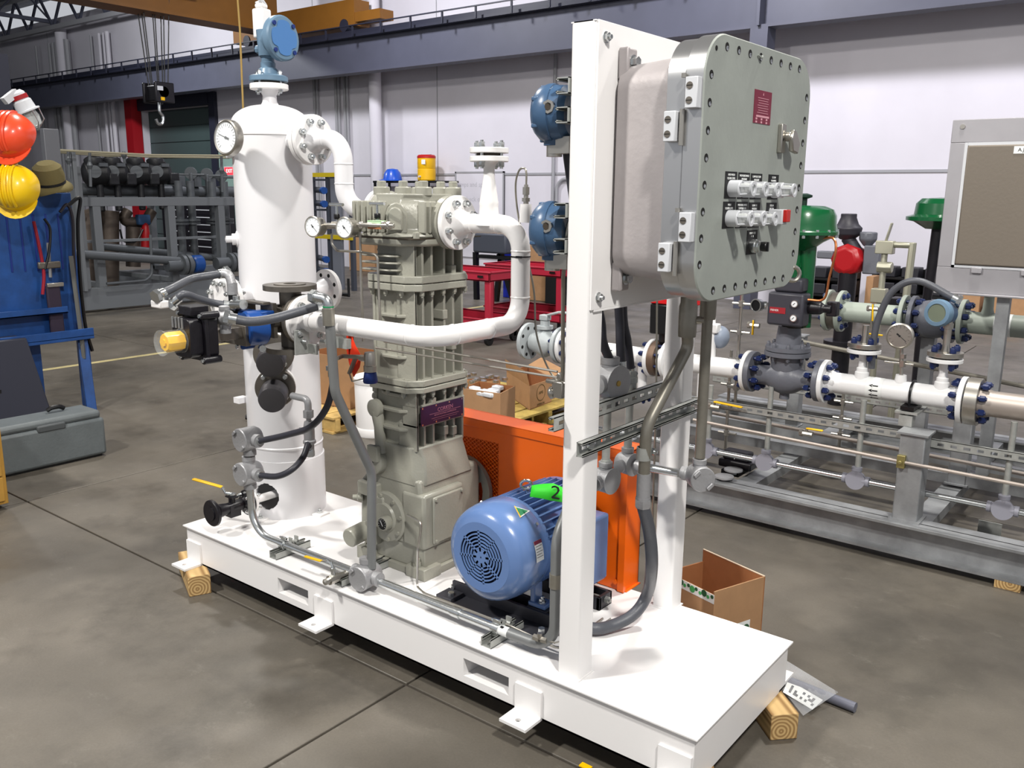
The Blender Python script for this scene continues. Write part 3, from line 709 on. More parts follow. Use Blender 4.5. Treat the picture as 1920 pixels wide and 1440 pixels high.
q = MB(); q.b2(.785, .85, -.15, -.10, 1.245, 1.262); part(ac, 'top_fin', q, ABLUE, bev=.003)
q = MB(); q.b2(.70, .835, -.21, -.19, 1.15, 1.22); q.b2(.765, .815, -.325, -.20, 1.175, 1.215); q.b2(.69, .71, -.22, -.12, 1.15, 1.24); part(ac, 'mounting_bracket', q, DSTEEL, bev=.002)
q = MB(); q.cyl((.745, -.18, 1.136), (.745, -.187, 1.136), .008, n=6); q.cyl((.85, -.16, 1.142), (.87, -.17, 1.142), .012, n=8); part(ac, 'screw', q, CHROME)
sb = thing('valve_switch_box', 'black position switch box with clear domed yellow indicator beside the valve', 'switch box', (.79, -.33, 1.13))
q = MB(); B = Vector((.79, -.365, 1.20)); TB = frame(B, (0, -1, 0), (1, 0, 0)); q.T = TB
q.prism(rrect(.115, .14, .02), Matrix.Translation((0, 0, -.045)), .04); q.prism(rrect(.13, .155, .025), Matrix.Translation((0, 0, -.008)), .014)
q.prism(rrect(.10, .125, .02), Matrix.Translation((0, 0, .006)), .045)
for sx, sy in ((1, 1), (1, -1), (-1, 1), (-1, -1)):
    q.lathe([(.012, -.045), (.012, .02)], (sx*.062, sy*.072, 0), n=12)
q.b2(-.055, .0, -.03, .03, -.06, .05); q.b2(-.035, .035, .07, .10, -.03, .035); part(sb, 'housing', q, BLKP, bev=.003)
q = MB(TB)
for k in range(4): q.b2(-.048+k*.018, -.04+k*.018, .03, .065, .0505, .054)
part(sb, 'nameplate', q, CASTGR)
q = MB(TB)
for sx, sy in ((1, 1), (1, -1), (-1, 1), (-1, -1)): q.lathe([(.006, .02), (.006, .026)], (sx*.062, sy*.072, 0), n=8)
part(sb, 'screw', q, CHROME)
q = MB(TB); q.lathe([(.026, .05), (.032, .055), (.032, .105), (.027, .11), (.027, .112), (.012, .112), (.012, .116)], (0, -.008, 0), n=8); q.lathe([(.022, .05), (.022, .108)], (0, -.008, 0), n=12); part(sb, 'indicator_beacon', q, YELLOW)
q = MB(TB); q.lathe([(.04, .052), (.037, .053), (.037, .118), (.041, .12), (.041, .124), (.0, .124)], (0, -.008, 0), n=28, cap=False); part(sb, 'clear_dome', q, GLASS)
for k in range(6):
    q = MB(TB); q.b2(-.022+k*.008, -.018+k*.008, .0205, .0235, .088-.0, .094); 
    part(sb, 'indicator_mark', q, INK)
    break
# conduit outlet body on the box and white covered plug
q = MB(); o = Vector((.835, -.285, 1.255))
q.lathe([(.02, -.03), (.026, -.02), (.026, .02), (.02, .03)], o, (1, .2, 0), 20); q.lathe([(.014, 0), (.017, .005), (.017, .018), (.012, .02)], o+Vector((0, 0, .02)), (0, 0, 1), 16); q.cyl(o-Vector((0, 0, .05)), o, .018); part(sb, 'cast_elbow', q, CASTAL)
t = thing('solenoid_coil', 'cast fitting with white taped cover on a flexible conduit end, far left', 'connector', (.72, -.40, 1.28))
a = P(300, 570, y=-.40); b = P(316, 562, y=-.40)
q = MB(); q.box(a, (.058, .035, .026)); part(t, 'white_cover', q, WHITE, bev=.005)
q = MB(); q.cyl(a+Vector((0, 0, .01)), a+Vector((.012, 0, .034)), .014); q.lathe([(.018, 0), (.018, .014)], a+Vector((.01, 0, .03)), (.35, 0, 1), 6); part(t, 'connector', q, CHROME)
SOL = a+Vector((.012, 0, .034))
def pipe_thing(name, pts, r, m, label, cat, fil=None, ends=None, n=14, group=None, sm=False):
    pts = [Vector(p) for p in pts]
    t = thing(name, label, cat, pts[0], group)
    q = MB(); path = smooth(pts, 10) if sm else (fillet(pts, fil, 8) if fil else pts)
    q.tube(path, r, n); part(t, 'conduit' if 'pipe' not in name and 'tube' not in name else 'tube', q, m)
    for e in (ends or ()):
        if e == 0: p, d = path[0], (path[0]-path[1]).normalized()
        else: p, d = path[-1], (path[-1]-path[-2]).normalized()
        q = MB(); q.lathe([(r+.003, -.012), (r+.003, .012), (r+.008, .013)], p, d, 14); q.lathe([(r+.009, .012), (r+.009, .028)], p, d, 6); part(t, 'connector', q, CHROME)
    return t
pipe_thing('flexible_conduit', [SOL, P(325, 540, y=-.35), P(360, 523, y=-.25), P(400, 516, y=-.18), P(415, 513, y=-.15)], .0135, FLEX, 'grey flexible conduit arching highest, from the white taped plug', 'conduit', ends=(0, 1), sm=True, group='flexible conduits at the valve')
e0 = P(415, 513, y=-.15)
q = MB(); q.tube(fillet([e0, e0+Vector((.03, .01, 0)), e0+Vector((.045, .01, -.035))], .02), .016, 14); q.cyl(e0+Vector((.045, .01, -.03)), e0+Vector((.045, .01, -.07)), .018); single('conduit_elbow', q, CASTAL, 'grey cast elbow ending the highest flexible conduit beside the vessel', 'conduit')
q = MB(); q.cyl(e0+Vector((.045, .01, -.06)), e0+Vector((.045, .01, -.115)), .015); q.b2(e0.x+.02, e0.x+.075, e0.y-.01, e0.y+.03, e0.z-.135, e0.z-.11); single('limit_bracket', q, BLACK, 'black bracket block under the cast conduit elbow above the valve', 'bracket')
pipe_thing('flexible_conduit', [P(330, 563, y=-.36), P(345, 552, y=-.34), P(372, 560, y=-.28), P(400, 568, y=-.22), P(425, 572, y=-.18)], .0125, FLEX, 'grey flexible conduit, short middle one lying over the black switch box', 'conduit', ends=(0, 1), sm=True, group='flexible conduits at the valve')
q = MB(); c = P(447, 572, y=-.17); q.cyl(c-Vector((.03, 0, .0)), c+Vector((.03, 0, .004)), .017); q.cyl(c+Vector((-.01, 0, .0)), c+Vector((-.01, 0, .03)), .012); single('conduit_union', q, CHROME, 'shiny zinc conduit union between middle conduit and valve', 'conduit')
q = MB(); c = P(462, 573, y=-.12); q.b2(c.x-.0, c.x+.11, c.y-.012, c.y+.02, c.z+.01, c.z+.02); q.b2(c.x, c.x+.012, c.y-.02, c.y+.03, c.z-.03, c.z+.02); q.cyl(c+Vector((-.05, 0, -.005)), c+Vector((.01, 0, -.005)), .018); single('limit_lever', q, DSTEEL, 'dark steel lever plate on top of the blue actuator', 'lever', bev=.002)
CTOP = P(617, 583, y=.045)
pipe_thing('flexible_conduit', [P(437, 598, y=-.28), P(470, 603, y=-.24), P(510, 598, y=-.19), P(555, 586, y=-.12), P(598, 573, y=-.04)], .0155, FLEX, 'thick grey flexible conduit sweeping right in front of the blue actuator', 'conduit', ends=(0, 1), sm=True, group='flexible conduits at the valve')

# drain ball valve, black, with yellow lever
DX, DZ = .22, .351
t = thing('drain_valve', 'black flanged ball valve with yellow lever at the foot of the white vessel', 'valve', (DX, .1, .27))
q = MB(); q.cyl((DX, .40, DZ), (DX, .20, DZ), .017); part(t, 'drain_pipe', q, WHITE)
q = MB(); q.disc((DX, .196, DZ), (0, 1, 0), .052, .012, 32); part(t, 'white_flange', q, WHITE)
q = MB(); q.disc((DX, .181, DZ), (0, 1, 0), .056, .014, 32, .002); q.lathe([(.03, 0), (.022, .02), (.026, .03), (.026, .075), (.022, .085), (.03, .14)], (DX, .175, DZ), (0, -1, 0), 24); q.disc((DX, .01, DZ), (0, 1, 0), .056, .017, 36, .003); q.disc((DX, .0, DZ), (0, 1, 0), .03, .006); q.box((DX, .105, DZ-.012), (.05, .05, .05)); q.cyl((DX, .105, DZ+.02), (DX, .105, DZ+.045), .014); q.b2(DX-.025, DX+.025, .09, .12, DZ+.043, DZ+.05); part(t, 'body', q, BLKP)
bolts(t, (DX, .188, DZ), (0, 1, 0), 4, .042, .034, .0085)
q = MB(); q.cyl((DX, .105, DZ+.05), (DX, .105, DZ+.062), .010, n=6); q.cyl((DX, .105, DZ+.056), (DX, .105, DZ+.06), .018); q.tube([(DX, .105, DZ+.058), (DX-.02, .09, DZ+.062), (DX-.03, .08, DZ+.09)], .006, 8); part(t, 'stem', q, CHROME)
h0 = Vector((DX-.028, .082, DZ+.088)); h1 = P(362, 898, y=.03)
q = MB(); q.bar(h0, h1, .019, .007); part(t, 'lever_handle', q, YELLOW, bev=.003)

# ------------------------------------------------------------------ vertical compressor
BX0, BX1, BY0_, BY1_ = .84, 1.20, .255, .59
co = thing('compressor', 'tall grey green vertical compressor with cast ribs in the middle of the skid', 'compressor', (1.03, .42, ZD))
def prt(name, q, m=COMPG, bev=.003, **k): return part(co, name, q, m, bev=bev, **k)
q = MB(); q.b2(BX0, BX1, BY0_, BY1_, ZD, ZD+.03); q.b2(BX0+.015, BX1-.015, BY0_+.015, BY1_, ZD+.03, ZD+.115); q.b2(BX0, BX0+.09, BY0_-.012, BY0_+.1, ZD, ZD+.05); q.b2(BX1-.09, BX1+.008, BY0_-.012, BY0_+.08, ZD, ZD+.045); prt('base', q)
q = MB(); q.prism([(BX0+.0, .36), (BX1-.025, .36), (BX1-.025, .56), (1.165, .625), (.905, .625), (BX0+.01, .57)], frame((0, .60, 0), (0, -1, 0), (1, 0, 0)), .335); prt('crankcase', q, bev=.012)
# shoulders up to the cylinder: loft octagons
def octa(x0, x1, y0, y1, c, z): return [(x0+c, y0, z), (x1-c, y0, z), (x1, y0+c, z), (x1, y1-c, z), (x1-c, y1, z), (x0+c, y1, z), (x0, y1-c, z), (x0, y0+c, z)]
def loft(q, rings):
    n = len(rings[0]); V = [p for r in rings for p in r]; F = [tuple(range(n))[::-1], tuple((len(rings)-1)*n+k for k in range(n))]
    for i in range(len(rings)-1):
        for k in range(n): j = (k+1) % n; F.append((i*n+k, i*n+j, (i+1)*n+j, (i+1)*n+k))
    q.add(V, F)
q = MB(); loft(q, [octa(.875, 1.175, .262, .58, .03, .60), octa(.885, 1.17, .262, .57, .035, .645), octa(.90, 1.165, .265, .555, .035, .70), octa(.91, 1.155, .262, .55, .03, .725), octa(.91, 1.155, .262, .55, .03, .745)]); prt('shoulder', q, bev=.006)
bx0, bx1, by0, by1 = .93, 1.148, .275, .535
core = MB(); core.b2(bx0+.02, bx1-.072, by0+.012, by1-.01, .70, 1.48); core.cyl((1.0, .40, .7), (1.0, .40, 1.48), .08)
prt('cylinder_core', core)
q = MB()                                        # left face: solid column with curved horizontal lips
q.b2(bx0, bx0+.012, by0, by1, .73, 1.32); q.b2(bx1-.045, bx1, by0, by0+.012, .73, 1.48); q.b2(bx0, bx1-.04, by0+.006, by0+.02, .73, 1.32); prt('front_web', q)
for z in (.80, .87, .93, 1.07, 1.22):
    q = MB(); q.prism([(0, 0), (.0, -.012), (.03, -.03), (.11, -.03), (.135, -.012), (.135, 0)], frame((bx0+.04, by0+.01, z), (0, 0, 1), (1, 0, 0)), .012); prt('lip', q)
for z in (1.385, 1.41, 1.435):
    q = MB(); q.prism([(0, 0), (-.01, -.035), (.03, -.05), (.14, -.048), (.17, -.03), (.17, 0)], frame((bx0-.015, by0+.01, z), (0, 0, 1), (1, 0, 0)), .007); prt('cooling_fin', q)
# ribs on the right face
ys = [by0+.004, .318, .365, .43, .478, by1-.008]
for z0, z1 in ((.735, .825), (.900, .95), (.995, 1.32), (1.37, 1.48)):
    for i, y in enumerate(ys):
        if z1-z0 < .04: continue
        q = MB(); q.b2(bx1-.09, bx1, y-.0055, y+.0055, z0-.005, z1+.005)
        prt('rib', q, bev=.002)
for z, y in ((.79, .478), (.80, .43), (.92, .365), (1.12, .478), (1.24, .43), (1.40, .478)):
    q = MB(); q.b2(bx1-.05, bx1+.004, y-.012, y+.012, z-.035, z); prt('boss', q)
for y in ys:
    q = MB(); q.b2(bx1-.07, bx1, y-.0055, y+.0055, .82, .90); prt('rib', q, bev=.002)
q = MB(); q.b2(bx1-.01, bx1+.003, by0+.03, by1, .818, .902); prt('nameplate_pad', q)
# flange bands
def band(name, z0, z1, e, split=True):
    q = MB(); loft(q, [octa(bx0-e, bx1+e*.9, by0-e*1.1, by1+e, .045, z0), octa(bx0-e, bx1+e*.9, by0-e*1.1, by1+e, .045, z1)]); prt(name, q, bev=.003)
band('flange_band', .952, .972, .032); band('flange_band', .975, .998, .028)
band('flange_band', 1.318, 1.343, .03); band('flange_band', 1.346, 1.372, .03)
bm_ = bolt_mesh(.03, .0085, COMPG)
for z in (.945, 1.312):
    for y in (.30, .35, .41, .47, .53): inst(co, 'bolt', bm_, Matrix.Translation((bx1+.012, y, z+.02)))
    for x in (.95, 1.02, 1.10): inst(co, 'bolt', bm_, Matrix.Translation((x, by0-.016, z+.02)))
# head
q = MB(); loft(q, [octa(bx0-.07, bx1+.03, by0-.04, by1+.06, .07, 1.475), octa(bx0-.08, bx1+.04, by0-.05, by1+.06, .075, 1.483), octa(bx0-.08, bx1+.04, by0-.05, by1+.06, .075, 1.50)]); prt('head_flange', q)
q = MB(); q.b2(bx0-.078, bx1+.038, by0-.048, by1+.055, 1.5, 1.504); prt('head_gasket', q, GASKET, 0)
q = MB(); loft(q, [octa(bx0-.075, bx1+.03, by0-.045, by1+.055, .075, 1.504), octa(bx0-.075, bx1+.03, by0-.045, by1+.055, .075, 1.515), octa(bx0-.045, bx1+.01, by0-.02, by1+.04, .06, 1.53), octa(bx0-.045, bx1+.01, by0-.02, by1+.04, .06, 1.60), octa(bx0-.02, bx1, by0, by1+.02, .06, 1.635), octa(bx0-.02, bx1, by0, by1+.02, .05, 1.655)]); prt('cylinder_head', q, bev=.006)
def dome_rib(x, y, nx, w_, dep, z0, z1):
    T = frame((x, y, 0), (nx[0], nx[1], 0), (-nx[1], nx[0], 0)); T2 = T
    pts = [(-w_/2, z0), (w_/2, z0), (w_/2, z1-w_/2)]+[(w_/2*cos(a*pi/6), z1-w_/2+w_/2*sin(a*pi/6)) for a in range(1, 6)]+[(-w_/2, z1-w_/2)]
    Tm = frame((x, y, 0), (nx[0], nx[1], 0), (-nx[1], nx[0], 0))
    n_ = Vector((nx[0], nx[1], 0)); u_ = Vector((-nx[1], nx[0], 0)); M = Matrix((u_, Vector((0, 0, 1)), n_)).transposed().to_4x4(); M.translation = Vector((x, y, 0))
    q = MB(); q.prism(pts, M, dep); prt('head_fin', q, bev=.004)
for k, x in enumerate((.90, .92, .945, .975, 1.005, 1.035)): dome_rib(x, by0-.02, (0, -1), .011, .035, 1.52, 1.63)
dome_rib(1.09, by0-.025, (.5, -.86), .05, .022, 1.53, 1.61); dome_rib(1.09, by0-.022, (.5, -.86), .075, .012, 1.52, 1.625)
for y in (.30, .325, .35): dome_rib(bx1+.0, y, (1, 0), .010, .035, 1.52, 1.63)
for k, y in enumerate((.5, .54, .57)): dome_rib(bx0-.04, y-.1, (-1, 0), .012, .03, 1.52, 1.62)
for x, y in ((.945, .32), (1.045, .33), (1.125, .35), (.96, .5), (1.05, .52), (1.13, .5)):
    q = MB(); q.lathe([(.03, 1.65), (.03, 1.675), (.026, 1.679)], (x, y, 0), n=24); prt('valve_cap', q, bev=0)
    q = MB(); q.lathe([(.017, 1.677), (.017, 1.697), (.014, 1.70)], (x, y, 0), n=6); prt('cap_screw', q, bev=0)
for x, y in ((1.0, .28), (1.09, .30), (1.165, .30), (.89, .28)):
    q = MB(); q.lathe([(.012, 1.50), (.012, 1.524)], (x, y-.03, 0), n=6); prt('hex_screw', q, bev=.001)
q = MB(); q.lathe([(.075, 0), (.082, .01), (.085, .04), (.094, .052), (.094, .078)], (1.128, CY, CZ), (1, 0, 0), 48); q.b2(1.08, 1.15, CY-.06, CY+.06, CZ-.055, CZ+.07); prt('discharge_nozzle', q, bev=0)
q = MB(); q.lathe([(.07, 0), (.085, .03), (.085, .06)], (.86, .46, 1.58), (-1, .2, 0), 40); prt('suction_nozzle', q, bev=0)
# crankcase details
q = MB(); q.b2(1.08, 1.196, .258, .480, .362, .575); prt('inspection_housing', q, bev=.012)
q = MB(); q.b2(1.195, 1.206, .300, .465, .378, .560); prt('inspection_cover', q, bev=.006)
for y, z in ((.312, .55), (.455, .55), (.312, .388), (.455, .388)):
    q = MB(); q.hexn((1.205, y, z), (1.214, y, z), .007); prt('cover_screw', q, bev=0)
q = MB(); q.lathe([(.10, 0), (.10, .012), (.093, .018), (.06, .02), (.055, .03)], (1.0, .266, .452), (0, -1, 0), 48); prt('bearing_cover', q, bev=0)
for k in range(8):
    a = k*pi/4+.2; q = MB(); q.hexn((1.0+.085*cos(a), .25, .452+.085*sin(a)), (1.0+.085*cos(a), .24, .452+.085*sin(a)), .008); prt('hex_screw', q, bev=0)
q = MB(); q.lathe([(.024, 0), (.027, .006), (.027, .03), (.022, .034)], (1.03, .238, .445), (0, -1, 0), 32); prt('oil_gauge_body', q, bev=0)
q = MB(); q.disc((1.03, .2035, .445), (0, 1, 0), .0215, .001, 32); prt('oil_gauge_face', q, INK, 0)
q = MB(); q.bar((1.03-.008, .2025, .445+.012), (1.03+.004, .2025, .445-.008), .0022, .0006, (0, 1, 0)); prt('oil_gauge_needle', q, DIAL, 0)
q = MB(); 
for k in range(9):
    a = radians(-30+30*k); q.bar((1.03+.016*cos(a), .2026, .445+.016*sin(a)), (1.03+.019*cos(a), .2026, .445+.019*sin(a)), .0012, .0005, (0, 1, 0))
prt('oil_gauge_marks', q, DIAL, 0)
q = MB(); q.lathe([(.033, 0), (.033, .012), (.037, .016), (.037, .092), (.033, .097)], (.885, .262, .372), (0, -1, -.1), 36); prt('oil_filter', q, bev=0)
q = MB(); q.b2(.862, .965, .235, .27, .52, .575); prt('pump_block', q, bev=.006)
q = MB(); q.b2(.93, 1.0, .24, .27, .46, .53); prt('pump_block', q, bev=.006)
q = MB(); q.b2(.90, .96, .235, .27, .33, .42); prt('pump_block', q, bev=.006)
q = MB(); q.lathe([(.016, 0), (.016, .02), (.01, .024), (.01, .04)], (.865, .262, .50), (-.7, -.7, 0), 12); q.hexn((.95, .235, .55), (.95, .225, .55), .009); prt('pipe_plug', q, bev=0)
q = MB(); q.lathe([(.048, 0), (.048, .038), (.040, .044), (.02, .046)], (.955, .27, .665), (0, -1, 0), 36); q.b2(.945, .998, .215, .235, .675, .735); prt('lever_boss', q, bev=.003)
q = MB(); q.lathe([(.014, 0), (.014, .004)], (.955, .226, .665), (0, -1, 0), 5); prt('square_socket', q, DARK, 0)
q = MB(); q.b2(.965, .985, .222, .26, .70, .735); prt('lever_lug', q, CASTAL, bev=.002)
q = MB(); q.tube([(.975, .262, .70), (.965, .262, .80), (.958, .262, .86)], [.024, .02, .026], 12); q.lathe([(.034, 0), (.034, .02), (.026, .024)], (.957, .262, .872), (0, -1, 0), 28); prt('cast_conduit', q, bev=0)
for x, y in ((.885, .265), (1.16, .262), (1.182, .50)):
    q = MB(); q.hexn((x, y-.0, ZD+.04), (x, y, ZD+.062), .012); q.cyl((x, y, ZD+.06), (x, y, ZD+.075), .007); prt('anchor_bolt', q, CHROME if x < 0 else COMPG, 0)
for z in (.905, .86, .82):
    q = MB(); q.lathe([(.016, 0), (.018, .006), (.012, .02)], (.922, .30, z), (-1, -.3, 0), 12); prt('pipe_plug', q, bev=0)
# nameplate
q = MB(); NT = face_x(bx1+.004, .408, .860); q.prism(rrect(.232, .072, .004), NT, .0016); prt('nameplate', q, PURPLE, 0)
text(co, 'CORKEN', .021, NT @ Matrix.Translation((.015, .012, .002)), NPINK, 'nameplate_lettering'); text(co, 'RECIPROCATING COMPRESSOR', .0085, NT @ Matrix.Translation((.015, -.006, .002)), NPINK, 'nameplate_lettering')
q = MB(NT); q.b2(-.07, .10, .001, .0022, .0016, .0022); q.b2(-.06, .09, -.017, -.0155, .0016, .0022); q.b2(-.05, .08, -.024, -.023, .0016, .0022); prt('nameplate_rules', q, NPINK, 0)
for k in range(4):
    for s_ in (-1, 1): q = MB(NT); q.lathe([(.0035, .0015), (.0035, .003)], (-.108+k*.072, s_*.031, 0), n=8); prt('rivet', q, CHROME, 0)
# tubes on the left of the compressor
pipe_thing('steel_tube', [P(622, 438, y=.2), P(622, 458, y=.2), P(632, 470, y=.2), P(672, 472, y=.2), P(708, 478, y=.2), P(711, 560, y=.2), P(715, 635, y=.2)], .0045, STEEL, 'thin stainless tube bending right from the left gauge and dropping along the ribs', 'tube', fil=.02, n=8)
pipe_thing('steel_tube', [P(675, 435, y=.2), P(677, 520, y=.2), P(681, 640, y=.2)], .0045, STEEL, 'thin stainless tube dropping straight down behind the orange tag', 'tube', n=8)
pipe_thing('oil_gauge_tube', [P(764, 966, y=.235), P(778, 972, y=.225), P(790, 980, y=.22), P(788, 1000, y=.22), P(783, 1030, y=.215), P(782, 1085, z=.30), P(782, 1100, z=.275), P(795, 1112, y=.13), P(960, 1175, y=.11), P(1050, 1218, z=.27), P(1130, 1160, z=.26)], .0042, STEEL, 'thin stainless tube from the oil gauge running along the deck beside the conduit', 'tube', fil=.03, n=8)
# pressure gauges with needle valves
for px, py, lb, off in ((587, 425, 'small stainless pressure gauge, left one of the pair beside the compressor head', 0), (646, 427, 'small stainless pressure gauge, right one of the pair beside the compressor head', 1)):
    c = P(px, py, y=.13); nx = Vector((-.05, -1, .05)).normalized(); gx = Vector((.55, 1, -.02)).normalized()
    t = thing('pressure_gauge', lb, 'gauge', c, 'pressure gauges beside the compressor head')
    nx = Vector((.18, -1, .03)).normalized()
    q = MB(); q.lathe([(.03, -.042), (.034, -.036), (.034, -.008), (.038, -.004), (.038, .002), (.034, .005), (.0325, .001)], c, nx, 36, False); q.disc(c-nx*.04, nx, .03, .004); q.cyl(c-nx*.04, c-nx*.075, .010, n=6); q.cyl(c-nx*.06, c-nx*.12, .008, n=10); part(t, 'case', q, STEEL)
    q = MB(); q.disc(c, nx, .0328, .002, 32); part(t, 'dial_face', q, DIAL)
    dial(t, c-nx*.001, nx, .032, 225, 11); q = MB(); q.disc(c+nx*.003, nx, .0325, .001, 28); part(t, 'glass', q, GLASS)
    n_ = c + Vector((.045 if not off else .055, .09, 0))
    vb = P(632 if not off else 708, 422, y=.185)
    t = thing('needle_valve', 'stainless needle valve with T handle, '+('left one behind the right gauge' if not off else 'right one with pale green label at compressor head'), 'valve', vb, 'needle valves beside the compressor head')
    q = MB(); q.box(vb, (.03 if not off else .075, .03, .026)); q.cyl(vb-Vector((.07, 0.03, 0)), vb+Vector((.08, 0, 0)), .008, n=10); q.hexn(vb+Vector((.05, 0, 0)), vb+Vector((.065, 0, 0)), .014); q.hexn(vb-Vector((.05, .02, 0)), vb-Vector((.065, .025, 0)), .013); part(t, 'body', q, STEEL, bev=.002)
    q = MB(); q.cyl(vb+Vector((0, 0, .012)), vb+Vector((0, 0, .07)), .0045, n=8); q.cyl(vb+Vector((-.035, 0, .072)), vb+Vector((.035, 0, .072)), .0055, n=10); part(t, 't_handle', q, CHROME)
    q = MB(); q.lathe([(.009, .02), (.011, .024), (.011, .036), (.009, .04)], vb, n=12); part(t, 'packing_nut', q, BLACK)
    if off:
        q = MB(); q.box(vb+Vector((0, -.016, .004)), (.065, .002, .016)); q.box(vb+Vector((0, -.004, .0145)), (.065, .026, .002)); part(t, 'green_label', q, mat('pale_green_label', (196, 232, 186), .5))
        q = MB(); q.box(vb+Vector((0, -.0155, -.01)), (.065, .002, .006)); part(t, 'brown_label_edge', q, CARDI)
# relief valve with blue cap, bracket, orange tag
c = P(694, 690, y=.10)
t = thing('relief_valve', 'small stainless relief valve with dark blue cap under the white pipe', 'valve', c)
q = MB(); q.lathe([(.018, .055), (.020, .048), (.020, .01), (.023, .008), (.023, -.012), (.018, -.014)], c, n=20); q.cyl(c+Vector((-.01, 0, .03)), c+Vector((-.05, 0, .03)), .012, n=6); part(t, 'body', q, STEEL)
q = MB(); q.lathe([(.018, -.012), (.021, -.016), (.026, -.046), (.024, -.052)], c, n=24); part(t, 'blue_cap', q, mat('cap_navy', (12, 42, 112), .4))
a = P(622, 672, y=.1); b = P(690, 655, y=.1)
q = MB(); q.tube([c+Vector((-.03, 0, .035)), P(642, 668, y=.06), P(632, 672, y=.02)], .0075, 10); q.bar(P(668, 667, y=.1), P(655, 700, y=.1), .016, .006); q.tube([P(655, 700, y=.1), P(660, 715, y=.1), P(690, 708, y=.12)], .003, 6); part(t, 'outlet_tube', q, RIGID)
q = MB(); T = frame(P(664, 634, y=.13), (-.1, -1, 0), (.3, 0, 1))
q.prism([(.075, .0), (.065, .026), (.0, -.008), (-.035, -.034), (-.075, -.024), (-.115, .006), (-.065, .026), (-.02, .036), (.045, .034)], frame(P(664, 648, y=.115), (0.1, -1, 0), (0, 0, 1)), .0012); 
single('warning_tag', q, TAGOR, 'bright orange paper tag hanging behind the white pipe', 'tag')
for k in (0,):
    q = MB()
    for i, (p1, p2) in enumerate((((705, 652), (1045, 708)), ((720, 640), (1045, 697)))):
        q = MB(); a = P(*p1, y=.16); b = P(*p2, y=.16); q.cyl(a, b, .0038, n=8)
        single('instrument_tube', q, STEEL, ('lower' if i == 0 else 'upper')+' of two thin steel tubes from compressor to the front post', 'tube', loc=a, group='instrument tubes')

# ------------------------------------------------------------------ motor
MX, MZ = 1.585, .492; MY0 = .120
mo = thing('electric_motor', 'glossy blue electric motor with ribbed body and slotted fan cover', 'motor', (MX, .35, ZD+.03))
q = MB(); prof = [(.118, 0), (.140, .010), (.156, .026), (.164, .05), (.167, .08), (.168, .145), (.165, .15), (.158, .152)]
q.lathe(prof, (MX, MY0, MZ), (0, 1, 0), 64, False)
# slotted face: rings and spokes
def sector(q, r0, r1, a0, a1, y0, y1, n=4):
    V = []; F = []
    for i in range(n+1):
        a = a0+(a1-a0)*i/n
        for r in (r0, r1):
            for y in (y0, y1): V.append((MX+r*cos(a), y, MZ+r*sin(a)))
    for i in range(n):
        b = 4*i; F += [(b, b+2, b+6, b+4), (b+1, b+5, b+7, b+3), (b, b+4, b+5, b+1), (b+2, b+3, b+7, b+6)]
    F += [(0, 1, 3, 2), (4*n, 4*n+2, 4*n+3, 4*n+1)]
    q.add(V, F)
q.lathe([(.089, 0), (.119, 0), (.119, .004), (.089, .004), (.089, 0)], (MX, MY0, MZ), (0, 1, 0), 64, False)
for k in range(5):
    r0 = .0295+k*.0120; q.ring((MX, MY0+.002, MZ), (0, 1, 0), r0-.0005, r0+.0045, .004, 48)
for k in range(8):
    a = k*pi/4+.13; q.bar((MX+.02*cos(a), MY0+.002, MZ+.02*sin(a)), (MX+.092*cos(a), MY0+.002, MZ+.092*sin(a)), .0075, .004, (0, 1, 0))
q.disc((MX, MY0+.002, MZ), (0, 1, 0), .030, .004, 32)
part(mo, 'fan_cover', q, MBLUE)
q = MB(); q.disc((MX, MY0+.03, MZ), (0, 1, 0), .135, .004, 40); q.cyl((MX, MY0-.0005, MZ), (MX, MY0+.004, MZ), .003, n=8)
for k in range(7):
    a = k*2*pi/7; q.bar((MX, MY0+.02, MZ), (MX+.12*cos(a), MY0+.02, MZ+.12*sin(a)), .004, .03, (0, 1, 0))
part(mo, 'fan', q, mat('fan_dark_blue', (18, 30, 60), .5))
q = MB(); q.cyl((MX, MY0+.14, MZ), (MX, .575, MZ), .142, n=48); q.lathe([(.14, 0), (.160, .008), (.160, .028), (.145, .035)], (MX, MY0+.145, MZ), (0, 1, 0), 48); q.lathe([(.145, 0), (.160, .005), (.160, .03), (.13, .045), (.06, .055)], (MX, .545, MZ), (0, 1, 0), 48); part(mo, 'frame', q, MBLUE)
finq = MB(); finq.b2(.138, .164, MY0+.17, .55, -.002, .002); finm = finq.mesh('fin', MBLUE)
for k in range(40):
    a = 2*pi*k/40+.04
    if -.45 < ((a+pi) % (2*pi)-pi) < .35: continue
    if -2.2 < ((a+pi) % (2*pi)-pi) < -.95: continue
    M = Matrix.Translation((MX, 0, MZ)) @ Matrix.Rotation(-a, 4, 'Y')
    inst(mo, 'cooling_rib', finm, M)
q = MB(); q.b2(MX+.11, MX+.155, .36, .50, MZ-.09, MZ+.09); part(mo, 'box_neck', q, MBLUE, bev=.006)
q = MB(); q.b2(MX+.14, MX+.245, .345, .515, MZ-.14, MZ+.10); part(mo, 'terminal_box', q, MBLUE, bev=.010)
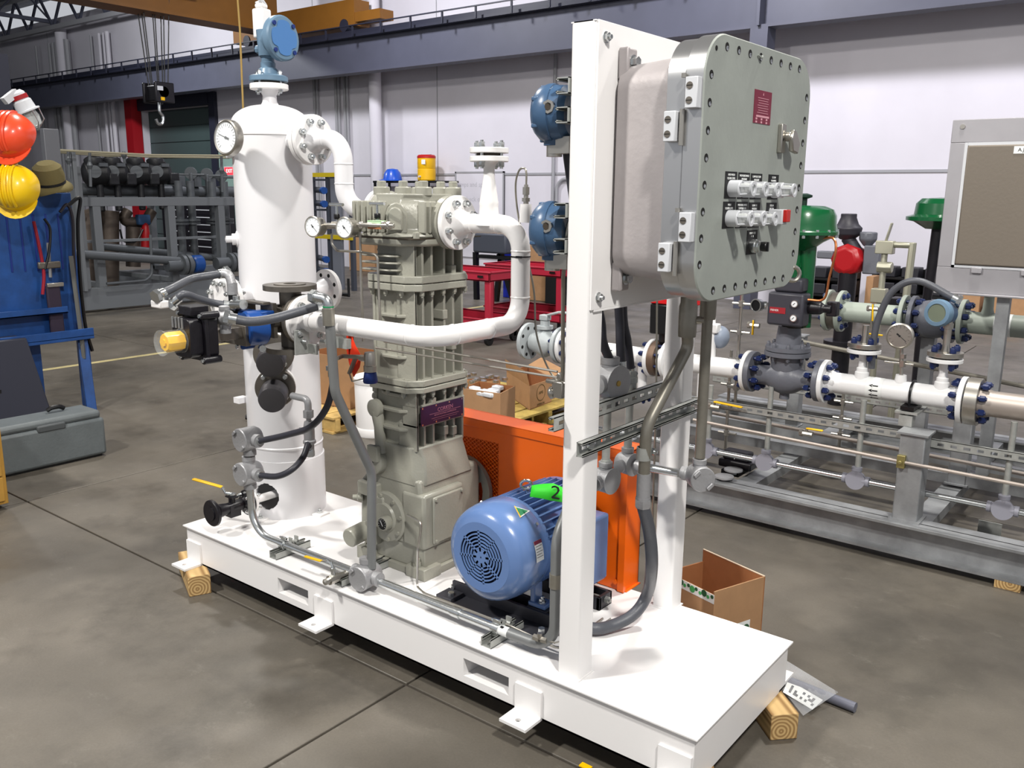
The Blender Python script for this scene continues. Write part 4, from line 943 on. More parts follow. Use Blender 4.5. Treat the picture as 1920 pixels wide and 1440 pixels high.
for y in (.285, .50):
    for s_ in (-1, 1):
        q = MB(); q.b2(MX+s_*.125-.035, MX+s_*.125+.035, y-.025, y+.03, ZD+.05, ZD+.066); q.b2(MX+s_*.105-.01, MX+s_*.105+.01, y-.02, y+.025, ZD+.06, MZ-.06); part(mo, 'foot', q, MBLUE, bev=.004)
        q = MB(); q.cyl((MX+s_*.135, y-.005, ZD+.066), (MX+s_*.135, y-.005, ZD+.069), .015); q.hexn((MX+s_*.135, y-.005, ZD+.069), (MX+s_*.135, y-.005, ZD+.08), .0105); q.cyl((MX+s_*.135, y-.005, ZD+.08), (MX+s_*.135, y-.005, ZD+.088), .006); part(mo, 'foot_bolt', q, CHROME)
q = MB(); ex, ey, ez = MX-.01, .375, MZ+.158; q.cyl((ex, ey, ez-.03), (ex, ey, ez+.004), .011); T = frame((ex, ey, ez+.024), (.55, -.83, 0))
cc = [T @ Vector((.015*cos(a*pi/8), .019*sin(a*pi/8), 0)) for a in range(17)]; q.tube(cc, .0055, 8); part(mo, 'lifting_eye', q, CHROME)
q = MB(); q.box((ex+.0, ey, ez-.02), (.05, .06, .03)); part(mo, 'eye_pad', q, MBLUE, bev=.004)
def on_motor(r, az, y, w_, h_):      # plate tangent to the shell, az measured from +x toward +z
    a = radians(az); n_ = Vector((cos(a), 0, sin(a))); T = frame(Vector((MX, y, MZ))+n_*r, n_, (0, 1, 0)); return T
def wrap(q, poly, r, az, y, th=.0006):
    V = []
    for s_ in (0, 1):
        for a, b in poly:
            an = radians(az)+b/r; V.append((MX+(r+s_*th)*cos(an), y+a, MZ+(r+s_*th)*sin(an)))
    n = len(poly); q.add(V, [tuple(range(n))[::-1], tuple(range(n, 2*n))]+[(k, (k+1) % n, n+(k+1) % n, n+k) for k in range(n)])
def wraprect(q, x0, x1, y0, y1, r, az, y, th=.0006):
    for i in range(4): wrap(q, [(x0, y0+(y1-y0)*i/4), (x1, y0+(y1-y0)*i/4), (x1, y0+(y1-y0)*(i+1)/4), (x0, y0+(y1-y0)*(i+1)/4)], r, az, y, th)
q = MB(); wrap(q, [(-.028, -.022), (.034, -.014), (-.004, .028)], .1684, 62, MY0+.11); part(mo, 'triangle_label', q, PAPER)
q = MB(); wrap(q, [(-.020, -.017), (.026, -.011), (-.003, .020)], .1688, 62, MY0+.11); part(mo, 'triangle_label_green', q, GREEN)
q = MB(); wrap(q, [(-.028, -.022), (-.023, -.021), (-.001, .026), (-.004, .028)], .1691, 62, MY0+.11); part(mo, 'triangle_label_yellow', q, YELLOW)
q = MB(); wraprect(q, -.020, .020, -.035, .035, .1684, 12, MY0+.10); part(mo, 'rating_label', q, PAPER)
q = MB(); wraprect(q, -.020, .020, .023, .035, .1689, 12, MY0+.10); part(mo, 'rating_label_red', q, MAROON)
q = MB()
for k in range(5): wrap(q, [(-.016, .017-k*.009), (.016-.006*(k % 2), .017-k*.009), (.016-.006*(k % 2), .0155-k*.009), (-.016, .0155-k*.009)], .1689, 12, MY0+.10)
part(mo, 'rating_label_lines', q, INK)
for az in (40, 130, 200): q = MB(); a = radians(az); n_ = Vector((cos(a), 0, sin(a))); c = Vector((MX, MY0+.13, MZ))+n_*.167; q.hexn(c, c+n_*.006, .006); part(mo, 'screw', q, CHROME)
# slide base
t = thing('motor_slide_base', 'dark steel slide rails under the blue motor', 'base', (MX, .39, ZD))
RAILM = mat('rail_dark_steel', (62, 62, 68), .45, .4)
for y in (.285, .50):
    q = MB(); q.b2(MX-.24, MX+.25, y-.04, y-.028, ZD, ZD+.048); q.b2(MX-.24, MX+.25, y+.028, y+.04, ZD, ZD+.048); q.b2(MX-.24, MX+.25, y-.04, y+.04, ZD, ZD+.006); q.b2(MX+.235, MX+.25, y-.04, y+.04, ZD, ZD+.048); q.b2(MX-.16, MX-.08, y-.03, y+.03, ZD+.036, ZD+.05); q.b2(MX+.09, MX+.17, y-.03, y+.03, ZD+.036, ZD+.05); part(t, 'rail', q, RAILM, bev=.002)
    q = MB(); q.cyl((MX+.20, y, ZD+.03), (MX+.27, y, ZD+.03), .007); q.hexn((MX+.25, y, ZD+.03), (MX+.262, y, ZD+.03), .013); part(t, 'adjusting_screw', q, GALV)
q = MB(); q.b2(MX-.25, MX+.24, .17, .26, ZD, ZD+.006); q.b2(MX-.25, MX-.18, .17, .24, ZD, ZD+.02); part(t, 'mounting_plate', q, RAILM, bev=.001)
for x, y in ((MX-.205, .2), (MX-.235, .25), (MX+.20, .19)):
    q = MB(); q.hexn((x, y, ZD+.006), (x, y, ZD+.03), .012); part(t, 'bolt', q, CHROME)
# lime tag on the motor with a 2
q = MB(); pts = []
T = frame(P(1035, 925, y=.30), (.5, -.75, .55), (.75, .62, -.2))
V = []; nx_ = 10
for i in range(nx_+1):
    u_ = -.07+.14*i/nx_; h_ = .018*sin(pi*i/nx_*1.2)
    for v_ in (-.028, .030): V.append(T @ Vector((u_, v_-.2*abs(u_)*(1 if v_ > 0 else -.4), h_)))
q.add(V, [(2*i, 2*i+1, 2*i+3, 2*i+2) for i in range(nx_)])
tg = thing('lime_tag', 'lime green paper tag marked 2 lying on the blue motor', 'tag', T.translation)
o = part(tg, 'card', q, LIME); sm_ = o.modifiers.new('thick', 'SOLIDIFY'); sm_.thickness = .0008
text(tg, '2', .062, T @ Matrix.Translation((.012, -.002, .0195)) @ Matrix.Rotation(.2, 4, 'X'), INK, 'handwritten_digit', w=1.2)

# ------------------------------------------------------------------ belt guard
GX0, GX1, GYa, GYb, GZ0, GZ1 = .86, 1.822, .64, .745, ZD+.004, .782
bg = thing('belt_guard', 'orange sheet metal belt guard with expanded mesh window behind compressor and motor', 'guard', (1.34, .69, GZ0))
mx0, mx1, mz0, mz1 = .90, 1.236, .34, .70
q = MB(); q.b2(GX0, GX1, GYa, GYa+.003, mz1, GZ1-.03); q.b2(mx1, GX1, GYa, GYa+.003, GZ0, mz1); q.b2(GX0, mx1, GYa, GYa+.003, GZ0, mz0); q.b2(GX0, mx0, GYa, GYa+.003, mz0, mz1); part(bg, 'front_panel', q, ORANGE)
q = MB(); q.b2(GX0, GX1, GYb-.003, GYb, GZ0, GZ1); part(bg, 'back_panel', q, ORANGE)
q = MB(); q.b2(GX1-.003, GX1, GYa, GYb, GZ0, GZ1-.01); q.b2(GX1-.02, GX1+.006, GYa-.012, GYa+.004, GZ0, GZ1-.012); part(bg, 'end_panel', q, ORANGE)
q = MB(); q.b2(GX0, GX0+.003, GYa, GYb, GZ0, GZ1); part(bg, 'end_panel', q, ORANGE)
q = MB(); q.b2(GX0-.004, GX1+.006, GYa-.006, GYb+.006, GZ1-.004, GZ1); q.b2(GX0-.004, GX1+.006, GYa-.006, GYa-.003, GZ1-.034, GZ1); part(bg, 'lid', q, ORANGE, bev=.0015)
q = MB(); nx_, nz_ = 16, 22; dx = (mx1-mx0)/nx_; dz = (mz1-mz0)/nz_
for i in range(nx_):
    for j in range(nz_):
        x = mx0+dx*i; z = mz0+dz*j
        q.bar((x, GYa+.004, z+dz/2), (x+dx/2, GYa+.002, z+dz), .0026, .0028, (0, 1, 0)); q.bar((x, GYa+.004, z+dz/2), (x+dx/2, GYa+.002, z), .0026, .0028, (0, 1, 0))
        q.bar((x+dx/2, GYa+.002, z+dz), (x+dx, GYa+.004, z+dz/2), .0026, .0028, (0, 1, 0)); q.bar((x+dx/2, GYa+.002, z), (x+dx, GYa+.004, z+dz/2), .0026, .0028, (0, 1, 0))
part(bg, 'expanded_mesh', q, ORANGE, kind='stuff')
q = MB(); q.b2(GX1-.07, GX1+.01, GYb-.10, GYb-.0, ZD, ZD+.004); q.cyl((GX1-.03, GYa-.012, ZD+.035), (GX1-.03, GYa, ZD+.035), .009); part(bg, 'foot', q, ORANGE)
q = MB(); q.ring((1.075, .625, .49), (0, 1, 0), .10, .135, .02, 48); q.disc((1.075, .61, .49), (0, 1, 0), .04, .05)
for k in range(4): a = k*pi/2+.6; q.bar((1.075+.03*cos(a), .615, .49+.03*sin(a)), (1.075+.11*cos(a), .62, .49+.11*sin(a)), .03, .01, (0, 1, 0))
single('flywheel', q, COMPG, 'grey green spoked flywheel between compressor and orange guard', 'wheel', loc=(1.075, .62, .35))

# ------------------------------------------------------------------ panel frame and control enclosure
PX0, PX1 = 1.955, 2.031
pf = thing('panel_frame', 'two white square steel posts with a white backing plate, bolted to the deck', 'frame', (1.99, .36, ZD))
for y0, y1, zz in ((.040, .116, 2.091), (.612, .688, 2.091)):
    q = MB(); q.prism(rrect(.076, .076, .009, 4, PX0+.038, (y0+y1)/2), Matrix.Translation((0, 0, ZD)), zz-ZD); part(pf, 'post', q, WHITE)
    q = MB(); q.b2(PX0, PX1, y0, y1, zz-.003, zz); q.b2(PX0-.004, PX1+.004, y0-.004, y1+.004, ZD, ZD+.004); part(pf, 'weld_foot', q, WHITE)
q = MB(); q.b2(PX1, PX1+.006, .045, .683, 1.352, 2.091); q.b2(PX1-.012, PX1+.006, .060, .683, 1.346, 1.352); part(pf, 'backing_plate', q, WHITE, bev=.001)
for y, z in ((.078, 2.052), (.078, 1.385), (.65, 2.052), (.65, 1.385)):
    q = MB(); q.cyl((PX1+.006, y, z), (PX1+.008, y, z), .0145); q.hexn((PX1+.008, y, z), (PX1+.017, y, z), .0115); q.cyl((PX1+.017, y, z), (PX1+.024, y, z), .006, n=10); part(pf, 'bolt', q, CHROME)
en = thing('control_enclosure', 'large grey cast explosion proof control box bolted to the white backing plate', 'control box', (2.19, .40, 1.39))
EY, EZ, EH, EW = .400, 1.717, .326, .346
def rr_loft(q, secs, seg=8):
    rings = []
    for x, w_, h_, r in secs: rings.append([(x, EY+a, EZ+b) for a, b in rrect(w_, h_, r, seg)])
    loft(q, rings)
q = MB(); rr_loft(q, [(2.042, .53, .515, .05), (2.050, .555, .54, .06), (2.070, .570, .552, .07), (2.215, .590, .575, .08), (2.232, .60, .59, .085)]); part(en, 'cast_body', q, ENCL)
q = MB(); rr_loft(q, [(2.228, .676, .636, .105), (2.231, .682, .642, .105), (2.2785, .682, .642, .105), (2.280, .680, .640, .105)], 12); part(en, 'body_flange', q, ENCF)
dr = MB(); rr_loft(dr, [(2.282, .680, .640, .105), (2.2835, .692, .652, .105), (2.3285, .692, .652, .105)], 12); dr = part(en, 'door', dr, ENCF, label='machined steel door edge')
q = MB(); rr_loft(q, [(2.3285, .692, .652, .105), (2.332, .686, .646, .104)], 12); part(dr, 'door_face', q, DOORM, label='grey painted door face')
XF = 2.332
sc = MB(); sc.lathe([(.0105, -.001), (.0105, .0006), (.0, .0006)], n=16, cap=False); scd = sc.mesh('bolt_recess', DARK)
sc = MB(); sc.lathe([(.0058, -.002), (.0058, .0014), (.0035, .0020), (.0, .0020)], (0, -.0035, 0), n=14, cap=False); sch = sc.mesh('socket_screw', CHROME)
pos = [(.165+.0682*i, 2.014) for i in range(8)]+[(.163+.0672*i, 1.419) for i in range(8)]+[(.088-.0014*i, 1.942-.0646*i) for i in range(8)]+[(.715-.002*i, 1.942-.0646*i) for i in range(8)]
for y, z in pos:
    M = face_x(XF, y, z); inst(dr, 'bolt_recess', scd, M); inst(dr, 'socket_screw', sch, M)
q = MB(); q.cyl((XF, .107, 2.004), (XF+.001, .107, 2.004), .006); part(dr, 'corner_hole', q, DARK)
# hinges
def hinge(z0):
    for x0, x1, zz, xk in ((2.292, 2.325, z0, 1), (2.238, 2.27, z0-.076, 0)):
        q = MB(); q.b2(x0, x1, .034, .062, zz-.03, zz+.042); part(en, 'hinge_leaf', q, LIGHTG, bev=.002)
        for dz in (-.012, .022):
            q = MB(); q.cyl((x0+.012, .0335, zz+dz), (x0+.012, .0325, zz+dz), .0085); q2 = part(en, 'hinge_screw', q, DSTEEL)
            q = MB(); q.box((x0+.012, .0323, zz+dz), (.015, .0006, .0018)); part(en, 'screw_slot', q, DARK)
    for za_, zb_ in ((z0-.115, z0-.03), (z0+.042, z0+.052)): q = MB(); q.cyl((2.281, .047, za_), (2.281, .047, zb_), .006); part(en, 'hinge_pin', q, STEEL)
hinge(1.892); hinge(1.576)
# mounting feet
for y, s_, z in ((.17, 1, 1.985), (.17, -1, 1.448), (.62, 1, 1.985), (.62, -1, 1.448)):
    q = MB(); za, zb_ = (z-.03, z+.05) if s_ > 0 else (z-.05, z+.03)
    q.b2(2.040, 2.062, y-.03, y+.028, za, zb_); q.b2(2.040, 2.070, y-.034, y-.020, za, zb_); part(en, 'mounting_foot', q, ENCL, bev=.005)
    q = MB(); q.cyl((2.062, y+.004, z+s_*.015), (2.066, y+.004, z+s_*.015), .019); q.hexn((2.066, y+.004, z+s_*.015), (2.08, y+.004, z+s_*.015), .014); part(en, 'mounting_bolt', q, CHROME)
# door furniture
q = MB(); q.b2(XF, XF+.0012, .315, .397, 1.842, 1.935); part(dr, 'warning_plate', q, MAROON); WP = face_x(XF+.0014, .358, 1.888)
a0, a1 = P(1411, 232, x=XF), P(1447, 172, x=XF)
PL = face_x(XF+.0014, (a0.y+a1.y)/2, (a0.z+a1.z)/2)
bpy.data.objects.remove([o for o in COL.objects if o.name == 'warning_plate'][0])
hw = abs(a1.y-a0.y)/2; hh = abs(a1.z-a0.z)/2-.003
q = MB(); q.T = PL; q.b2(-hw, hw, -hh, hh, -.0012, 0); wp = part(en, 'warning_plate', q, MAROON)
q = MB(PL)
for k in range(7): q.b2(-hw*.62+(k % 3)*.003, hw*.66-(k % 2)*.004, hh*.52-k*.0062, hh*.52-k*.0062+.0012, .0, .0004)
q.b2(-hw*.7, hw*.8, -hh*.62, -hh*.5, 0, .0004)
for k in range(3):
    for j in range(2): q.b2(-hw*.75+k*hw*.6, -hw*.75+k*hw*.6+.010, -hh*.78-j*.008, -hh*.78-j*.008+.005, 0, .0004)
q.prism([(-.003, hh*.72), (.003, hh*.72), (.0, hh*.88)], PL.inverted() @ PL, .0004)
part(wp, 'plate_print', q, mat('plate_print_pink', (206, 150, 160), .5))
def dish(px, py): p = P(px, py, x=XF); return p.y, p.z
def label_plate(px0, py0, px1, py1, lines, hgt=None):
    (ya, za), (yb, zb_) = dish(px0, py0), dish(px1, py1)
    yc, w_ = (ya+yb)/2, yb-ya
    q = MB(); q.b2(XF, XF+.0012, yc-w_/2, yc+w_/2, za-hgt, za); lp = part(en, 'legend_plate', q, INK)
    for i, (s, dy) in enumerate(lines):
        text(lp, s, .0078, face_x(XF+.0014, yc+dy, za-.0085-(i if dy <= 0 else i-.0)*.0088 if not dy else za-.0175), PAPER, 'legend_lettering', w=min(1., (w_-.004)/(.0052*max(1, len(s)))) if not dy else 1.)
    return yc, za-hgt*.63
H1 = .068
lights = []
for px0, px1, py, L in ((1360, 1382, 321, ['HIGH HIGH', 'LIQUID LEVEL']), (1384.5, 1406, 323, ['HIGH DISCHARGE', 'PRESSURE']), (1408, 1429, 325, ['LOW SUCTION', 'PRESSURE']), (1441, 1460, 327, ['SYSTEM', 'RUNNING'])):
    lights.append(label_plate(px0, py, px1, py, [(s, 0) for s in L], H1))
for px0, px1, py, L in ((1356, 1378, 378, ['HIGH', 'LIQUID LEVEL']), (1381, 1402, 378.5, ['HIGH DISCHARGE', 'TEMPERATURE']), (1404, 1425, 379.5, ['LOW OIL', 'PRESSURE'])):
    lights.append(label_plate(px0, py, px1, py, [(s, 0) for s in L], H1))
es = label_plate(1437, 380, 1456, 380, [('SYSTEM', 0), ('OFF', -.009 if 0 else 0)], H1-.008) if 0 else label_plate(1437, 380, 1456, 380, [('SYSTEM', 0), ('OFF  ON', 0)], H1-.006)
sw = label_plate(1401, 432, 1420, 432, [('LIGHT TEST', 0), ('I    II', 0)], .066)
for y, z in lights:
    c = Vector((XF, y, z))
    q = MB(); q.lathe([(.0215, 0), (.0215, .030), (.019, .033), (.012, .033)], c, (1, 0, 0), 28); pl_ = part(en, 'pilot_light', q, LIGHTG)
    q = MB(); q.ring(c+Vector((.062, 0, 0)), (1, 0, 0), .011, .0185, .005, 28)
    for k in range(5):
        a = radians(90+72*k); q.bar(c+Vector((.032, .0185*cos(a), .0185*sin(a))), c+Vector((.062, .016*cos(a), .016*sin(a))), .004, .003, (0, cos(a), sin(a)))
    part(pl_, 'guard_cage', q, LIGHTG)
    q = MB(); q.lathe([(.0145, .03), (.0145, .05), (.011, .057), (.0, .06)], c, (1, 0, 0), 24, False); part(pl_, 'lens', q, LENS)
c = Vector((XF, es[0], es[1])); q = MB(); q.box(c+Vector((.021, 0, 0)), (.042, .038, .042)); part(en, 'rocker_switch_body', q, LIGHTG, bev=.003)
q = MB(); q.box(c+Vector((.047, 0, .003)), (.012, .028, .034)); part(en, 'red_rocker', q, RED, bev=.002)
c = Vector((XF, sw[0]+.004, sw[1]-.002)); q = MB(); q.lathe([(.019, 0), (.019, .012), (.0165, .015), (.0165, .02), (.014, .022), (.014, .028)], c, (1, 0, 0), 28); part(en, 'selector_bezel', q, CHROME)
q = MB(); q.lathe([(.012, .02), (.013, .03), (.013, .042), (.011, .045)], c, (1, 0, 0), 24); q.box(c+Vector((.04, 0, 0)), (.016, .008, .026)); part(en, 'selector_knob', q, BLACK, bev=.001)
# door handle / operator
hy, hz = dish(1462, 262)
q = MB(); q.b2(XF, XF+.014, hy-.018, hy+.012, hz-.036, hz+.042); part(en, 'operator_base', q, STEEL, bev=.003)
q = MB(); q.cyl((XF+.0145, hy-.008, hz-.0), (XF+.015, hy-.008, hz), .004); part(en, 'operator_hole', q, DARK)
q = MB(); q.cyl((XF+.012, hy+.012, hz+.008), (XF+.03, hy+.012, hz+.008), .013); q.prism([(0, 0), (.012, .024), (.03, .02), (.064, -.012), (.05, -.042), (.01, -.036)], face_x(XF+.022, hy+.004, hz+.004), .014); part(en, 'operator_lever', q, STEEL, bev=.004)
ly, lz = dish(1424, 98); 
ey2, ez2 = dish(1507, 516)
q = MB(); Tn = frame((XF-.015, .705, 1.425), (.75, -.66, 0)); cc = [Tn @ Vector((.021*cos(a*pi/8), .021*sin(a*pi/8)-.02, .0)) for a in range(17)]; q.tube(cc, .0065, 8); q.cyl((XF-.02, .69, 1.43), (XF-.01, .705, 1.42), .009); part(en, 'lifting_eye', q, STEEL)
q = MB()
cc = [Vector((XF+.003+.004*sin(pi*k/6), ly+.012*(k-3)/3, lz-.008-.006*sin(pi*k/6))) for k in range(7)]; q.tube(cc, .003, 6); part(en, 'cast_handle_pip', q, DOORM)

# transmitters on the left side of the front post, each on strut rails
def c_strut(q, a, b, up, out, w_=.041, d=.041, th=.0026, lip=.008):
    """C channel from a to b; 'out' is the open side"""
    a = Vector(a); b = Vector(b); up = Vector(up).normalized(); out = Vector(out).normalized()
    M = Matrix((up, out, (b-a).normalized())).transposed().to_4x4(); M.translation = a
    L = (b-a).length; old = q.T; q.T = M
    q.b2(-w_/2, w_/2, 0, th, 0, L)
    for s_ in (-1, 1):
        x0, x1 = sorted((s_*w_/2, s_*(w_/2-th))); q.b2(x0, x1, 0, d, 0, L)
        x0, x1 = sorted((s_*w_/2, s_*(w_/2-lip))); q.b2(x0, x1, d-th, d, 0, L)
        x0, x1 = sorted((s_*(w_/2-lip), s_*(w_/2-lip+th))); q.b2(x0, x1, d-.008, d, 0, L)
    q.T = old; return M, L
for z, lb in ((1.875, 'upper blue pressure transmitter beside the top of the front white post'), (1.560, 'lower blue pressure transmitter beside the front white post')):
    yy = .085; t = thing('pressure_transmitter', lb, 'transmitter', (1.86, yy, z-.08), 'blue transmitters on the front post')
    c = Vector((1.855, yy+.03, z)); ax = Vector((-.97, -.22, 0)).normalized()
    q = MB(); q.lathe([(.058, -.05), (.074, -.035), (.076, -.005)], c, ax, 40); q.cyl(c, c-Vector((0, 0, .085)), .03); part(t, 'housing', q, TBLUE)
    q = MB(); q.lathe([(.079, -.005), (.080, .0), (.080, .012), (.073, .035), (.060, .048), (.045, .052)], c, ax, 40); part(t, 'end_cap', q, TBLUE)
    for k in range(6):
        a = k*pi/3; T = frame(c, ax); q = MB(); p = T @ Vector((.070*cos(a), .070*sin(a), .033)); q.box(p, (.02, .012, .012)); part(t, 'cap_lug', q, TBLUE, bev=.003)
    q = MB(); e = c+Vector((.028, -.068, .012)); q.lathe([(.018, 0), (.018, .006), (.011, .006), (.011, .002)], e, (.15, -1, 0), 8); part(t, 'conduit_plug', q, STEEL)
    q = MB(); q.cyl(e+Vector((0, -.002, 0)), e+Vector((.001, -.004, 0)), .010, n=12); part(t, 'plug_recess', q, GASKET)
    q = MB(); q.cyl(c-Vector((0, 0, .08)), c-Vector((0, 0, .115)), .022); q.box(c+Vector((.03, 0, -.085)), (.07, .045, .045)); part(t, 'sensor_module', q, STEEL)
    t2 = thing('strut_bracket', 'pair of slotted steel strut rails holding the '+('upper' if z > 1.7 else 'lower')+' blue transmitter', 'strut', (1.93, .2, z-.05), 'strut rails behind the transmitters')
    for dz in ((.062, -.012) if z > 1.7 else (.055, -.04)):
        q = MB(); c_strut(q, (1.955, .035, z+dz), (1.955, .69, z+dz), (0, 0, 1), (-1, 0, 0)); part(t2, 'strut_rail', q, GALV)
pipe_thing('sensing_tube', [P(1063, 450, y=.12), P(1056, 520, y=.14), P(1055, 700, y=.16), P(1050, 735, y=.16)], .006, RIGID, 'vertical steel tube rising beside the front post to the lower transmitter', 'tube', n=8)
c = P(1050, 730, y=.16); t = thing('manifold_valve', 'small stainless manifold valve at the foot of the vertical tube by the post', 'valve', c)
q = MB(); q.box(c, (.035, .03, .05)); q.cyl(c+Vector((-.05, 0, .02)), c+Vector((.03, 0, .02)), .008, n=8); q.lathe([(.005, 0), (.018, .012), (.02, .02), (.012, .028)], c+Vector((-.01, 0, -.01)), (-1, -.3, -.2), 12); q.hexn(c+Vector((0, 0, .03)), c+Vector((0, 0, .05)), .011); part(t, 'body', q, STEEL, bev=.003)
pipe_thing('sensing_tube', [P(1075, 398, y=.1), P(1066, 420, y=.1), P(1061, 448, y=.1)], .006, STEEL, 'short bent tube entering the top of the lower transmitter', 'tube', n=8)

# horizontal struts across the posts
def slots(parent, M, L, pitch=.05, w_=.011, l_=.028, y=-.0004):
    k = .03
    while k < L-.03:
        q = MB(M); q.b2(-w_/2, w_/2, y, y+.0036, k, k+l_); part(parent, 'slot', q, DARK); k += pitch
t = thing('front_strut', 'galvanised slotted strut bolted across the near faces of both posts', 'strut', (2.05, .35, .95))
# built with real slots: web strips between openings
def slotted(parent, a, b, up, out, pitch=.05, sl=.028, sw_=.013):
    a = Vector(a); b = Vector(b); u = Vector(up).normalized(); o = Vector(out).normalized(); M = Matrix((u, o, (b-a).normalized())).transposed().to_4x4(); M.translation = a
    L = (b-a).length; q = MB(M); w_, d, th, lip = .041, .021, .0026, .008
    q.b2(-w_/2, -sw_/2, 0, th, 0, L); q.b2(sw_/2, w_/2, 0, th, 0, L); k = 0
    while k < L: q.b2(-sw_/2, sw_/2, 0, th, k, min(L, k+pitch-sl)); k += pitch
    for s_ in (-1, 1):
        x0, x1 = sorted((s_*w_/2, s_*(w_/2-th))); q.b2(x0, x1, 0, d, 0, L)
        x0, x1 = sorted((s_*w_/2, s_*(w_/2-lip))); q.b2(x0, x1, d-th, d, 0, L)
        x0, x1 = sorted((s_*(w_/2-lip), s_*(w_/2-lip+th))); q.b2(x0, x1, d-.008, d, 0, L)
    return part(parent, 'channel', q, GALV)
slotted(t, (PX1, -.0, .972), (PX1, .70, .972), (0, 0, 1), (1, 0, 0))
q = MB(); q.cyl((PX1+.002, .06, .972), (PX1+.012, .06, .972), .012); part(t, 'bolt', q, CHROME)
t = thing('rear_strut', 'galvanised slotted strut bolted across the far faces of both posts', 'strut', (1.93, .35, .99))
slotted(t, (PX0, .0, 1.028), (PX0, .70, 1.028), (0, 0, 1), (-1, 0, 0))

# conduits under the enclosure
t = thing('seal_off_fitting', 'brown tinted cast hub fitting under the enclosure, left one', 'fitting', (2.14, .40, 1.28))
hb = Vector((2.145, .40, 1.25))
q = MB(); q.lathe([(.026, 0), (.027, .012), (.027, .09), (.024, .10), (.024, .16)], hb, n=24); q.cyl(hb+Vector((.02, .01, .05)), hb+Vector((.034, .018, .05)), .012); q.hexn(hb+Vector((.03, .016, .05)), hb+Vector((.04, .022, .05)), .009); part(t, 'body', q, RIGID)
p = [hb+Vector((0, 0, .01)), P(1290, 650, x=2.145), P(1212, 800, x=2.105), P(1207, 900, x=2.10)]
q = MB(); q.tube(fillet(p, [.11, .11], 12), .0175, 20)
single('offset_conduit', q, RIGID, 'rigid steel conduit with S bend from enclosure down past the front strut', 'conduit', loc=p[-1])
c = P(1207, 850, x=2.098); t = thing('conduit_clamp', 'galvanised two piece clamp holding the bent conduit to the front strut', 'clamp', c)
q = MB(); q.ring(c, (0, 0, 1), .0178, .0215, .038, 24); q.b2(c.x-.004, c.x+.004, c.y+.018, c.y+.045, c.z-.019, c.z+.019); part(t, 'strap', q, GALV)
q = MB(); q.hexn(c+Vector((.006, .034, 0)), c+Vector((.018, .034, 0)), .011); q.cyl(c+Vector((-.01, .034, 0)), c+Vector((.026, .034, 0)), .0045); part(t, 'bolt', q, CHROME)
c = P(1207, 905, x=2.10)
q = MB(); q.lathe([(.021, .03), (.021, -.045), (.0225, -.045), (.0225, -.052)], c, n=16); q.lathe([(.026, -.052), (.026, -.07), (.022, -.078)], c, n=6); t = single('flex_connector', q, CASTAL, 'steel flexible conduit connector below the bent conduit', 'fitting', loc=c)
c2 = c-Vector((0, 0, .07))
pipe_thing('motor_feed_conduit', [c2, P(1218, 1000, x=2.105), P(1222, 1060, x=2.10), P(1214, 1112, z=.37), P(1190, 1150, z=.305), P(1150, 1172, z=.276), P(1110, 1178, z=.276), P(1060, 1160, z=.28), (1.80, .40, .33)], .0195, FLEX, 'thick grey flexible conduit looping over the deck to the motor', 'conduit', n=18, sm=True)
vb2 = Vector((2.15, .52, 0))
t = thing('vertical_conduit', 'straight rigid conduit dropping from the enclosure to the right junction box', 'conduit', (2.15, .52, .86))
q = MB(); q.cyl((2.15, .52, .85), (2.15, .52, 1.32), .0165); part(t, 'conduit', q, RIGID)
q = MB(); q.lathe([(.024, 0), (.025, .01), (.025, .10)], (2.15, .52, 1.29), n=20); part(t, 'hub', q, RIGID)
def jbox(name, c, r, d, label, hubs, cov=(1, 0, 0), m=CASTAL, group=None, lugs=True, plain=False):
    """round cast junction box, cover facing 'cov', threaded hubs toward each direction"""
    c = Vector(c); ax = Vector(cov).normalized(); t = thing(name, label, 'junction box', c-Vector((0, 0, r)), group)
    q = MB(); q.lathe([(r*.8, -d/2), (r*.95, -d*.35), (r, -d*.1), (r, d*.38)], c, ax, 32)
    for h in hubs:
        h = Vector(h); hl = h.length; h = h.normalized(); q.lathe([(r*.52, 0), (r*.52, r*1.05), (r*.56, r*1.08), (r*.56, r*1.45), (r*.46, r*1.47)], c, h, 20)
    part(t, 'body', q, m)
    q = MB(); T = frame(c+ax*d*.38, ax); q.lathe([(r*1.02, 0), (r*1.02, d*.13), (r*.95, d*.17), (r*.6, d*.17)] if not plain else [(r*1.04, 0), (r*1.04, d*.08)], c+ax*d*.38, ax, 36); part(t, 'cover', q, m)
    if lugs:
        for k in range(2):
            a = pi/4+k*pi; p = T @ Vector((r*.78*cos(a), r*.78*sin(a), d*.17)); q = MB(frame(p, ax, T.to_3x3() @ Vector((cos(a), sin(a), 0)))); q.b2(-.006, .006, -.012, .012, 0, .008); part(t, 'cover_lug', q, m, bev=.002)
    return t
jbox('junction_box', (2.15, .52, .788), .040, .07, 'cast junction box right of the back post, at the end of the horizontal conduit', [(0, 0, 1), (-1, 0, 0)], cov=(.75, -.66, 0), group='junction boxes on the panel frame')
t = thing('horizontal_conduit', 'short galvanised conduit between the two junction boxes passing the back post', 'conduit', (2.0, .50, .78))
q = MB(); q.cyl((2.09, .515, .786), (1.96, .505, .785), .0135); q.hexn((2.10, .515, .786), (2.085, .515, .786), .018); q.hexn((1.965, .505, .785), (1.95, .505, .785), .018); part(t, 'conduit', q, CHROME)
jbox('junction_box', (1.90, .50, .787), .037, .065, 'cast junction box between the posts, nearer the back post', [(0, 0, 1), (1, 0, 0), (0, -1, 0)], cov=(1, -.2, 0), plain=True, lugs=False, group='junction boxes on the panel frame')
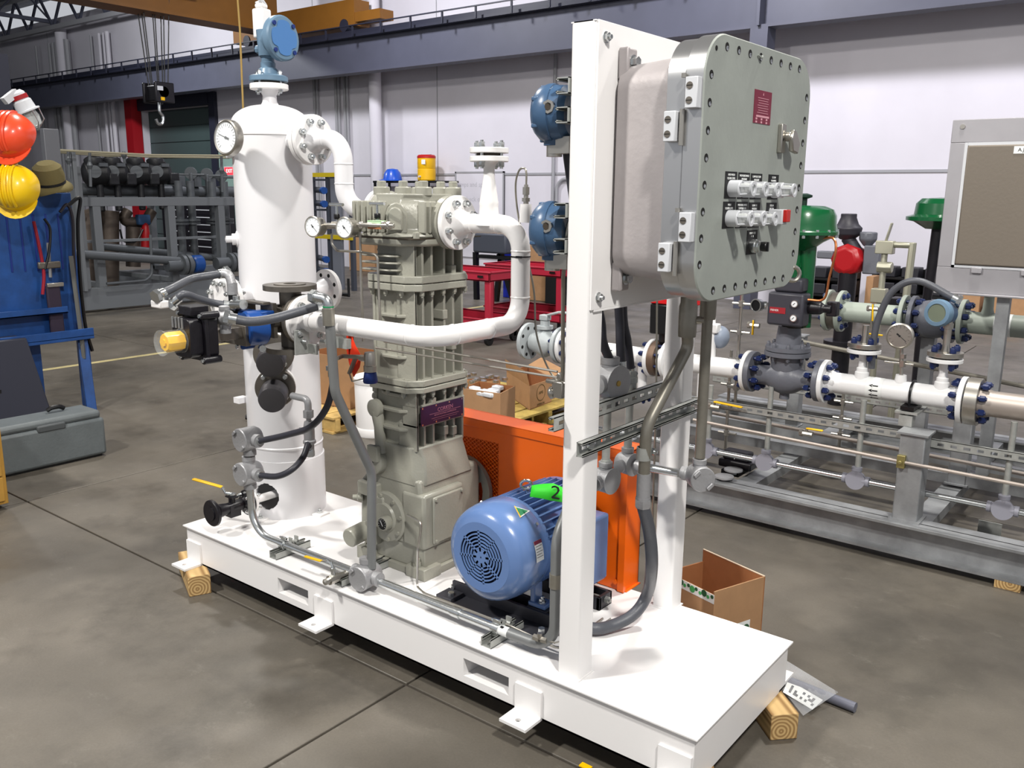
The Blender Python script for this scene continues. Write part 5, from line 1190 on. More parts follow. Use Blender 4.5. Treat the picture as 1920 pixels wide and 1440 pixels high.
jbox('junction_box', (1.90, .365, .764), .041, .065, 'cast junction box between the posts, right beside the front post', [(0, 0, 1), (0, 1, 0), (0, -1, 0)], cov=(1, -.1, 0), plain=True, lugs=False, group='junction boxes on the panel frame')
q = MB(); q.cyl((1.90, .365, .82), (1.90, .365, 1.02), .013); q.hexn((1.90, .365, .815), (1.90, .365, .83), .018); single('nipple_conduit', q, GALV, 'vertical conduit joining the front small box to the large round box', 'conduit', loc=(1.9, .365, .82))
jb = jbox('junction_box', (1.905, .365, 1.087), .053, .085, 'largest round cast junction box beside the front post, brass screw in cover', [(0, 0, 1), (0, 0, -1), (0, -1, 0)], cov=(1, -.15, 0), plain=True, lugs=False, group='junction boxes on the panel frame')
q = MB(); q.lathe([(.009, 0), (.009, .006), (.004, .006)], (1.94, .355, 1.087), (1, -.15, 0), 12); part(jb, 'brass_screw', q, mat('brass', (190, 160, 90), .35, .9))
q = MB(); q.cyl((1.90, .50, .84), (1.90, .50, 1.01), .0135); q.lathe([(.02, 0), (.02, .06), (.024, .062), (.024, .08)], (1.90, .50, 1.0), n=12); q.lathe([(.022, .08), (.022, .10)], (1.90, .50, 1.0), n=6); single('conduit_riser', q, GALV, 'vertical galvanised riser with coupling behind the bent conduit', 'conduit', loc=(1.9, .5, .84))
for i, (p, lb) in enumerate((([(1.905, .365, 1.15), P(1130, 640, x=1.9), P(1124, 590, x=1.89), (1.885, .22, 1.5), (1.87, .15, 1.80)], 'dark flexible conduit hanging behind the plate, leftmost of three'),
                             ([(1.905, .43, 1.13), P(1163, 640, x=1.9), P(1161, 590, x=1.89), (1.88, .40, 1.5), (1.87, .2, 1.55)], 'dark flexible conduit hanging behind the plate, middle of three'),
                             ([(1.90, .50, 1.10), P(1176, 640, x=1.9), P(1168, 590, x=1.89), (1.885, .45, 1.5), (1.87, .42, 1.8)], 'dark flexible conduit hanging behind the plate, rightmost of three'))):
    pipe_thing('hanging_conduit', p, .0145, FLEXB, lb, 'conduit', ends=(0,), sm=True, group='dark flexible conduits behind the plate')
q = MB(); q.tube(smooth([P(1232, 560, y=.72), P(1230, 760, y=.70), P(1226, 900, y=.70), P(1222, 1040, y=.69)]), .0035, 8); single('thin_cable', q, RIGID, 'thin steel cable hanging just left of the back post', 'cable', loc=(2.0, .7, .4))

# ------------------------------------------------------------------ deck conduit run and left junction boxes
CYD, CZD = .075, .293
for x, lb in ((.60, 'short strut stub clamping the deck conduit, left end near the vessel'), (.985, 'short strut stub under the middle deck junction box'), (1.69, 'short strut stub clamping the deck conduit below the motor')):
    t = thing('strut_stub', lb, 'strut', (x, .12, ZD), 'strut stubs on the deck')
    q = MB(); c_strut(q, (x, .022, ZD), (x, .022+(.17 if x != .985 else .26), ZD), (1, 0, 0), (0, 0, 1), w_=.041, d=.03); part(t, 'channel', q, GALV)
    if x != .985:
        q = MB(); q.ring((x, CYD, CZD), (1, 0, 0), .0165, .0195, .03, 24); q.b2(x-.015, x+.015, CYD-.005, CYD+.005, CZD-.03, CZD-.016); q.b2(x-.012, x+.012, CYD-.004, CYD+.004, CZD+.018, CZD+.032); part(t, 'pipe_clamp', q, CHROME, bev=.001)
        q = MB(); q.cyl((x-.02, CYD, CZD+.026), (x+.02, CYD, CZD+.026), .004, n=8); q.hexn((x+.012, CYD, CZD+.026), (x+.02, CYD, CZD+.026), .008); part(t, 'clamp_screw', q, CHROME)
        for k in range(2): q = MB(); q.ring((x, CYD+.035+k*.028, CZD-.008), (1, 0, 0), .007, .010, .02, 14); q.b2(x-.01, x+.01, CYD+.032+k*.028, CYD+.038+k*.028, CZD, CZD+.016); part(t, 'tube_clamp', q, GALV)
t = thing('deck_conduit', 'shiny rigid conduit along the front edge of the deck with left upward bend', 'conduit', (1.0, CYD, CZD-.016))
q = MB(); q.tube(fillet([(.392, .078, .50), (.405, CYD, CZD), (1.04, CYD, CZD)], .17, 14), .0155, 20); part(t, 'conduit', q, CHROME)
q = MB(); q.cyl((1.14, CYD, CZD), (1.70, CYD, CZD), .0155); part(t, 'conduit', q, CHROME)
q = MB(); q.cyl((1.50, CYD, CZD), (1.535, CYD, CZD), .018); q.cyl((1.535, CYD, CZD), (1.538, CYD, CZD), .0195); part(t, 'coupling', q, CHROME)
q = MB(); q.cyl((1.70, CYD, CZD), (1.742, CYD, CZD), .0162); part(t, 'white_label_wrap', q, PAPER)
q = MB(); q.b2(1.712, 1.724, CYD-.012, CYD-.002, CZD+.0155, CZD+.0166); part(t, 'label_code', q, INK)
q = MB(); q.cyl((1.744, CYD, CZD), (1.764, CYD, CZD), .0168); part(t, 'blue_tape_band', q, TAPEB)
q = MB(); q.tube(fillet([(1.742, CYD, CZD), (1.915, .08, CZD), (1.915, .08, .66), (1.90, .20, .77), (1.90, .33, .766)], [.13, .1, .06], 12), .0175, 20); part(t, 'riser', q, CONDG)
q = MB(); q.cyl((1.915, .08, .50), (1.915, .08, .545), .0205); part(t, 'coupling', q, RIGID)
jbox('deck_junction_box', (1.085, .072, .303), .046, .088, 'round cast junction box in the middle of the deck conduit run', [(0, 0, 1), (1, 0, 0), (-1, 0, 0)], cov=(.05, -1, 0))
pipe_thing('offset_riser', [(1.108, .075, .335), P(697, 885, x=1.108), P(628, 735, x=1.108), P(616, 575, x=1.108)], .0165, CONDG, 'grey conduit rising with an offset bend from deck box to valve height', 'conduit', fil=.10, n=18)
c = P(616, 590, x=1.108); t = thing('top_elbow', 'zinc elbow and sleeve on top of the grey riser by the white flange', 'fitting', c)
q = MB(); q.lathe([(.020, -.035), (.020, .02), (.017, .022)], c, n=20); part(t, 'sleeve', q, RIGID)
ce = P(600, 573, y=-.065); q = MB(); q.tube(fillet([c+Vector((0, 0, .015)), c+Vector((0, 0, .05)), c+Vector((-.05, -.01, .055))], .03), .0165, 16); q.hexn(c+Vector((-.045, -.01, .055)), c+Vector((-.065, -.012, .055)), .023); part(t, 'elbow', q, CHROME)
q = MB(); q.lathe([(.018, .024), (.018, .028)], c, n=20); part(t, 'green_seal', q, GREEN)
# bracket and clamp on the riser
c = P(635, 642, x=1.108); t = thing('flange_bracket', 'galvanised bracket clamping the grey riser to the white valve flange', 'bracket', c)
q = MB(); q.ring(c-Vector((.008, 0, 0)), (0, 0, 1), .0172, .021, .032, 24); q.box(c+Vector((.03, 0, 0)), (.04, .02, .032)); q.cyl(c+Vector((-.09, 0, -.005)), c+Vector((.0, 0, -.002)), .006); q.hexn(c+Vector((-.035, 0, -.002)), c+Vector((-.022, 0, -.002)), .014); q.hexn(c+Vector((-.055, 0, -.003)), c+Vector((-.045, 0, -.003)), .014); part(t, 'clamp', q, GALV)
a = P(567, 640, x=.935); q = MB(); q.b2(.928, .936, a.y-.03, a.y+.03, a.z-.045, a.z+.04); q.b2(.93, .98, a.y+.022, a.y+.03, a.z-.045, a.z-.01); part(t, 'angle_plate', q, GALV, bev=.001)
q = MB(); q.hexn((.936, a.y, a.z+.008), (.948, a.y, a.z+.008), .012); q.cyl((.94, a.y, a.z), (.96, a.y, a.z), .006); part(t, 'bolt', q, CHROME)
# left junction boxes
J1, J2 = Vector((.405, .078, .692)), Vector((.395, .078, .548))
jbox('upper_junction_box', J1, .047, .085, 'upper of two round cast junction boxes on the conduit in front of the vessel', [(0, 0, -1), (1, 0, .0)], cov=(0, -1, 0), group='round junction boxes by the vessel')
jbox('lower_junction_box', J2, .047, .085, 'lower of two round cast junction boxes on the conduit in front of the vessel', [(0, 0, 1), (0, 0, -1), (1, 0, 0)], cov=(0, -1, 0), group='round junction boxes by the vessel')
q = MB(); q.cyl(J1-Vector((0, 0, .06)), J2+Vector((0, 0, .06)), .016); single('conduit_nipple', q, RIGID, 'short conduit nipple joining the two round junction boxes', 'conduit', loc=(.395, .078, .48))
a = J1+Vector((.065, 0, 0)); b = SWC
up1 = P(625, 705, y=.10)
pipe_thing('flexible_whip', [a, P(540, 815, y=.09), P(583, 800, y=.09), P(612, 765, y=.10), P(624, 720, y=.10), P(623, 700, y=.10)], .0125, FLEXB, 'dark flexible conduit curving up right from the upper round box', 'conduit', ends=(0, 1), sm=True, group='flexible whips by the vessel')
a = J2+Vector((.065, 0, 0))
pipe_thing('flexible_whip', [a, P(520, 893, y=.09), P(548, 880, y=.12), P(569, 856, y=.18), P(578, 832, y=.22), SWC+Vector((0, 0, .02))], .0125, FLEXB, 'dark flexible conduit curving up right from the lower round box', 'conduit', ends=(0,), sm=True, group='flexible whips by the vessel')
# small ball valve on the deck edge
c = P(633, 1090, z=.30); c = Vector((.985, .0, .285)); t = thing('deck_ball_valve', 'small stainless ball valve with yellow lever at the front edge of the deck', 'valve', c-Vector((0, 0, .02)))
c = P(625, 1085, y=.0); d = Vector((.55, .83, 0)).normalized(); d = Vector((.0, 1, 0))
q = MB(); q.lathe([(.006, -.045), (.012, -.04), (.012, -.02), (.018, -.02), (.018, .02), (.014, .022), (.012, .045)], c, d, 8); q.cyl(c+d*.04, c+d*.13, .010); q.lathe([(.014, 0), (.014, .02)], c+d*.06, d, 6); part(t, 'body', q, STEEL)
q = MB(); q.cyl(c, c+Vector((0, 0, .035)), .008); q.hexn(c+Vector((0, 0, .03)), c+Vector((0, 0, .042)), .011); q.tube([c+Vector((0, 0, .038)), c+Vector((-.01, 0, .06)), c+Vector((-.03, 0, .066))], .005, 8); part(t, 'stem', q, CHROME)
h0 = P(603, 1052, y=0); h1 = P(572, 1043, y=0); q = MB(); q.bar(h0, h1, .013, .006); part(t, 'lever_handle', q, YELLOW, bev=.002)
q = MB(); q.bar(c+Vector((-.025, 0, .064)), h0, .010, .003); part(t, 'lever_arm', q, STEEL)
c = P(1012, 1198, y=.06); t = thing('drain_fitting', 'small bright tube fitting on the deck left of the front post', 'fitting', c)
q = MB(); q.hexn(c-Vector((.022, 0, 0)), c+Vector((.0, 0, 0)), .011); q.hexn(c+Vector((.006, 0, 0)), c+Vector((.024, .003, 0)), .010); q.cyl(c, c+Vector((0, 0, .02)), .008); q.tube([c, c+Vector((.05, .01, 0)), P(1100, 1190, z=.262), P(1145, 1160, z=.262)], .003, 6); part(t, 'body', q, STEEL)

# ------------------------------------------------------------------ galvanised metering skid on the right
PY, PZ, PRR = 2.42, .753, .051
BB = mat('blue_coated_bolt', (18, 34, 78), .42)
GREYV = mat('valve_grey_paint', (96, 98, 106), .4, bump=.1)
PGREEN = mat('actuator_green', (12, 82, 44), .25, coat=.4)
PIPEW = mat('line_pipe_white', (224, 224, 224), .35)
PINKST = mat('warm_steel_pipe', (168, 158, 150), .42, .5)
PALEG = mat('pale_green_grey_paint', (154, 162, 152), .45)
PALEV = mat('pale_grey_valve_paint', (168, 174, 176), .42, bump=.1)
GRATE = mat('galvanised_beam', (150, 152, 154), .5, .55, var=.18, scale=9)
def X(px, y=PY, py=700): return P(px, py, y=y).x
ms = thing('metering_skid', 'long galvanised steel skid frame standing on the floor at the right', 'skid', (2.8, 3.0, .03))
def ibeam(y0, y1, z0, z1, x0=.55, x1=5.2):
    q = MB(); q.b2(x0, x1, y0, y1, z1-.012, z1); q.b2(x0, x1, y0, y1, z0, z0+.012); q.b2(x0, x1, (y0+y1)/2-.004, (y0+y1)/2+.004, z0, z1); return q
part(ms, 'front_beam', ibeam(2.17, 2.31, .035, .185), GRATE); part(ms, 'rear_beam', ibeam(4.1, 4.24, .035, .185), GRATE)
for x in (.62, 1.55, 2.42, 4.0):
    q = MB(); q.b2(x-.05, x+.05, 2.31, 4.1, .12, .17); part(ms, 'cross_beam', q, GRATE)
def gpost(x, y, z1, w_=.11, z0=.185, nm='post'):
    q = MB(); q.b2(x-w_/2, x+w_/2, y-w_/2, y+w_/2, z0, z1); part(ms, nm, q, GRATE, bev=.006)
    for zz_ in (z1, z0): q = MB(); q.b2(x-w_*.62, x+w_*.62, y-w_*.62, y+w_*.62, zz_, zz_+.009); part(ms, nm+'_plate', q, GRATE)
gpost(2.375, 2.28, .600); gpost(2.44, 3.0, .60, .09); gpost(1.32, 3.6, .78, .08); gpost(2.0, 4.0, .8, .08); gpost(2.9, 4.05, .8, .08); gpost(3.6, 2.3, .6)
q = MB(); q.b2(.6, 5.0, 2.96, 3.02, .185, .24); part(ms, 'angle_rail', q, GRATE)
q = MB(); q.b2(.6, 5.0, 3.30, 3.35, .185, .235); part(ms, 'angle_rail', q, GRATE)
for k, (xa, xb, z) in enumerate(((.9, 2.32, .565), (2.43, 4.4, .548))):
    slotted(ms, (xa, 2.335, z), (xb, 2.335, z), (0, 0, 1), (0, 1, 0), pitch=.055)
slotted(ms, (.9, 3.25, .50), (2.3, 3.25, .50), (0, 0, 1), (0, 1, 0), pitch=.055)
single('timber_packer', MB().b2(2.78, 2.88, 2.17, 2.3, 0, .034), WOOD, 'thin timber packer under the front beam of the galvanised skid', 'wood block')
# instrument lines
for nm, pts, r in (('lower', [P(1300, 787, y=2.21), P(1700, 868, y=2.21), P(1925, 912, y=2.21)], .0085), ('upper', [P(1290, 765, y=2.9), P(1925, 890, y=2.9)], .011), ('rear', [P(1500, 640, y=3.4), P(1925, 725, y=3.4)], .014)):
    q = MB(); q.tube(pts, r, 10); single('instrument_line', q, PINKST if nm != 'rear' else RIGID, nm+' long thin pipe running along the galvanised skid', 'pipe', loc=pts[0], group='long thin pipes on the galvanised skid')
c = P(1690, 865, y=2.215); q = MB(); q.box(c, (.035, .03, .06)); q.cyl(c-Vector((0, .02, 0)), c-Vector((0, .03, 0)), .009, n=6); single('line_clamp', q, mat('yellow_passivated', (150, 140, 90), .4, .6), 'yellowish clamp holding the thin pipe to the skid post', 'clamp', loc=c, bev=.002)
# conduit with round boxes
zc = .30
bxs = [1.31, 1.644, 2.108, 2.751]
for i, x in enumerate(bxs):
    lb = ['leftmost', 'second', 'third', 'rightmost'][i]
    t = jbox('round_junction_box', (x, 2.35, zc-(.0 if i else .0)), .044, .055, lb+' round cast junction box on the low conduit of the galvanised skid', [(0, 0, 1), (-1, 0, 0), (1, 0, 0)], cov=(.1, -1, .1), plain=True, lugs=False, group='round boxes on the low conduit', m=mat('box_grey_dull', (140, 140, 150), .55, .2) if 'box_grey_dull' not in MATS else MATS['box_grey_dull'])
q = MB()
for a, b in ((.6, 1.25), (1.37, 1.585), (1.70, 2.05), (2.165, 2.69), (2.81, 4.4)):
    q = MB(); q.cyl((a, 2.35, zc), (b, 2.35, zc), .0145); single('low_conduit', q, CHROME, {.6: 'leftmost piece', 1.37: 'short second piece', 1.70: 'third piece', 2.165: 'fourth piece, behind the skid post', 2.81: 'rightmost piece'}[a]+' of shiny low conduit between the round boxes', 'conduit', loc=(a, 2.35, zc-.015), group='low conduit pieces')
for i, (x, z1) in enumerate(((1.31, .66), (1.644, .70), (2.108, .70), (2.751, .70))):
    q = MB(); q.cyl((x, 2.36, zc+.05), (x, 2.36, z1), .0135); single('conduit_drop', q, GALV, 'vertical conduit rising from the '+['leftmost', 'second', 'third', 'rightmost'][i]+' round box on the galvanised skid', 'conduit', loc=(x, 2.36, zc+.05), group='vertical conduits of the galvanised skid')
c = P(1383, 872, y=2.5); t = thing('tool_case', 'small black case with white lettering on the far skid beam', 'case', (c.x, 2.5, .19))
q = MB(); q.b2(c.x-.075, c.x+.075, 2.46, 2.54, .235, .285); q.b2(c.x-.095, c.x+.095, 2.45, 2.56, .19, .235); part(t, 'body', q, BLKP, bev=.01); q = MB(); q.b2(c.x-.05, c.x+.05, 2.4, 2.7, .165, .192); part(t, 'tray', q, BLACK)
text(t, 'ronyork', .03, face_my(c.x, 2.458, .26), PAPER)
q = MB()
for k, (px, py) in enumerate(((1375, 882), (1358, 895))):
    c = P(px, py, z=.20); q = MB(); q.lathe([(.05, 0), (.05, .008), (.035, .012)], c, n=24); q.lathe([(.02, -.02), (.02, 0)], c); single('round_cover', q, CASTAL, ['upper', 'lower'][k]+' loose round grey box cover lying on the skid beam', 'cover', loc=c, group='loose round covers')
q = MB(); c = P(1788, 980, z=.19); q.b2(2.62, 2.74, 2.5, 2.56, .0, .006); q.b2(2.63, 2.73, 2.55, 2.556, 0, .16); single('floor_bracket', q, GALV, 'bent galvanised bracket standing on the floor behind the front beam', 'bracket')
def line_flange(root, x, y, z, r, t_, m, bm=None, n=8, bl=.05, ax=(1, 0, 0)):
    flange(root, (x, y, z), ax, r, t_, m)
    if bm: bolts(root, (x, y, z) if ax[0] else (x, y, z), ax, n, r*.78, bl, .0125, bm)
# main line
ml = thing('metering_pipe', 'white flanged line pipe with flow arrows running along the galvanised skid', 'pipe', (1.6, PY, PZ-.1))
x_ = [P(1052, 645, y=PY).x+.055, X(1224, py=672), X(1240, py=672), X(1403, py=695), X(1548, py=712), X(1806, py=747)]
for i, (a, b) in enumerate(((x_[0], x_[1]), (x_[2], x_[3]), (x_[4], x_[5]))):
    q = MB(); q.cyl((a, PY, PZ), (b, PY, PZ), PRR, n=28)
    for e, s_ in ((a, 1), (b, -1)): q.lathe([(PRR+.018, 0), (PRR, .05)], (e, PY, PZ), (s_, 0, 0), 28)
    part(ml, 'pipe', q, PIPEW)
for x in (x_[0]-.02, x_[1], x_[2]+.045, x_[3], x_[4], x_[5]): flange(ml, (x, PY, PZ), (1, 0, 0), .108, .022, PIPEW)
q = MB(); q.cyl((x_[1]+.011, PY, PZ), (x_[1]+.05, PY, PZ), .10, n=36); part(ml, 'wafer_plate', q, mat('rusty_steel', (112, 92, 78), .5, .5))
for x, L in ((x_[1]+.03, .1), (x_[3]+.02, .07), (x_[4]-.02, .07), (x_[5]+.03, .10)): bolts(ml, (x, PY, PZ), (1, 0, 0), 8, .083, L, .0135, BB)
def arrows(root, x, y, z, r, w_=.075, n=3, m=None):
    q = MB()
    for k in range(8):
        a0_, a1_ = radians(-170+k*20), radians(-150+k*20)
    q.lathe([(r+.0008, -w_/2), (r+.0012, -w_/2), (r+.0012, w_/2), (r+.0008, w_/2)], (x, y, z), (1, 0, 0), 36, False); s = part(root, 'arrow_sticker', q, PAPER)
    for k in range(-2, 7):
        a = radians(-150+k*26); q = MB(); V = []
        for u_, v_ in ((-.022, 0), (-.004, .008), (-.004, .003), (.022, .003), (.022, -.003), (-.004, -.003), (-.004, -.008)):
            an = a+v_/r; V.append((x+u_, y+(r+.0016)*cos(an), z+(r+.0016)*sin(an)))
        q.add(V, [(0, 1, 2, 5, 6), (2, 3, 4, 5)]); part(s, 'arrow', q, INK)
arrows(ml, X(1643, py=722), PY, PZ, PRR); arrows(ml, X(1150, py=655), PY, PZ, PRR)
q = MB(); x = X(1712, py=735)
cc = [Vector((x, PY+.058*cos(a), PZ+.058*sin(a))) for a in [radians(-30+240*k/16) for k in range(17)]]; cc = [cc[0]-Vector((0, 0, .1))]+cc+[cc[-1]-Vector((0, 0, .1))]; q.tube(cc, .006, 8); q.b2(x-.03, x+.03, PY-.08, PY+.08, PZ-.07, PZ-.052)
single('u_bolt', q, BLACK, 'black U bolt clamping the white line pipe over the skid post', 'clamp', loc=(x, PY, PZ-.1))
q = MB(); q.b2(x-.05, x+.05, PY-.09, PY+.09, PZ-.085, PZ-.075); q.cyl((x, PY-.06, .605), (x, PY-.06, PZ-.075), .012); q.b2(x-.03, x+.03, PY-.09, PY-.03, .610, .66); single('pipe_support', q, GALV, 'adjustable galvanised pipe support on top of the skid post', 'support', loc=(x, PY, .61))
# end: steel flange and warm coloured meter tube
mt = thing('meter_tube', 'warm grey bare steel tube with bright flange leaving the picture at right', 'pipe', (2.8, PY, PZ-.1))
flange(mt, (x_[5]+.045, PY, PZ), (1, 0, 0), .108, .055, STEEL); q = MB(); q.lathe([(.075, 0), (.058, .05), (.058, 1.8)], (x_[5]+.07, PY, PZ), (1, 0, 0), 32); part(mt, 'tube', q, PINKST)
# instrument risers
for px, nm in ((1614, 'left'), (1766, 'right')):
    x = X(px, py=720); t = thing('flanged_riser', nm+' white branch riser with steel cap flange and blue bolts', 'pipe', (x, PY, PZ+.04), 'flanged risers on the white line pipe')
    q = MB(); q.lathe([(.034, .035), (.032, .07), (.026, .075), (.026, .09), (.020, .095), (.020, .145), (.026, .165)], (x, PY, PZ), n=24); part(t, 'neck', q, PIPEW)
    flange(t, (x, PY, PZ+.175), (0, 0, 1), .078, .018, PIPEW); flange(t, (x, PY, PZ+.203), (0, 0, 1), .077, .022, STEEL)
    q = MB(); q.disc((x, PY, PZ+.189), (0, 0, 1), .06, .01); part(t, 'gasket', q, GASKET)
    bolts(t, (x, PY, PZ+.188), (0, 0, 1), 4, .055, .055, .013, BB)
    q = MB(); q.lathe([(.02, .21), (.016, .24), (.016, .30)], (x, PY, PZ), n=16); part(t, 'stub', q, STEEL)
x = X(1760, py=600)
t = thing('flow_transmitter', 'blue flow transmitter with round display on the right riser', 'transmitter', (X(1766, py=720), PY, PZ+.30))
xr = X(1766, py=720)
q = MB(); q.cyl((xr, PY, PZ+.29), (xr, PY, PZ+.40), .016); q.cyl((xr, PY, PZ+.32), (xr, PY, PZ+.345), .022, n=6); part(t, 'stem', q, STEEL)
c = P(1757, 587, y=PY-.06); ax = Vector((-.25, -1, .1)).normalized()
q = MB(); q.lathe([(.045, -.10), (.052, -.09), (.055, -.03)], c, ax, 32); q.cyl(c-ax*.06, Vector((xr, PY, PZ+.38)), .03, .026); part(t, 'housing', q, TBLUE)
q = MB(); q.lathe([(.062, -.03), (.064, -.01), (.058, .004), (.042, .006), (.040, -.004)], c, ax, 36); part(t, 'bezel', q, LBLUE)
q = MB(); q.disc(c, ax, .041, .002); part(t, 'display', q, mat('lcd_grey_green', (104, 112, 96), .3))
e = c-ax*.06+Vector((.03, 0, .05)); pipe_thing('transmitter_conduit', [e+Vector((.01, 0, .02)), P(1722, 527, y=PY-.02), P(1675, 545, y=PY-.02), P(1648, 595, y=PY-.02), P(1638, 640, y=PY-.02), P(1634, 690, y=PY)], .016, FLEX, 'thick grey flexible conduit arching down left from the blue flow transmitter', 'conduit', ends=(0,), sm=True)
t = thing('line_gauge', 'round stainless pressure gauge on the white line pipe', 'gauge', (X(1687, py=730), PY, PZ+.05))
xg = X(1687, py=730); c = P(1687, 630, y=PY-.03); ax = Vector((.05, -1, .02)).normalized()
q = MB(); q.cyl((xg, PY, PZ+.045), (xg, PY, PZ+.08), .028, .024); part(t, 'boss', q, PIPEW)
q = MB(); q.cyl((xg, PY, PZ+.08), (c.x, PY, c.z), .009); q.hexn((xg, PY, PZ+.12), (xg, PY, PZ+.15), .016); q.hexn((xg, PY, PZ+.16), (xg, PY, PZ+.18), .014); q.cyl((xg-.08, PY, PZ+.135), (xg+.05, PY, PZ+.135), .006); part(t, 'gauge_valve', q, STEEL)
q = MB(); q.lathe([(.045, -.05), (.055, -.045), (.055, -.005), (.061, 0), (.061, .006), (.054, .009), (.052, .003)], c, ax, 40); part(t, 'case', q, STEEL)
q = MB(); q.disc(c+ax*.001, ax, .0525, .003, 36); part(t, 'dial_face', q, DIAL); dial(t, c+ax*.001, ax, .052, 232, 13)
# control valve
cv = thing('control_valve', 'grey control valve body between flanges with tall green actuator above', 'valve', ((x_[3]+x_[4])/2, PY, PZ-.1))
xm = (x_[3]+x_[4])/2
q = MB(); q.lathe([(.05, x_[3]+.03-xm), (.052, -.09), (.075, -.05), (.088, 0), (.075, .05), (.052, .09), (.05, x_[4]-.03-xm)], (xm, PY, PZ-.01), (1, 0, 0), 32); q.cyl((xm, PY, PZ), (xm, PY, PZ+.11), .07, .085, n=32); q.cyl((xm, PY, PZ-.12), (xm, PY, PZ-.06), .025); part(cv, 'body', q, GREYV)
for x in (x_[3]+.026, x_[4]-.026): flange(cv, (x, PY, PZ), (1, 0, 0), .107, .026, GREYV)
q = MB(); q.disc((xm, PY, PZ+.12), (0, 0, 1), .115, .022, 36); q.disc((xm, PY, PZ+.145), (0, 0, 1), .112, .02, 36); q.lathe([(.09, .155), (.065, .17), (.055, .26)], (xm, PY, PZ), n=28); part(cv, 'bonnet', q, GREYV)
bolts(cv, (xm, PY, PZ+.132), (0, 0, 1), 8, .096, .045, .010, GREYV)
gx = X(1510, py=420); gz_ = P(1510, 395, y=PY).z
q = MB(); q.lathe([(.055, PZ+.255), (.06, PZ+.27), (.045, PZ+.275)], (xm+.02, PY, 0), n=24); part(cv, 'yoke_ring', q, BLACK)
q = MB(); xc = xm+.035
for s_ in (-1, 1): q.prism([(.028, 0), (.028, 1), (-.028, 1), (-.028, 0)], frame((xc+s_*.05, PY, PZ+.26), (0, 1, 0), (1, 0, 0)) @ Matrix.Diagonal((1, .55, 1, 1)), .05)
q = MB(); q.cyl((xc-.035, PY, PZ+.26), (xc-.03, PY, PZ+.68), .03, .045); q.cyl((xc+.05, PY, PZ+.26), (xc+.03, PY, PZ+.68), .022, .04); q.b2(xc-.07, xc+.06, PY-.02, PY+.02, PZ+.56, PZ+.70); part(cv, 'yoke', q, PGREEN)
zt_ = P(1540, 432, y=PY).z; xt = X(1500, py=420)+.015
q = MB(); q.lathe([(.05, zt_-.10), (.10, zt_-.06), (.165, zt_-.025), (.172, zt_-.02), (.172, zt_-.006), (.165, zt_), (.158, zt_+.03), (.156, zt_+.07), (.140, zt_+.10), (.10, zt_+.116), (.0, zt_+.12)], (xt, PY, 0), n=44); part(cv, 'diaphragm_case', q, PGREEN)
for k in range(16):
    a = 2*pi*k/16; q = MB(); q.cyl((xt+.163*cos(a), PY+.163*sin(a), zt_-.035), (xt+.163*cos(a), PY+.163*sin(a), zt_+.006), .008, n=6); part(cv, 'case_bolt', q, CHROME)
q = MB(); q.cyl((xt, PY, zt_+.115), (xt, PY, zt_+.155), .012); q.lathe([(.012, 0), (.035, .008), (.035, .018), (.01, .026)], (xt, PY, zt_+.15), n=16); part(cv, 'top_handwheel', q, mat('dark_green', (16, 44, 32), .4))
cu = [P(1538, 447, y=PY-.05), P(1562, 447, y=PY-.08), P(1567, 470, y=PY-.1), P(1555, 520, y=PY-.1), P(1545, 560, y=PY-.1), P(1515, 562, y=PY-.1)]
q = MB(); q.tube(smooth(cu), .006, 8); part(cv, 'copper_tube', q, mat('copper', (196, 120, 76), .3, .9))
ps = thing('valve_positioner', 'dark grey valve positioner box with red label and two tiny gauges', 'positioner', P(1470, 605, y=PY-.12))
a, b = P(1436, 608, y=PY-.13), P(1508, 552, y=PY-.13)
q = MB(); q.b2(a.x, b.x, PY-.13, PY-.03, a.z, b.z); q.b2(a.x+.02, b.x-.02, PY-.11, PY-.02, b.z, b.z+.07); part(ps, 'housing', q, mat('positioner_grey', (58, 58, 66), .4), bev=.012)
q = MB(); q.b2(a.x+.015, a.x+.095, PY-.132, PY-.13, a.z+.06, a.z+.09); part(ps, 'red_label', q, mat('label_red', (150, 30, 40), .5)); text(ps, 'FISHER', .014, face_my(a.x+.04, PY-.1325, a.z+.075), PAPER)
for dz in (.045, .115):
    q = MB(); q.cyl((b.x-.04, PY-.13, a.z+dz), (b.x-.04, PY-.145, a.z+dz), .018); part(ps, 'mini_gauge', q, CHROME); q = MB(); q.cyl((b.x-.04, PY-.1455, a.z+dz), (b.x-.04, PY-.1465, a.z+dz), .014); part(ps, 'mini_dial', q, DIAL); q = MB(); q.bar((b.x-.047, PY-.147, a.z+dz-.006), (b.x-.036, PY-.147, a.z+dz+.005), .003, .001, (0, 1, 0)); part(ps, 'mini_needle', q, INK)
t = thing('air_regulator', 'small round black air gauge left of the grey positioner', 'gauge', P(1425, 580, y=PY-.1))
c = P(1425, 572, y=PY-.1); q = MB(); q.lathe([(.03, 0), (.034, .03), (.034, .034), (.028, .034)], c, (-.3, -1, 0), 28, False); q.cyl(c, c+Vector((.03, .01, .0)), .02); part(t, 'case', q, CHROME); q = MB(); q.disc(c+Vector((-.008, -.026, 0)), (-.3, -1, 0), .029, .002); part(t, 'face', q, BLACK)
t = thing('filter_regulator', 'black knobbed filter regulator right of the grey positioner', 'regulator', P(1530, 580, y=PY))
c = P(1525, 577, y=PY-.05); q = MB(); q.lathe([(.015, -.05), (.03, -.04), (.034, 0), (.03, .04), (.02, .05), (.02, .09)], c, (1, 0, 0), 20); q.box(c+Vector((.09, .02, 0)), (.05, .05, .07)); part(t, 'body', q, BLKP, bev=.005)
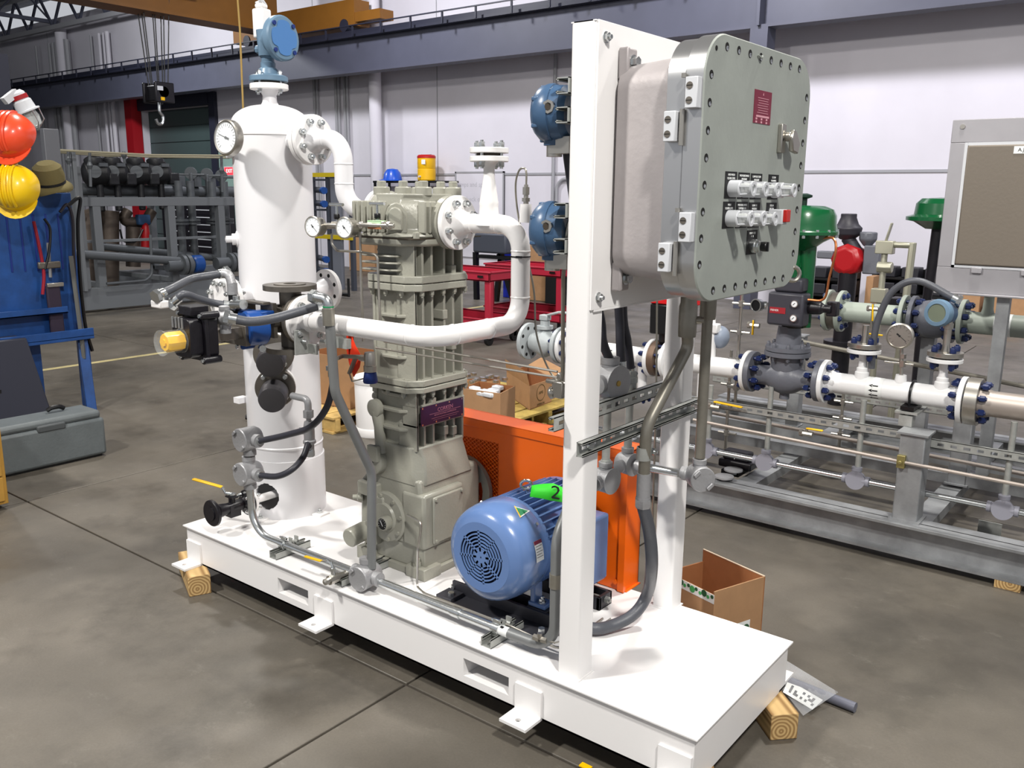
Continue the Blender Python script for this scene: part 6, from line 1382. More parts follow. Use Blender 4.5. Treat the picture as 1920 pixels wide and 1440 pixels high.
# items on the left stretch of the main line
x = X(1300, py=680)
t = thing('sampling_globe', 'light grey round cased instrument above the white line, right of the back post', 'instrument', (X(1345, py=650), PY, PZ+.05))
c = P(1350, 632, y=PY+.05); q = MB(); q.sph(c, .062, sc=(.8, 1, 1)); part(t, 'globe', q, mat('globe_blue_grey', (130, 140, 156), .4))
c = P(1337, 615, y=PY); q = MB(); q.box(c, (.07, .05, .05)); q.lathe([(.03, -.02), (.012, .01), (.012, .06)], (c.x, PY, c.z), n=16); q.cyl((c.x, PY, PZ+.04), (c.x, PY, c.z), .022, .016); part(t, 'valve_body', q, PIPEW, bev=.006)
t = thing('limit_switch_box', 'black box actuator with red top above the white line behind the plate', 'actuator', P(1243, 605, y=PY))
a, b = P(1218, 625, y=PY-.04), P(1262, 572, y=PY-.04); q = MB(); q.b2(a.x, b.x, PY-.05, PY+.08, a.z, b.z); q.cyl(((a.x+b.x)/2, PY, PZ+.09), ((a.x+b.x)/2, PY, a.z+.01), .03); part(t, 'box', q, BLACK, bev=.01)
q = MB(); q.b2(a.x, b.x+.12, PY-.05, PY+.08, b.z, b.z+.07); part(t, 'red_cover', q, mat('cover_red', (205, 18, 24), .4), bev=.006)
# grey ball valve at the left end of the line
t = thing('line_ball_valve', 'pale grey flanged ball valve with lever left of the front post', 'valve', (X(1020, py=630), PY+.2, PZ-.1))
VY = PY
xa, xb = P(992, 632, y=VY).x, P(1052, 645, y=VY).x; zz = PZ-.0
q = MB(); q.lathe([(.055, xa-xb+.03), (.07, xa-xb+.08), (.088, (xa-xb)*.45), (.07, -.07), (.055, -.02)], (xb, VY, zz), (1, 0, 0), 30); q.cyl((((xa+xb)/2), VY, zz), ((xa+xb)/2, VY, zz+.14), .03); q.disc(((xa+xb)/2, VY, zz+.10), (0, 0, 1), .05, .02); part(t, 'body', q, PALEV)
flange(t, (xa, VY, zz), (1, 0, 0), .115, .024, PALEV); flange(t, (xb, VY, zz), (1, 0, 0), .112, .024, PALEV)
for k in range(8):
    a = k*pi/4+.3; q = MB(); p = Vector((xa-.0125, VY+.088*cos(a), zz+.088*sin(a))); q.cyl(p, p+Vector((.001, 0, 0)), .011, n=12); part(t, 'bolt_hole', q, DARK); q = MB(); p = p+Vector((.025, 0, 0)); q.cyl(p, p+Vector((.001, 0, 0)), .011, n=12); part(t, 'bolt_hole', q, DARK)
bolts(t, (xb+.02, VY, zz), (1, 0, 0), 8, .086, .06, .0125, BB)
q = MB(); xc2 = (xa+xb)/2; q.box((xc2, VY, zz+.16), (.06, .05, .035)); q.bar((xc2, VY, zz+.17), (xc2+.12, VY-.02, zz+.205), .03, .014); q.bar((xc2+.12, VY-.02, zz+.205), (xc2+.30, VY-.05, zz+.21), .028, .014); part(t, 'lever', q, PALEV, bev=.005)
# yellow handled valves
for i, (p0, p1, y) in enumerate((((1339, 753), (1392, 764), 2.30), ((1512, 803), (1543, 808), 2.32), ((1413, 600), (1411, 628), 2.5), ((1623, 625), (1655, 629), 3.0), ((1637, 570), (1636, 602), 3.6))):
    a, b = P(*p0, y=y), P(*p1, y=y); t = thing('lever_valve', ['large yellow lever ball valve lying along the slotted channel', 'small valve with short yellow lever below the channel', 'small valve with hanging yellow lever by the grey positioner', 'small valve with yellow lever left of the line gauge', 'small valve with yellow lever on the pale green rear pipe'][i], 'valve', a)
    q = MB(); q.bar(a, b, .022 if i == 0 else .016, .008); part(t, 'lever', q, YELLOW, bev=.003)
    q = MB(); q.cyl(a+Vector((-.03, .01, -.03)), a+Vector((.03, .01, -.03)), .014, n=8); q.cyl(a+Vector((0, .01, -.03-(.12 if i > 2 else 0))), a+Vector((0, 0, .004)), .007, n=8); q.hexn(a+Vector((-.035, .01, -.03)), a+Vector((-.02, .01, -.03)), .018); part(t, 'body', q, STEEL)
# small stainless tubing trees
for i, (px, y, z0, z1) in enumerate(((1385, 2.55, .5, 1.15), (1372, 2.7, .2, .8), (1590, 3.2, .2, .62))):
    c = P(px, 650, y=y); t = thing('tubing_riser', ['left', 'lower middle', 'right'][i]+' thin steel tubing riser with fittings behind the white line', 'tube', (c.x, y, z0), 'steel tubing risers on the galvanised skid')
    q = MB(); q.cyl((c.x, y, z0), (c.x, y, z1), .009, n=8)
    for k in range(4): z = z0+(z1-z0)*(k+.7)/4.2; q.hexn((c.x, y, z), (c.x, y, z+.03), .017); q.cyl((c.x-.05, y, z+.015), (c.x+.06, y, z+.015), .008, n=8)
    part(t, 'tube', q, STEEL)
# white drop legs under the line
for i, px in enumerate((1318, 1205)):
    x = X(px, py=690); t = thing('drain_pipe', ['right', 'left'][i]+' white drain leg under the line pipe with blue bolted flange', 'pipe', (x, PY, PZ-.3), 'white drain legs')
    q = MB(); q.cyl((x, PY, PZ-.22), (x, PY, PZ-.04), .027); q.disc((x, PY, PZ-.22), (0, 0, 1), .055, .03); part(t, 'leg', q, PIPEW); bolts(t, (x, PY, PZ-.22), (0, 0, 1), 4, .045, .04, .011, BB)
# rear pale green line
RYY = 3.9; a = P(1570, 589, y=RYY); RZZ = P(1700, 594, y=RYY).z
rl = thing('rear_line_pipe', 'pale green painted flanged pipe further back on the galvanised skid', 'pipe', (a.x, RYY, RZZ-.1))
def xr_(px): return P(px, 600, y=RYY).x
for p0, p1 in ((1560, 1700), (1795, 2100)):
    q = MB(); q.cyl((xr_(p0), RYY, RZZ), (xr_(p1), RYY, RZZ), .066, n=24); part(rl, 'pipe', q, PALEG)
for px, m_ in ((1553, PALEG), (1577, PALEG), (1695, PALEG), (1712, GREYV), (1787, GREYV), (1806, PALEG)):
    flange(rl, (xr_(px), RYY, RZZ), (1, 0, 0), .135, .026, m_)
q = MB(); q.cyl((xr_(1558), RYY, RZZ), (xr_(1574), RYY, RZZ), .12, n=28); part(rl, 'wafer_valve', q, DSTEEL)
q = MB(); q.sph((xr_(1750), RYY, RZZ), .13, sc=(1.2, .9, .9)); q.cyl((xr_(1712), RYY, RZZ), (xr_(1787), RYY, RZZ), .07); part(rl, 'valve_body', q, GREYV)
for px in (1565, 1705, 1797): bolts(rl, (xr_(px), RYY, RZZ), (1, 0, 0), 8, .105, .08, .017, BB)
arrows(rl, xr_(1883), RYY, RZZ, .066, .09)
x = xr_(1850); q = MB(); q.lathe([(.04, .05), (.03, .09), (.028, .16), (.05, .19)], (x, RYY, RZZ), n=20); q.disc((x, RYY, RZZ+.2), (0, 0, 1), .085, .02); q.disc((x, RYY, RZZ+.23), (0, 0, 1), .085, .02); part(rl, 'branch', q, PALEG)
# cabinet
CBY = 3.2; a = P(1787, 225, y=CBY); b = P(1757, 545, y=CBY)
cb = thing('instrument_cabinet', 'grey steel instrument cabinet with taupe inner door at the right edge', 'cabinet', (a.x+.45, CBY+.2, b.z))
CB1 = a.x+1.0; CBM = mat('cabinet_grey', (158, 156, 160), .45, .3, var=.05, scale=5); TAUPE = mat('door_taupe', (112, 104, 94), .55, .1, bump=.05)
q = MB(); q.b2(a.x+.001, CB1-.001, CBY+.019, CBY+.35, b.z+.001, a.z-.001); q.b2(a.x, a.x+.07, CBY, CBY+.02, b.z+.13, a.z-.115); q.b2(CB1-.07, CB1, CBY, CBY+.02, b.z+.13, a.z-.115); q.b2(a.x, CB1, CBY, CBY+.02, a.z-.115, a.z); q.b2(a.x, CB1, CBY, CBY+.02, b.z, b.z+.13); q.b2(a.x-.0, CB1, CBY-.02, CBY+.02, b.z-.012, b.z); part(cb, 'frame', q, CBM, bev=.003)
q = MB(); q.b2(a.x+.085, CB1-.09, CBY-.012, CBY+.02, b.z+.145, a.z-.13); part(cb, 'inner_door', q, TAUPE, bev=.008)
q = MB(); q.b2(a.x+.07, a.x+.085, CBY-.004, CBY+.02, b.z+.13, a.z-.115); q.b2(a.x+.07, CB1-.07, CBY-.002, CBY+.02, a.z-.13, a.z-.115); q.b2(a.x+.07, CB1-.07, CBY-.004, CBY+.02, b.z+.13, b.z+.142); part(cb, 'gasket_channel', q, LIGHTG)
q = MB(); q.cyl((a.x+.05, CBY, a.z-.035), (a.x+.05, CBY-.006, a.z-.035), .012); part(cb, 'corner_screw', q, STEEL)
for dx in (.17, .40, .65): q = MB(); q.b2(a.x+dx, a.x+dx+.05, CBY-.016, CBY+.02, b.z+.105, b.z+.135); part(cb, 'clamp_clip', q, CBM, bev=.003)
lp = P(1906, 281, y=CBY-.014); q = MB(); q.b2(lp.x-.012, lp.x+.12, CBY-.014, CBY-.0122, lp.z-.018, lp.z+.018); l_ = part(cb, 'name_label', q, PAPER); text(l_, 'A.JC', .026, face_my(lp.x+.03, CBY-.0145, lp.z), INK)
q = MB(); q.b2(a.x+.3, a.x+.36, CBY+.03, CBY+.09, .185, b.z); q.b2(CB1-.2, CB1-.14, CBY+.03, CBY+.09, .185, b.z); part(cb, 'stand_leg', q, GRATE)
# further back: red actuator valve, brass tree, second green actuator
RY2 = 5.2
c = P(1592, 487, y=RY2); t = thing('red_actuator_valve', 'valve with red painted round actuator and grey top works in the background', 'valve', (c.x, RY2, .55))
q = MB(); q.lathe([(.10, -.07), (.13, -.05), (.13, .05), (.09, .08)], c, (-.15, -1, 0), 8); part(t, 'red_housing', q, mat('actuator_red', (160, 16, 24), .35), bev=.01)
q = MB(); q.b2(c.x+.12, c.x+.24, RY2-.05, RY2+.05, c.z-.1, c.z+.12); q.lathe([(.03, c.z+.11), (.07, c.z+.16), (.07, c.z+.22)], (c.x+.13, RY2, 0), n=8); part(t, 'switch_block', q, GREYV, bev=.01)
q = MB(); q.b2(c.x-.25, c.x-.12, RY2-.03, RY2+.03, c.z-.0, c.z+.06); part(t, 'bracket_arm', q, GREYV, bev=.01)
q = MB(); e = P(1590, 425, y=RY2); q.lathe([(.05, -.12), (.10, -.08), (.11, -.03), (.08, 0), (.06, .05), (.06, .08)], (e.x, RY2, e.z+.02), n=16); q.cyl((c.x+.06, RY2, c.z+.05), (e.x, RY2, e.z-.08), .05); part(t, 'top_works', q, mat('dull_black', (44, 42, 50), .5), bev=.006)
q = MB(); q.cyl((c.x, RY2, .0), (c.x, RY2, c.z-.1), .07, n=16); q.disc((c.x, RY2, .5), (0, 0, 1), .14, .05); part(t, 'stem', q, BLKP)
c = P(1664, 480, y=4.6); t = thing('valve_tree', 'small pale brass coloured valve tree with lever on the second skid', 'valve', (c.x, 4.6, 0))
TREE = mat('dull_nickel', (176, 174, 156), .4, .5)
q = MB(); q.cyl((c.x-.02, 4.6, .0), (c.x-.02, 4.6, c.z+.06), .022, n=10); q.box((c.x-.02, 4.6, c.z+.06), (.12, .07, .09)); q.cyl((c.x, 4.6, c.z+.08), (c.x+.16, 4.6, c.z+.08), .022, n=8); q.cyl((c.x+.16, 4.6, c.z+.10), (c.x+.13, 4.6, .0), .026, n=10); q.cyl((c.x-.06, 4.6, c.z-.08), (c.x+.04, 4.6, c.z-.08), .04, n=8); q.bar((c.x-.02, 4.6, c.z+.1), (c.x+.01, 4.6, c.z+.23), .05, .01); q.box((c.x-.03, 4.6, c.z-.28), (.10, .08, .1)); part(t, 'body', q, TREE, bev=.006)
c = P(1762, 402, y=6.2); t = thing('far_green_actuator', 'second green domed valve actuator half hidden behind the cabinet', 'valve', (c.x, 6.2, .5))
q = MB(); q.lathe([(.10, -.12), (.20, -.06), (.26, -.05), (.26, -.02), (.2, 0), (.19, .09), (.15, .13), (.0, .14)], (c.x, 6.2, c.z), n=32); part(t, 'diaphragm_case', q, PGREEN)
q = MB(); q.cyl((c.x, 6.2, c.z-.1), (c.x-.03, 6.2, c.z-.75), .05, .035); q.b2(c.x-.32, c.x+.1, 6.15, 6.3, c.z-.95, c.z-.72); q.cyl((c.x-.02, 6.2, 0), (c.x-.03, 6.2, c.z-.75), .06); part(t, 'stem', q, BLKP, bev=.01)
q = MB(); q.b2(c.x-.16, c.x-.04, 6.13, 6.15, c.z-.88, c.z-.8); part(t, 'red_label', q, MATS['label_red'])
# background clutter row right
for i, (p0, p1, y, m_, lb, nm, cat) in enumerate((
    ((1500, 508), (1600, 600), 10.1, BLACK, 'black storage bin rack in the far background, left one behind green actuator', 'storage_rack', 'rack'),
    ((1628, 512), (1790, 590), 10.9, BLACK, 'wide black storage bin rack in the far background near the cabinet', 'storage_rack', 'rack'))):
    a, b = P(p0[0], p1[1], y=y), P(p1[0], p0[1], y=y); t = thing(nm, lb, cat, ((a.x+b.x)/2, y, 0), 'black storage racks far back')
    q = MB(); q.b2(a.x, b.x, y+.3, y+.35, .05, b.z); q.b2(a.x, a.x+.05, y, y+.3, 0, b.z); q.b2(b.x-.05, b.x, y, y+.3, 0, b.z); part(t, 'frame', q, m_)
    k = .1
    while k < b.z: q = MB(); q.b2(a.x, b.x, y, y+.3, k, k+.03); part(t, 'shelf', q, m_); k += .22
    n = int((b.x-a.x)/.3)
    for j in range(n):
        for kk in range(3):
            q = MB(); x = a.x+.08+j*.3; z = .13+.22*kk; q.b2(x, x+.22, y+.02, y+.28, z, z+.14); part(t, 'bin', q, mat('bin_dark', (30, 30, 36), .5) if 'bin_dark' not in MATS else MATS['bin_dark'], bev=.01)
def carton(px0, py0, px1, py1, y, lb, dep=.3, open_=False, base=None, m=None, grp=None, name='cardboard_box'):
    a, b = P(px0, py1, y=y), P(px1, py0, y=y); z0 = max(0, a.z) if base is None else base
    t = thing(name, lb, 'box', ((a.x+b.x)/2, y+dep/2, z0), grp); th = .006; x0, x1, z1 = a.x, b.x, b.z; m = m or CARD
    for nm, bb in (('front_panel', (x0, x1, y, y+th)), ('back_panel', (x0, x1, y+dep-th, y+dep)), ('side_panel', (x0, x0+th, y+th, y+dep-th)), ('side_panel', (x1-th, x1, y+th, y+dep-th))):
        q = MB(); q.b2(*bb, z0, z1); part(t, nm, q, m)
    q = MB(); q.b2(x0, x1, y, y+dep, z0, z0+th); part(t, 'bottom', q, m)
    if not open_:
        q = MB(); q.b2(x0, x1, y, y+dep/2-.002, z1, z1+th); q2 = part(t, 'top_flap', q, m); q = MB(); q.b2(x0, x1, y+dep/2+.002, y+dep, z1, z1+th); part(t, 'top_flap', q, m)
    return t, x0, x1, z0, z1
carton(1618, 520, 1638, 592, 10.4, 'tall brown carton standing far back left of the tubing tree', .3, base=0)
for i, (a, b, c_, d) in enumerate(((1800, 556, 1838, 600), (1842, 560, 1880, 604), (1884, 558, 1925, 606))): carton(a, b, c_, d, 10.7, ['left', 'middle', 'right'][i]+' brown carton of the row seen under the cabinet', .35, base=0, grp='cartons under the cabinet')

# ------------------------------------------------------------------ floor items at right front
t = thing('open_carton', 'open cardboard carton with green printed trim behind the skid corner', 'box', (1.95, 1.25, 0))
A = P(1430, 1192, z=0); topA = P(1435, 1082, x=A.x)
cb_ = [P(1435, 1081, z=.27), P(1320, 1030, z=.27), P(1340, 1110, z=.27)]
O = Vector((cb_[2].x, cb_[2].y, 0)); R_ = Vector((cb_[0].x, cb_[0].y, 0)); Bk = Vector((cb_[1].x, cb_[1].y, 0))
ex_ = (R_-O); ey_ = Vector((-ex_.y, ex_.x, 0)).normalized()*((Bk-R_).length)
ang = math.atan2(ex_.y, ex_.x)
wdt = ex_.length; lng = .42; exn = ex_.normalized(); eyn = Vector((-exn.y, exn.x, 0))
def quad_wall(p, q_, h0, h1, th=.005):
    d = (q_-p).normalized(); n = Vector((-d.y, d.x, 0))*th; m = MB(); V = [p, q_, q_+n, p+n]; m.add([(v.x, v.y, h0) for v in V]+[(v.x, v.y, h1) for v in V], [(0, 1, 2, 3), (4, 5, 6, 7), (0, 1, 5, 4), (1, 2, 6, 5), (2, 3, 7, 6), (3, 0, 4, 7)]); return m
BkL = Bk + (O-R_)
HH = .27
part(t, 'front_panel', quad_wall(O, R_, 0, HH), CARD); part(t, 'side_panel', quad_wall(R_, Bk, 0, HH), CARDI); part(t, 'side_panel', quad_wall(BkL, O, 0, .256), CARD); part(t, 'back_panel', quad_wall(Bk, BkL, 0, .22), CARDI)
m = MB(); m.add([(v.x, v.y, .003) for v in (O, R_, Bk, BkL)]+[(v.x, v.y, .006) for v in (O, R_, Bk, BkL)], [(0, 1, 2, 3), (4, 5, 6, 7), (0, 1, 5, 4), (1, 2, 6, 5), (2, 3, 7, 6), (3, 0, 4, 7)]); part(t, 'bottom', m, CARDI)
m = quad_wall(R_+Vector((0, 0, 0)), Bk, HH, HH+.003, .006); part(t, 'pale_edge', m, CARDE)
# printed trim on the left panel and the front corner
d = (O-BkL).normalized(); nn = Vector((-d.y, d.x, 0)); L_ = (O-BkL).length
GL = [mat('leaf_green', (70, 160, 90), .6), mat('leaf_dark', (40, 84, 52), .6)]
m = quad_wall(BkL-nn*.001, O-nn*.001, .222, .257, .001); tr = part(t, 'printed_trim', m, PAPER)
for k in range(16):
    o_ = BkL+d*(L_*(k+.5)/16)-nn*.0015; m = MB(); r = .013 if k % 3 == 1 else .007; m.lathe([(r, 0), (r, .0006)], (o_.x, o_.y, .243+(.004 if k % 2 else -.003)), -nn, 14); part(tr, 'printed_leaf', m, GL[k % 2])
p_ = O+exn*wdt*.62-eyn*.0015
m = MB(); T = frame((p_.x, p_.y, .08), -eyn, exn); m.T = T; m.b2(-.05, .03, -.09, .035, 0, .001); tr = part(t, 'printed_panel', m, PAPER)
for k, (a, b, r) in enumerate(((-.02, .012, .012), (.01, .005, .017), (-.035, -.02, .01), (0, -.03, .014))): m = MB(T); m.lathe([(r, .001), (r, .0016)], (a, b, 0), n=14); part(tr, 'printed_leaf', m, GL[k % 2])
# plastic bag with printed card, grey pipe
c0 = P(1478, 1262, z=0.0); c1 = P(1607, 1330, z=.02)
q = MB(); q.cyl(P(1440, 1262, z=.017), P(1604, 1327, z=.017), .017, n=20); single('grey_pipe_offcut', q, mat('pvc_grey', (104, 106, 118), .4), 'grey plastic pipe offcut lying on the floor behind the skid corner', 'pipe', loc=c1-Vector((0, 0, .02)))
BAGM = mat('clear_bag_film', (200, 202, 206), .12, alpha=.22)
corners = [P(1474, 1238, z=.04), P(1572, 1298, z=.04), P(1506, 1342, z=.01), P(1466, 1292, z=.01)]
t = thing('plastic_bag', 'clear plastic bag with a white punched card on the floor by the skid corner', 'bag', P(1510, 1300, z=0))
rnd = random.Random(3); n = 14; V = []
for lay in (0, 1):
    for i in range(n+1):
        for j in range(n+1):
            u_, v_ = i/n, j/n; p = (corners[0]*(1-u_)+corners[1]*u_)*(1-v_)+(corners[3]*(1-u_)+corners[2]*u_)*v_
            ed = min(u_, 1-u_, v_, 1-v_)*4; V.append(p+Vector((0, 0, (1 if lay else -.4)*min(1, ed)*.012+(rnd.random()-.5)*.012*min(1, ed)*(1.3 if v_ < .45 else .3))))
F = []; N1 = (n+1)**2
for l in (0, N1):
    for i in range(n):
        for j in range(n): k = l+i*(n+1)+j; F.append((k, k+1, k+n+2, k+n+1))
q = MB(); q.add(V, F); part(t, 'film', q, BAGM, sharp=180)
cc_ = [P(1478, 1275, z=.022), P(1543, 1313, z=.022), P(1523, 1331, z=.016), P(1468, 1298, z=.016)]
def bil(u_, v_): return (cc_[0]*(1-u_)+cc_[1]*u_)*(1-v_)+(cc_[3]*(1-u_)+cc_[2]*u_)*v_
cells = set([(2, 1), (2, 2), (2, 3), (5, 3), (7, 1), (7, 3), (9, 1), (9, 3), (11, 1), (11, 2), (4, 2), (4, 3), (12, 3), (10, 2)])
q = MB(); q2 = MB()
for i in range(14):
    for j in range(5):
        a_ = [bil(i/14, j/5), bil((i+1)/14, j/5), bil((i+1)/14, (j+1)/5), bil(i/14, (j+1)/5)]
        if (i, j) in cells: continue
        q.add(a_+[v+Vector((0, 0, .001)) for v in a_], [(0, 1, 2, 3), (4, 5, 6, 7), (0, 1, 5, 4), (2, 3, 7, 6), (1, 2, 6, 5), (3, 0, 4, 7)])
part(t, 'punched_card', q, PAPER)

# ------------------------------------------------------------------ left: blue tool stand
BX = -3.42; SBL = mat('stand_blue_paint', (26, 66, 124), .45, var=.25, scale=6)
ts = thing('tool_stand', 'blue painted steel tool stand with pegboard back at the left edge', 'stand', (BX, .9, 0))
TL = P(130, 372, x=BX); TM = P(20, 365, x=BX)
zt = P(100, 362, x=BX).z; zb2 = P(100, 632, x=BX).z; yr = P(138, 420, x=BX).y
q = MB(); q.b2(BX-.02, BX, .3, yr, zb2, zt); part(ts, 'back_board', q, SBL, bev=.004)
for k in range(5):
    y = .82+k*.09; q = MB(); q.b2(BX, BX+.004, y, y+.012, zb2+.5, zt-.15); part(ts, 'tool_outline', q, mat('outline_dark_blue', (8, 36, 110), .6) if 'outline_dark_blue' not in MATS else MATS['outline_dark_blue'])
q = MB(); q.b2(BX-.02, BX+.16, .3, yr, zb2-.02, zb2+.01); q.b2(BX+.14, BX+.16, .3, yr, zb2, zb2+.06); part(ts, 'shelf', q, SBL, bev=.003)
zs2 = P(60, 590, x=BX).z; q = MB(); q.b2(BX-.0, BX+.10, .3, yr-.15, zs2, zs2+.012); q.b2(BX+.09, BX+.10, .3, yr-.15, zs2, zs2+.05); part(ts, 'tool_ledge', q, SBL, bev=.002)
for y in (P(72, 700, x=BX).y, P(165, 700, x=BX).y-.0):
    q = MB(); q.b2(BX-.07, BX+.0, y-.035, y+.035, 0, zb2+.02); part(ts, 'leg', q, SBL, bev=.004)
y2 = P(168, 700, x=BX+.15).y
q = MB(); q.bar((BX+.08, yr-.06, zb2), P(176, 800, x=BX+.22), .07, .05); part(ts, 'front_leg', q, SBL, bev=.004)
fo = P(210, 846, z=0); q = MB(); q.b2(BX+.6, BX+.75, .5, fo.y+.05, 0, .02); part(ts, 'foot_plate', q, SBL, bev=.003)
q = MB(); q.b2(BX-.09, BX-.03, yr-.14, yr-.03, zb2, P(80, 240, x=BX).z); part(ts, 'grey_upright', q, mat('upright_grey', (92, 94, 100), .5), bev=.004)
# hard hats
def hat(px, py, x, r, m, lb, nrm=(0.5, -.8, .5), group='hard hats on the tool stand', brim=True):
    c = P(px, py, x=x); T = frame(c, nrm, (0, 0, 1)); t = thing('hard_hat', lb, 'hard hat', c-Vector((0, 0, r)), group)
    q = MB(T); pr = [(r*1.0, -.02)]+[(r*cos(radians(a))**.8, r*.95*sin(radians(a))) for a in range(0, 90, 9)]+[(.0, r*.95)]; q.lathe(pr, n=40, cap=False); q.lathe([(r*.97, -.02), (r*1.0, -.02)], n=40, cap=False); part(t, 'shell', q, m)
    q = MB(T); pts = [(0, 1)]; V = []
    for i in range(13):
        a = radians(-60+10*i); rr = r*(1.0+.34*cos(a*1.4)); V.append((rr*cos(a), rr*sin(a)))
    q.prism([(r*.9*cos(radians(-60)), r*.9*sin(radians(-60)))]+V+[(r*.9*cos(radians(60)), r*.9*sin(radians(60)))], Matrix.Translation((0, 0, -.022)) @ Matrix.Rotation(pi, 4, 'Z'), .006); part(t, 'peak', q, m)
    q = MB(T)
    for k in (-1, 0, 1):
        cc = [Vector((r*.99*cos(radians(a)), k*r*.22, r*.97*sin(radians(a))+.004)) for a in range(20, 161, 10)]; q.tube(cc, .010, 6)
    part(t, 'ridge', q, m); return t
hat(22, 255, -3.05, .155, mat('hat_orange', (226, 74, 40), .3, coat=.4), 'orange hard hat hanging highest on the blue tool stand', (.35, -.5, .35))
hat(28, 352, -3.05, .155, mat('hat_yellow', (232, 190, 14), .3, coat=.4), 'yellow hard hat hanging under the orange one on the blue stand', (.6, -.62, .25))
c = P(92, 332, x=-3.3); t = thing('bucket_hat', 'olive khaki cloth hat hanging on the corner of the blue tool stand', 'hat', c-Vector((0, 0, .1)))
KH = mat('khaki_cloth', (108, 98, 62), .9, bump=.2); T = frame(c, (.25, -.25, .9), (0.2, 1, 0)); q = MB(T)
q.lathe([(.10, -.05), (.105, .01), (.095, .075), (.06, .105), (.0, .11)], n=28, cap=False); part(t, 'crown', q, KH)
q = MB(T); V = []
for k in range(32):
    a = 2*pi*k/32; w_ = .012*sin(3*a); V += [(.098*cos(a), .098*sin(a), -.04), (.142*cos(a), .135*sin(a), -.085+w_)]
q.add(V, [(2*k, 2*((k+1) % 32), 2*((k+1) % 32)+1, 2*k+1) for k in range(32)]); o = part(t, 'brim', q, KH); sm2 = o.modifiers.new('thick', 'SOLIDIFY'); sm2.thickness = .004
q = MB(T); q.ring((0, 0, -.035), (0, 0, 1), .099, .103, .02); part(t, 'dark_band', q, INK)
# tools hanging on the stand
def hang(nm, pts, r, m, lb, cat='tool', n=6): 
    q = MB(); q.tube(pts, r, n); return single(nm, q, m, lb, cat, loc=pts[-1])
XT = BX+.06
t = thing('bolt_cutter', 'red handled bolt cutter hanging in the middle of the blue board', 'tool', P(90, 640, x=XT)); 
q = MB(); q.tube(smooth([P(63, 415, x=XT), P(72, 455, x=XT), P(82, 510, x=XT), P(80, 552, x=XT)]), .012, 8); part(t, 'red_handle', q, mat('handle_red', (140, 14, 34), .5))
q = MB(); q.tube(smooth([P(83, 410, x=XT+.01), P(94, 430, x=XT+.01), P(92, 470, x=XT+.01), P(84, 505, x=XT+.01)]), .010, 8); part(t, 'black_handle', q, BLACK)
q = MB(); q.box(P(92, 497, x=XT), (.03, .16, .05)); part(t, 'jaw', q, DSTEEL, bev=.008)
t = thing('strap_bundle', 'dark cloth strap bundle hanging at the lower middle of the blue board', 'strap', P(105, 630, x=XT))
q = MB(); a, b = P(98, 535, x=XT), P(110, 635, x=XT); q.bar(a, b, .10, .03, (1, 0, 0)); part(t, 'strap', q, mat('strap_plum', (44, 34, 50), .8), bev=.01)
q = MB(); q.box(P(103, 534, x=XT+.01), (.03, .12, .03)); part(t, 'buckle', q, STEEL, bev=.004)
XE = BX+.10
hang('pry_bar', smooth([P(128, 385, x=XE), P(150, 372, x=XE), P(146, 420, x=XE), P(150, 520, x=XE), P(160, 610, x=XE), P(173, 658, x=XE)]), .014, BLACK, 'long black pry bar hanging down the right edge of the blue stand')
hang('hook_tool', smooth([P(112, 398, x=XE), P(126, 384, x=XE), P(136, 410, x=XE), P(138, 470, x=XE), P(142, 560, x=XE)]), .012, mat('tool_dark', (30, 26, 34), .5), 'dark hooked lever tool next to the long black pry bar')
hang('steel_bar', [P(133, 480, x=XE+.03), P(158, 672, x=XE+.03)], .017, mat('dull_bar', (112, 112, 108), .5, .5), 'dull steel bar hanging below the hooked lever tool', n=4)
hang('file_tool', [P(90, 455, x=XE-.04), P(95, 520, x=XE-.04)], .012, mat('blade_grey', (150, 150, 150), .4, .6), 'pale grey flat blade hanging beside the bolt cutter', n=4)
# things under the stand
t = thing('floor_grinder', 'dark grey tapered machine with red guard below the blue shelf', 'machine', (BX+.1, .75, 0))
a = P(5, 790, x=BX+.05); b = P(38, 665, x=BX+.05)
q = MB(); q.prism([(.35, .0), (.93, .0), (.80, .62), (.35, .62)], frame((BX+.0, 0, 0), (1, 0, 0), (0, 1, 0)), .18); part(t, 'body', q, mat('machine_grey', (52, 54, 66), .5), bev=.01)
t = thing('red_jack', 'red steel jack stand with dark chain under the blue tool stand', 'jack', (BX+.2, 1.0, 0))
RJ = mat('jack_red', (196, 26, 22), .45)
q = MB(); q.bar(P(30, 665, x=BX+.1), P(62, 775, x=BX+.1), .04, .04); q.bar(P(50, 720, x=BX+.1), P(42, 790, x=BX+.1), .03, .03); q.bar(P(28, 790, x=BX+.1), P(66, 785, x=BX+.1), .05, .05); part(t, 'frame', q, RJ, bev=.004)
q = MB(); q.tube(smooth([P(36, 680, x=BX+.14), P(48, 720, x=BX+.14), P(58, 740, x=BX+.14), P(44, 770, x=BX+.14)]), .016, 6); part(t, 'chain', q, BLACK)
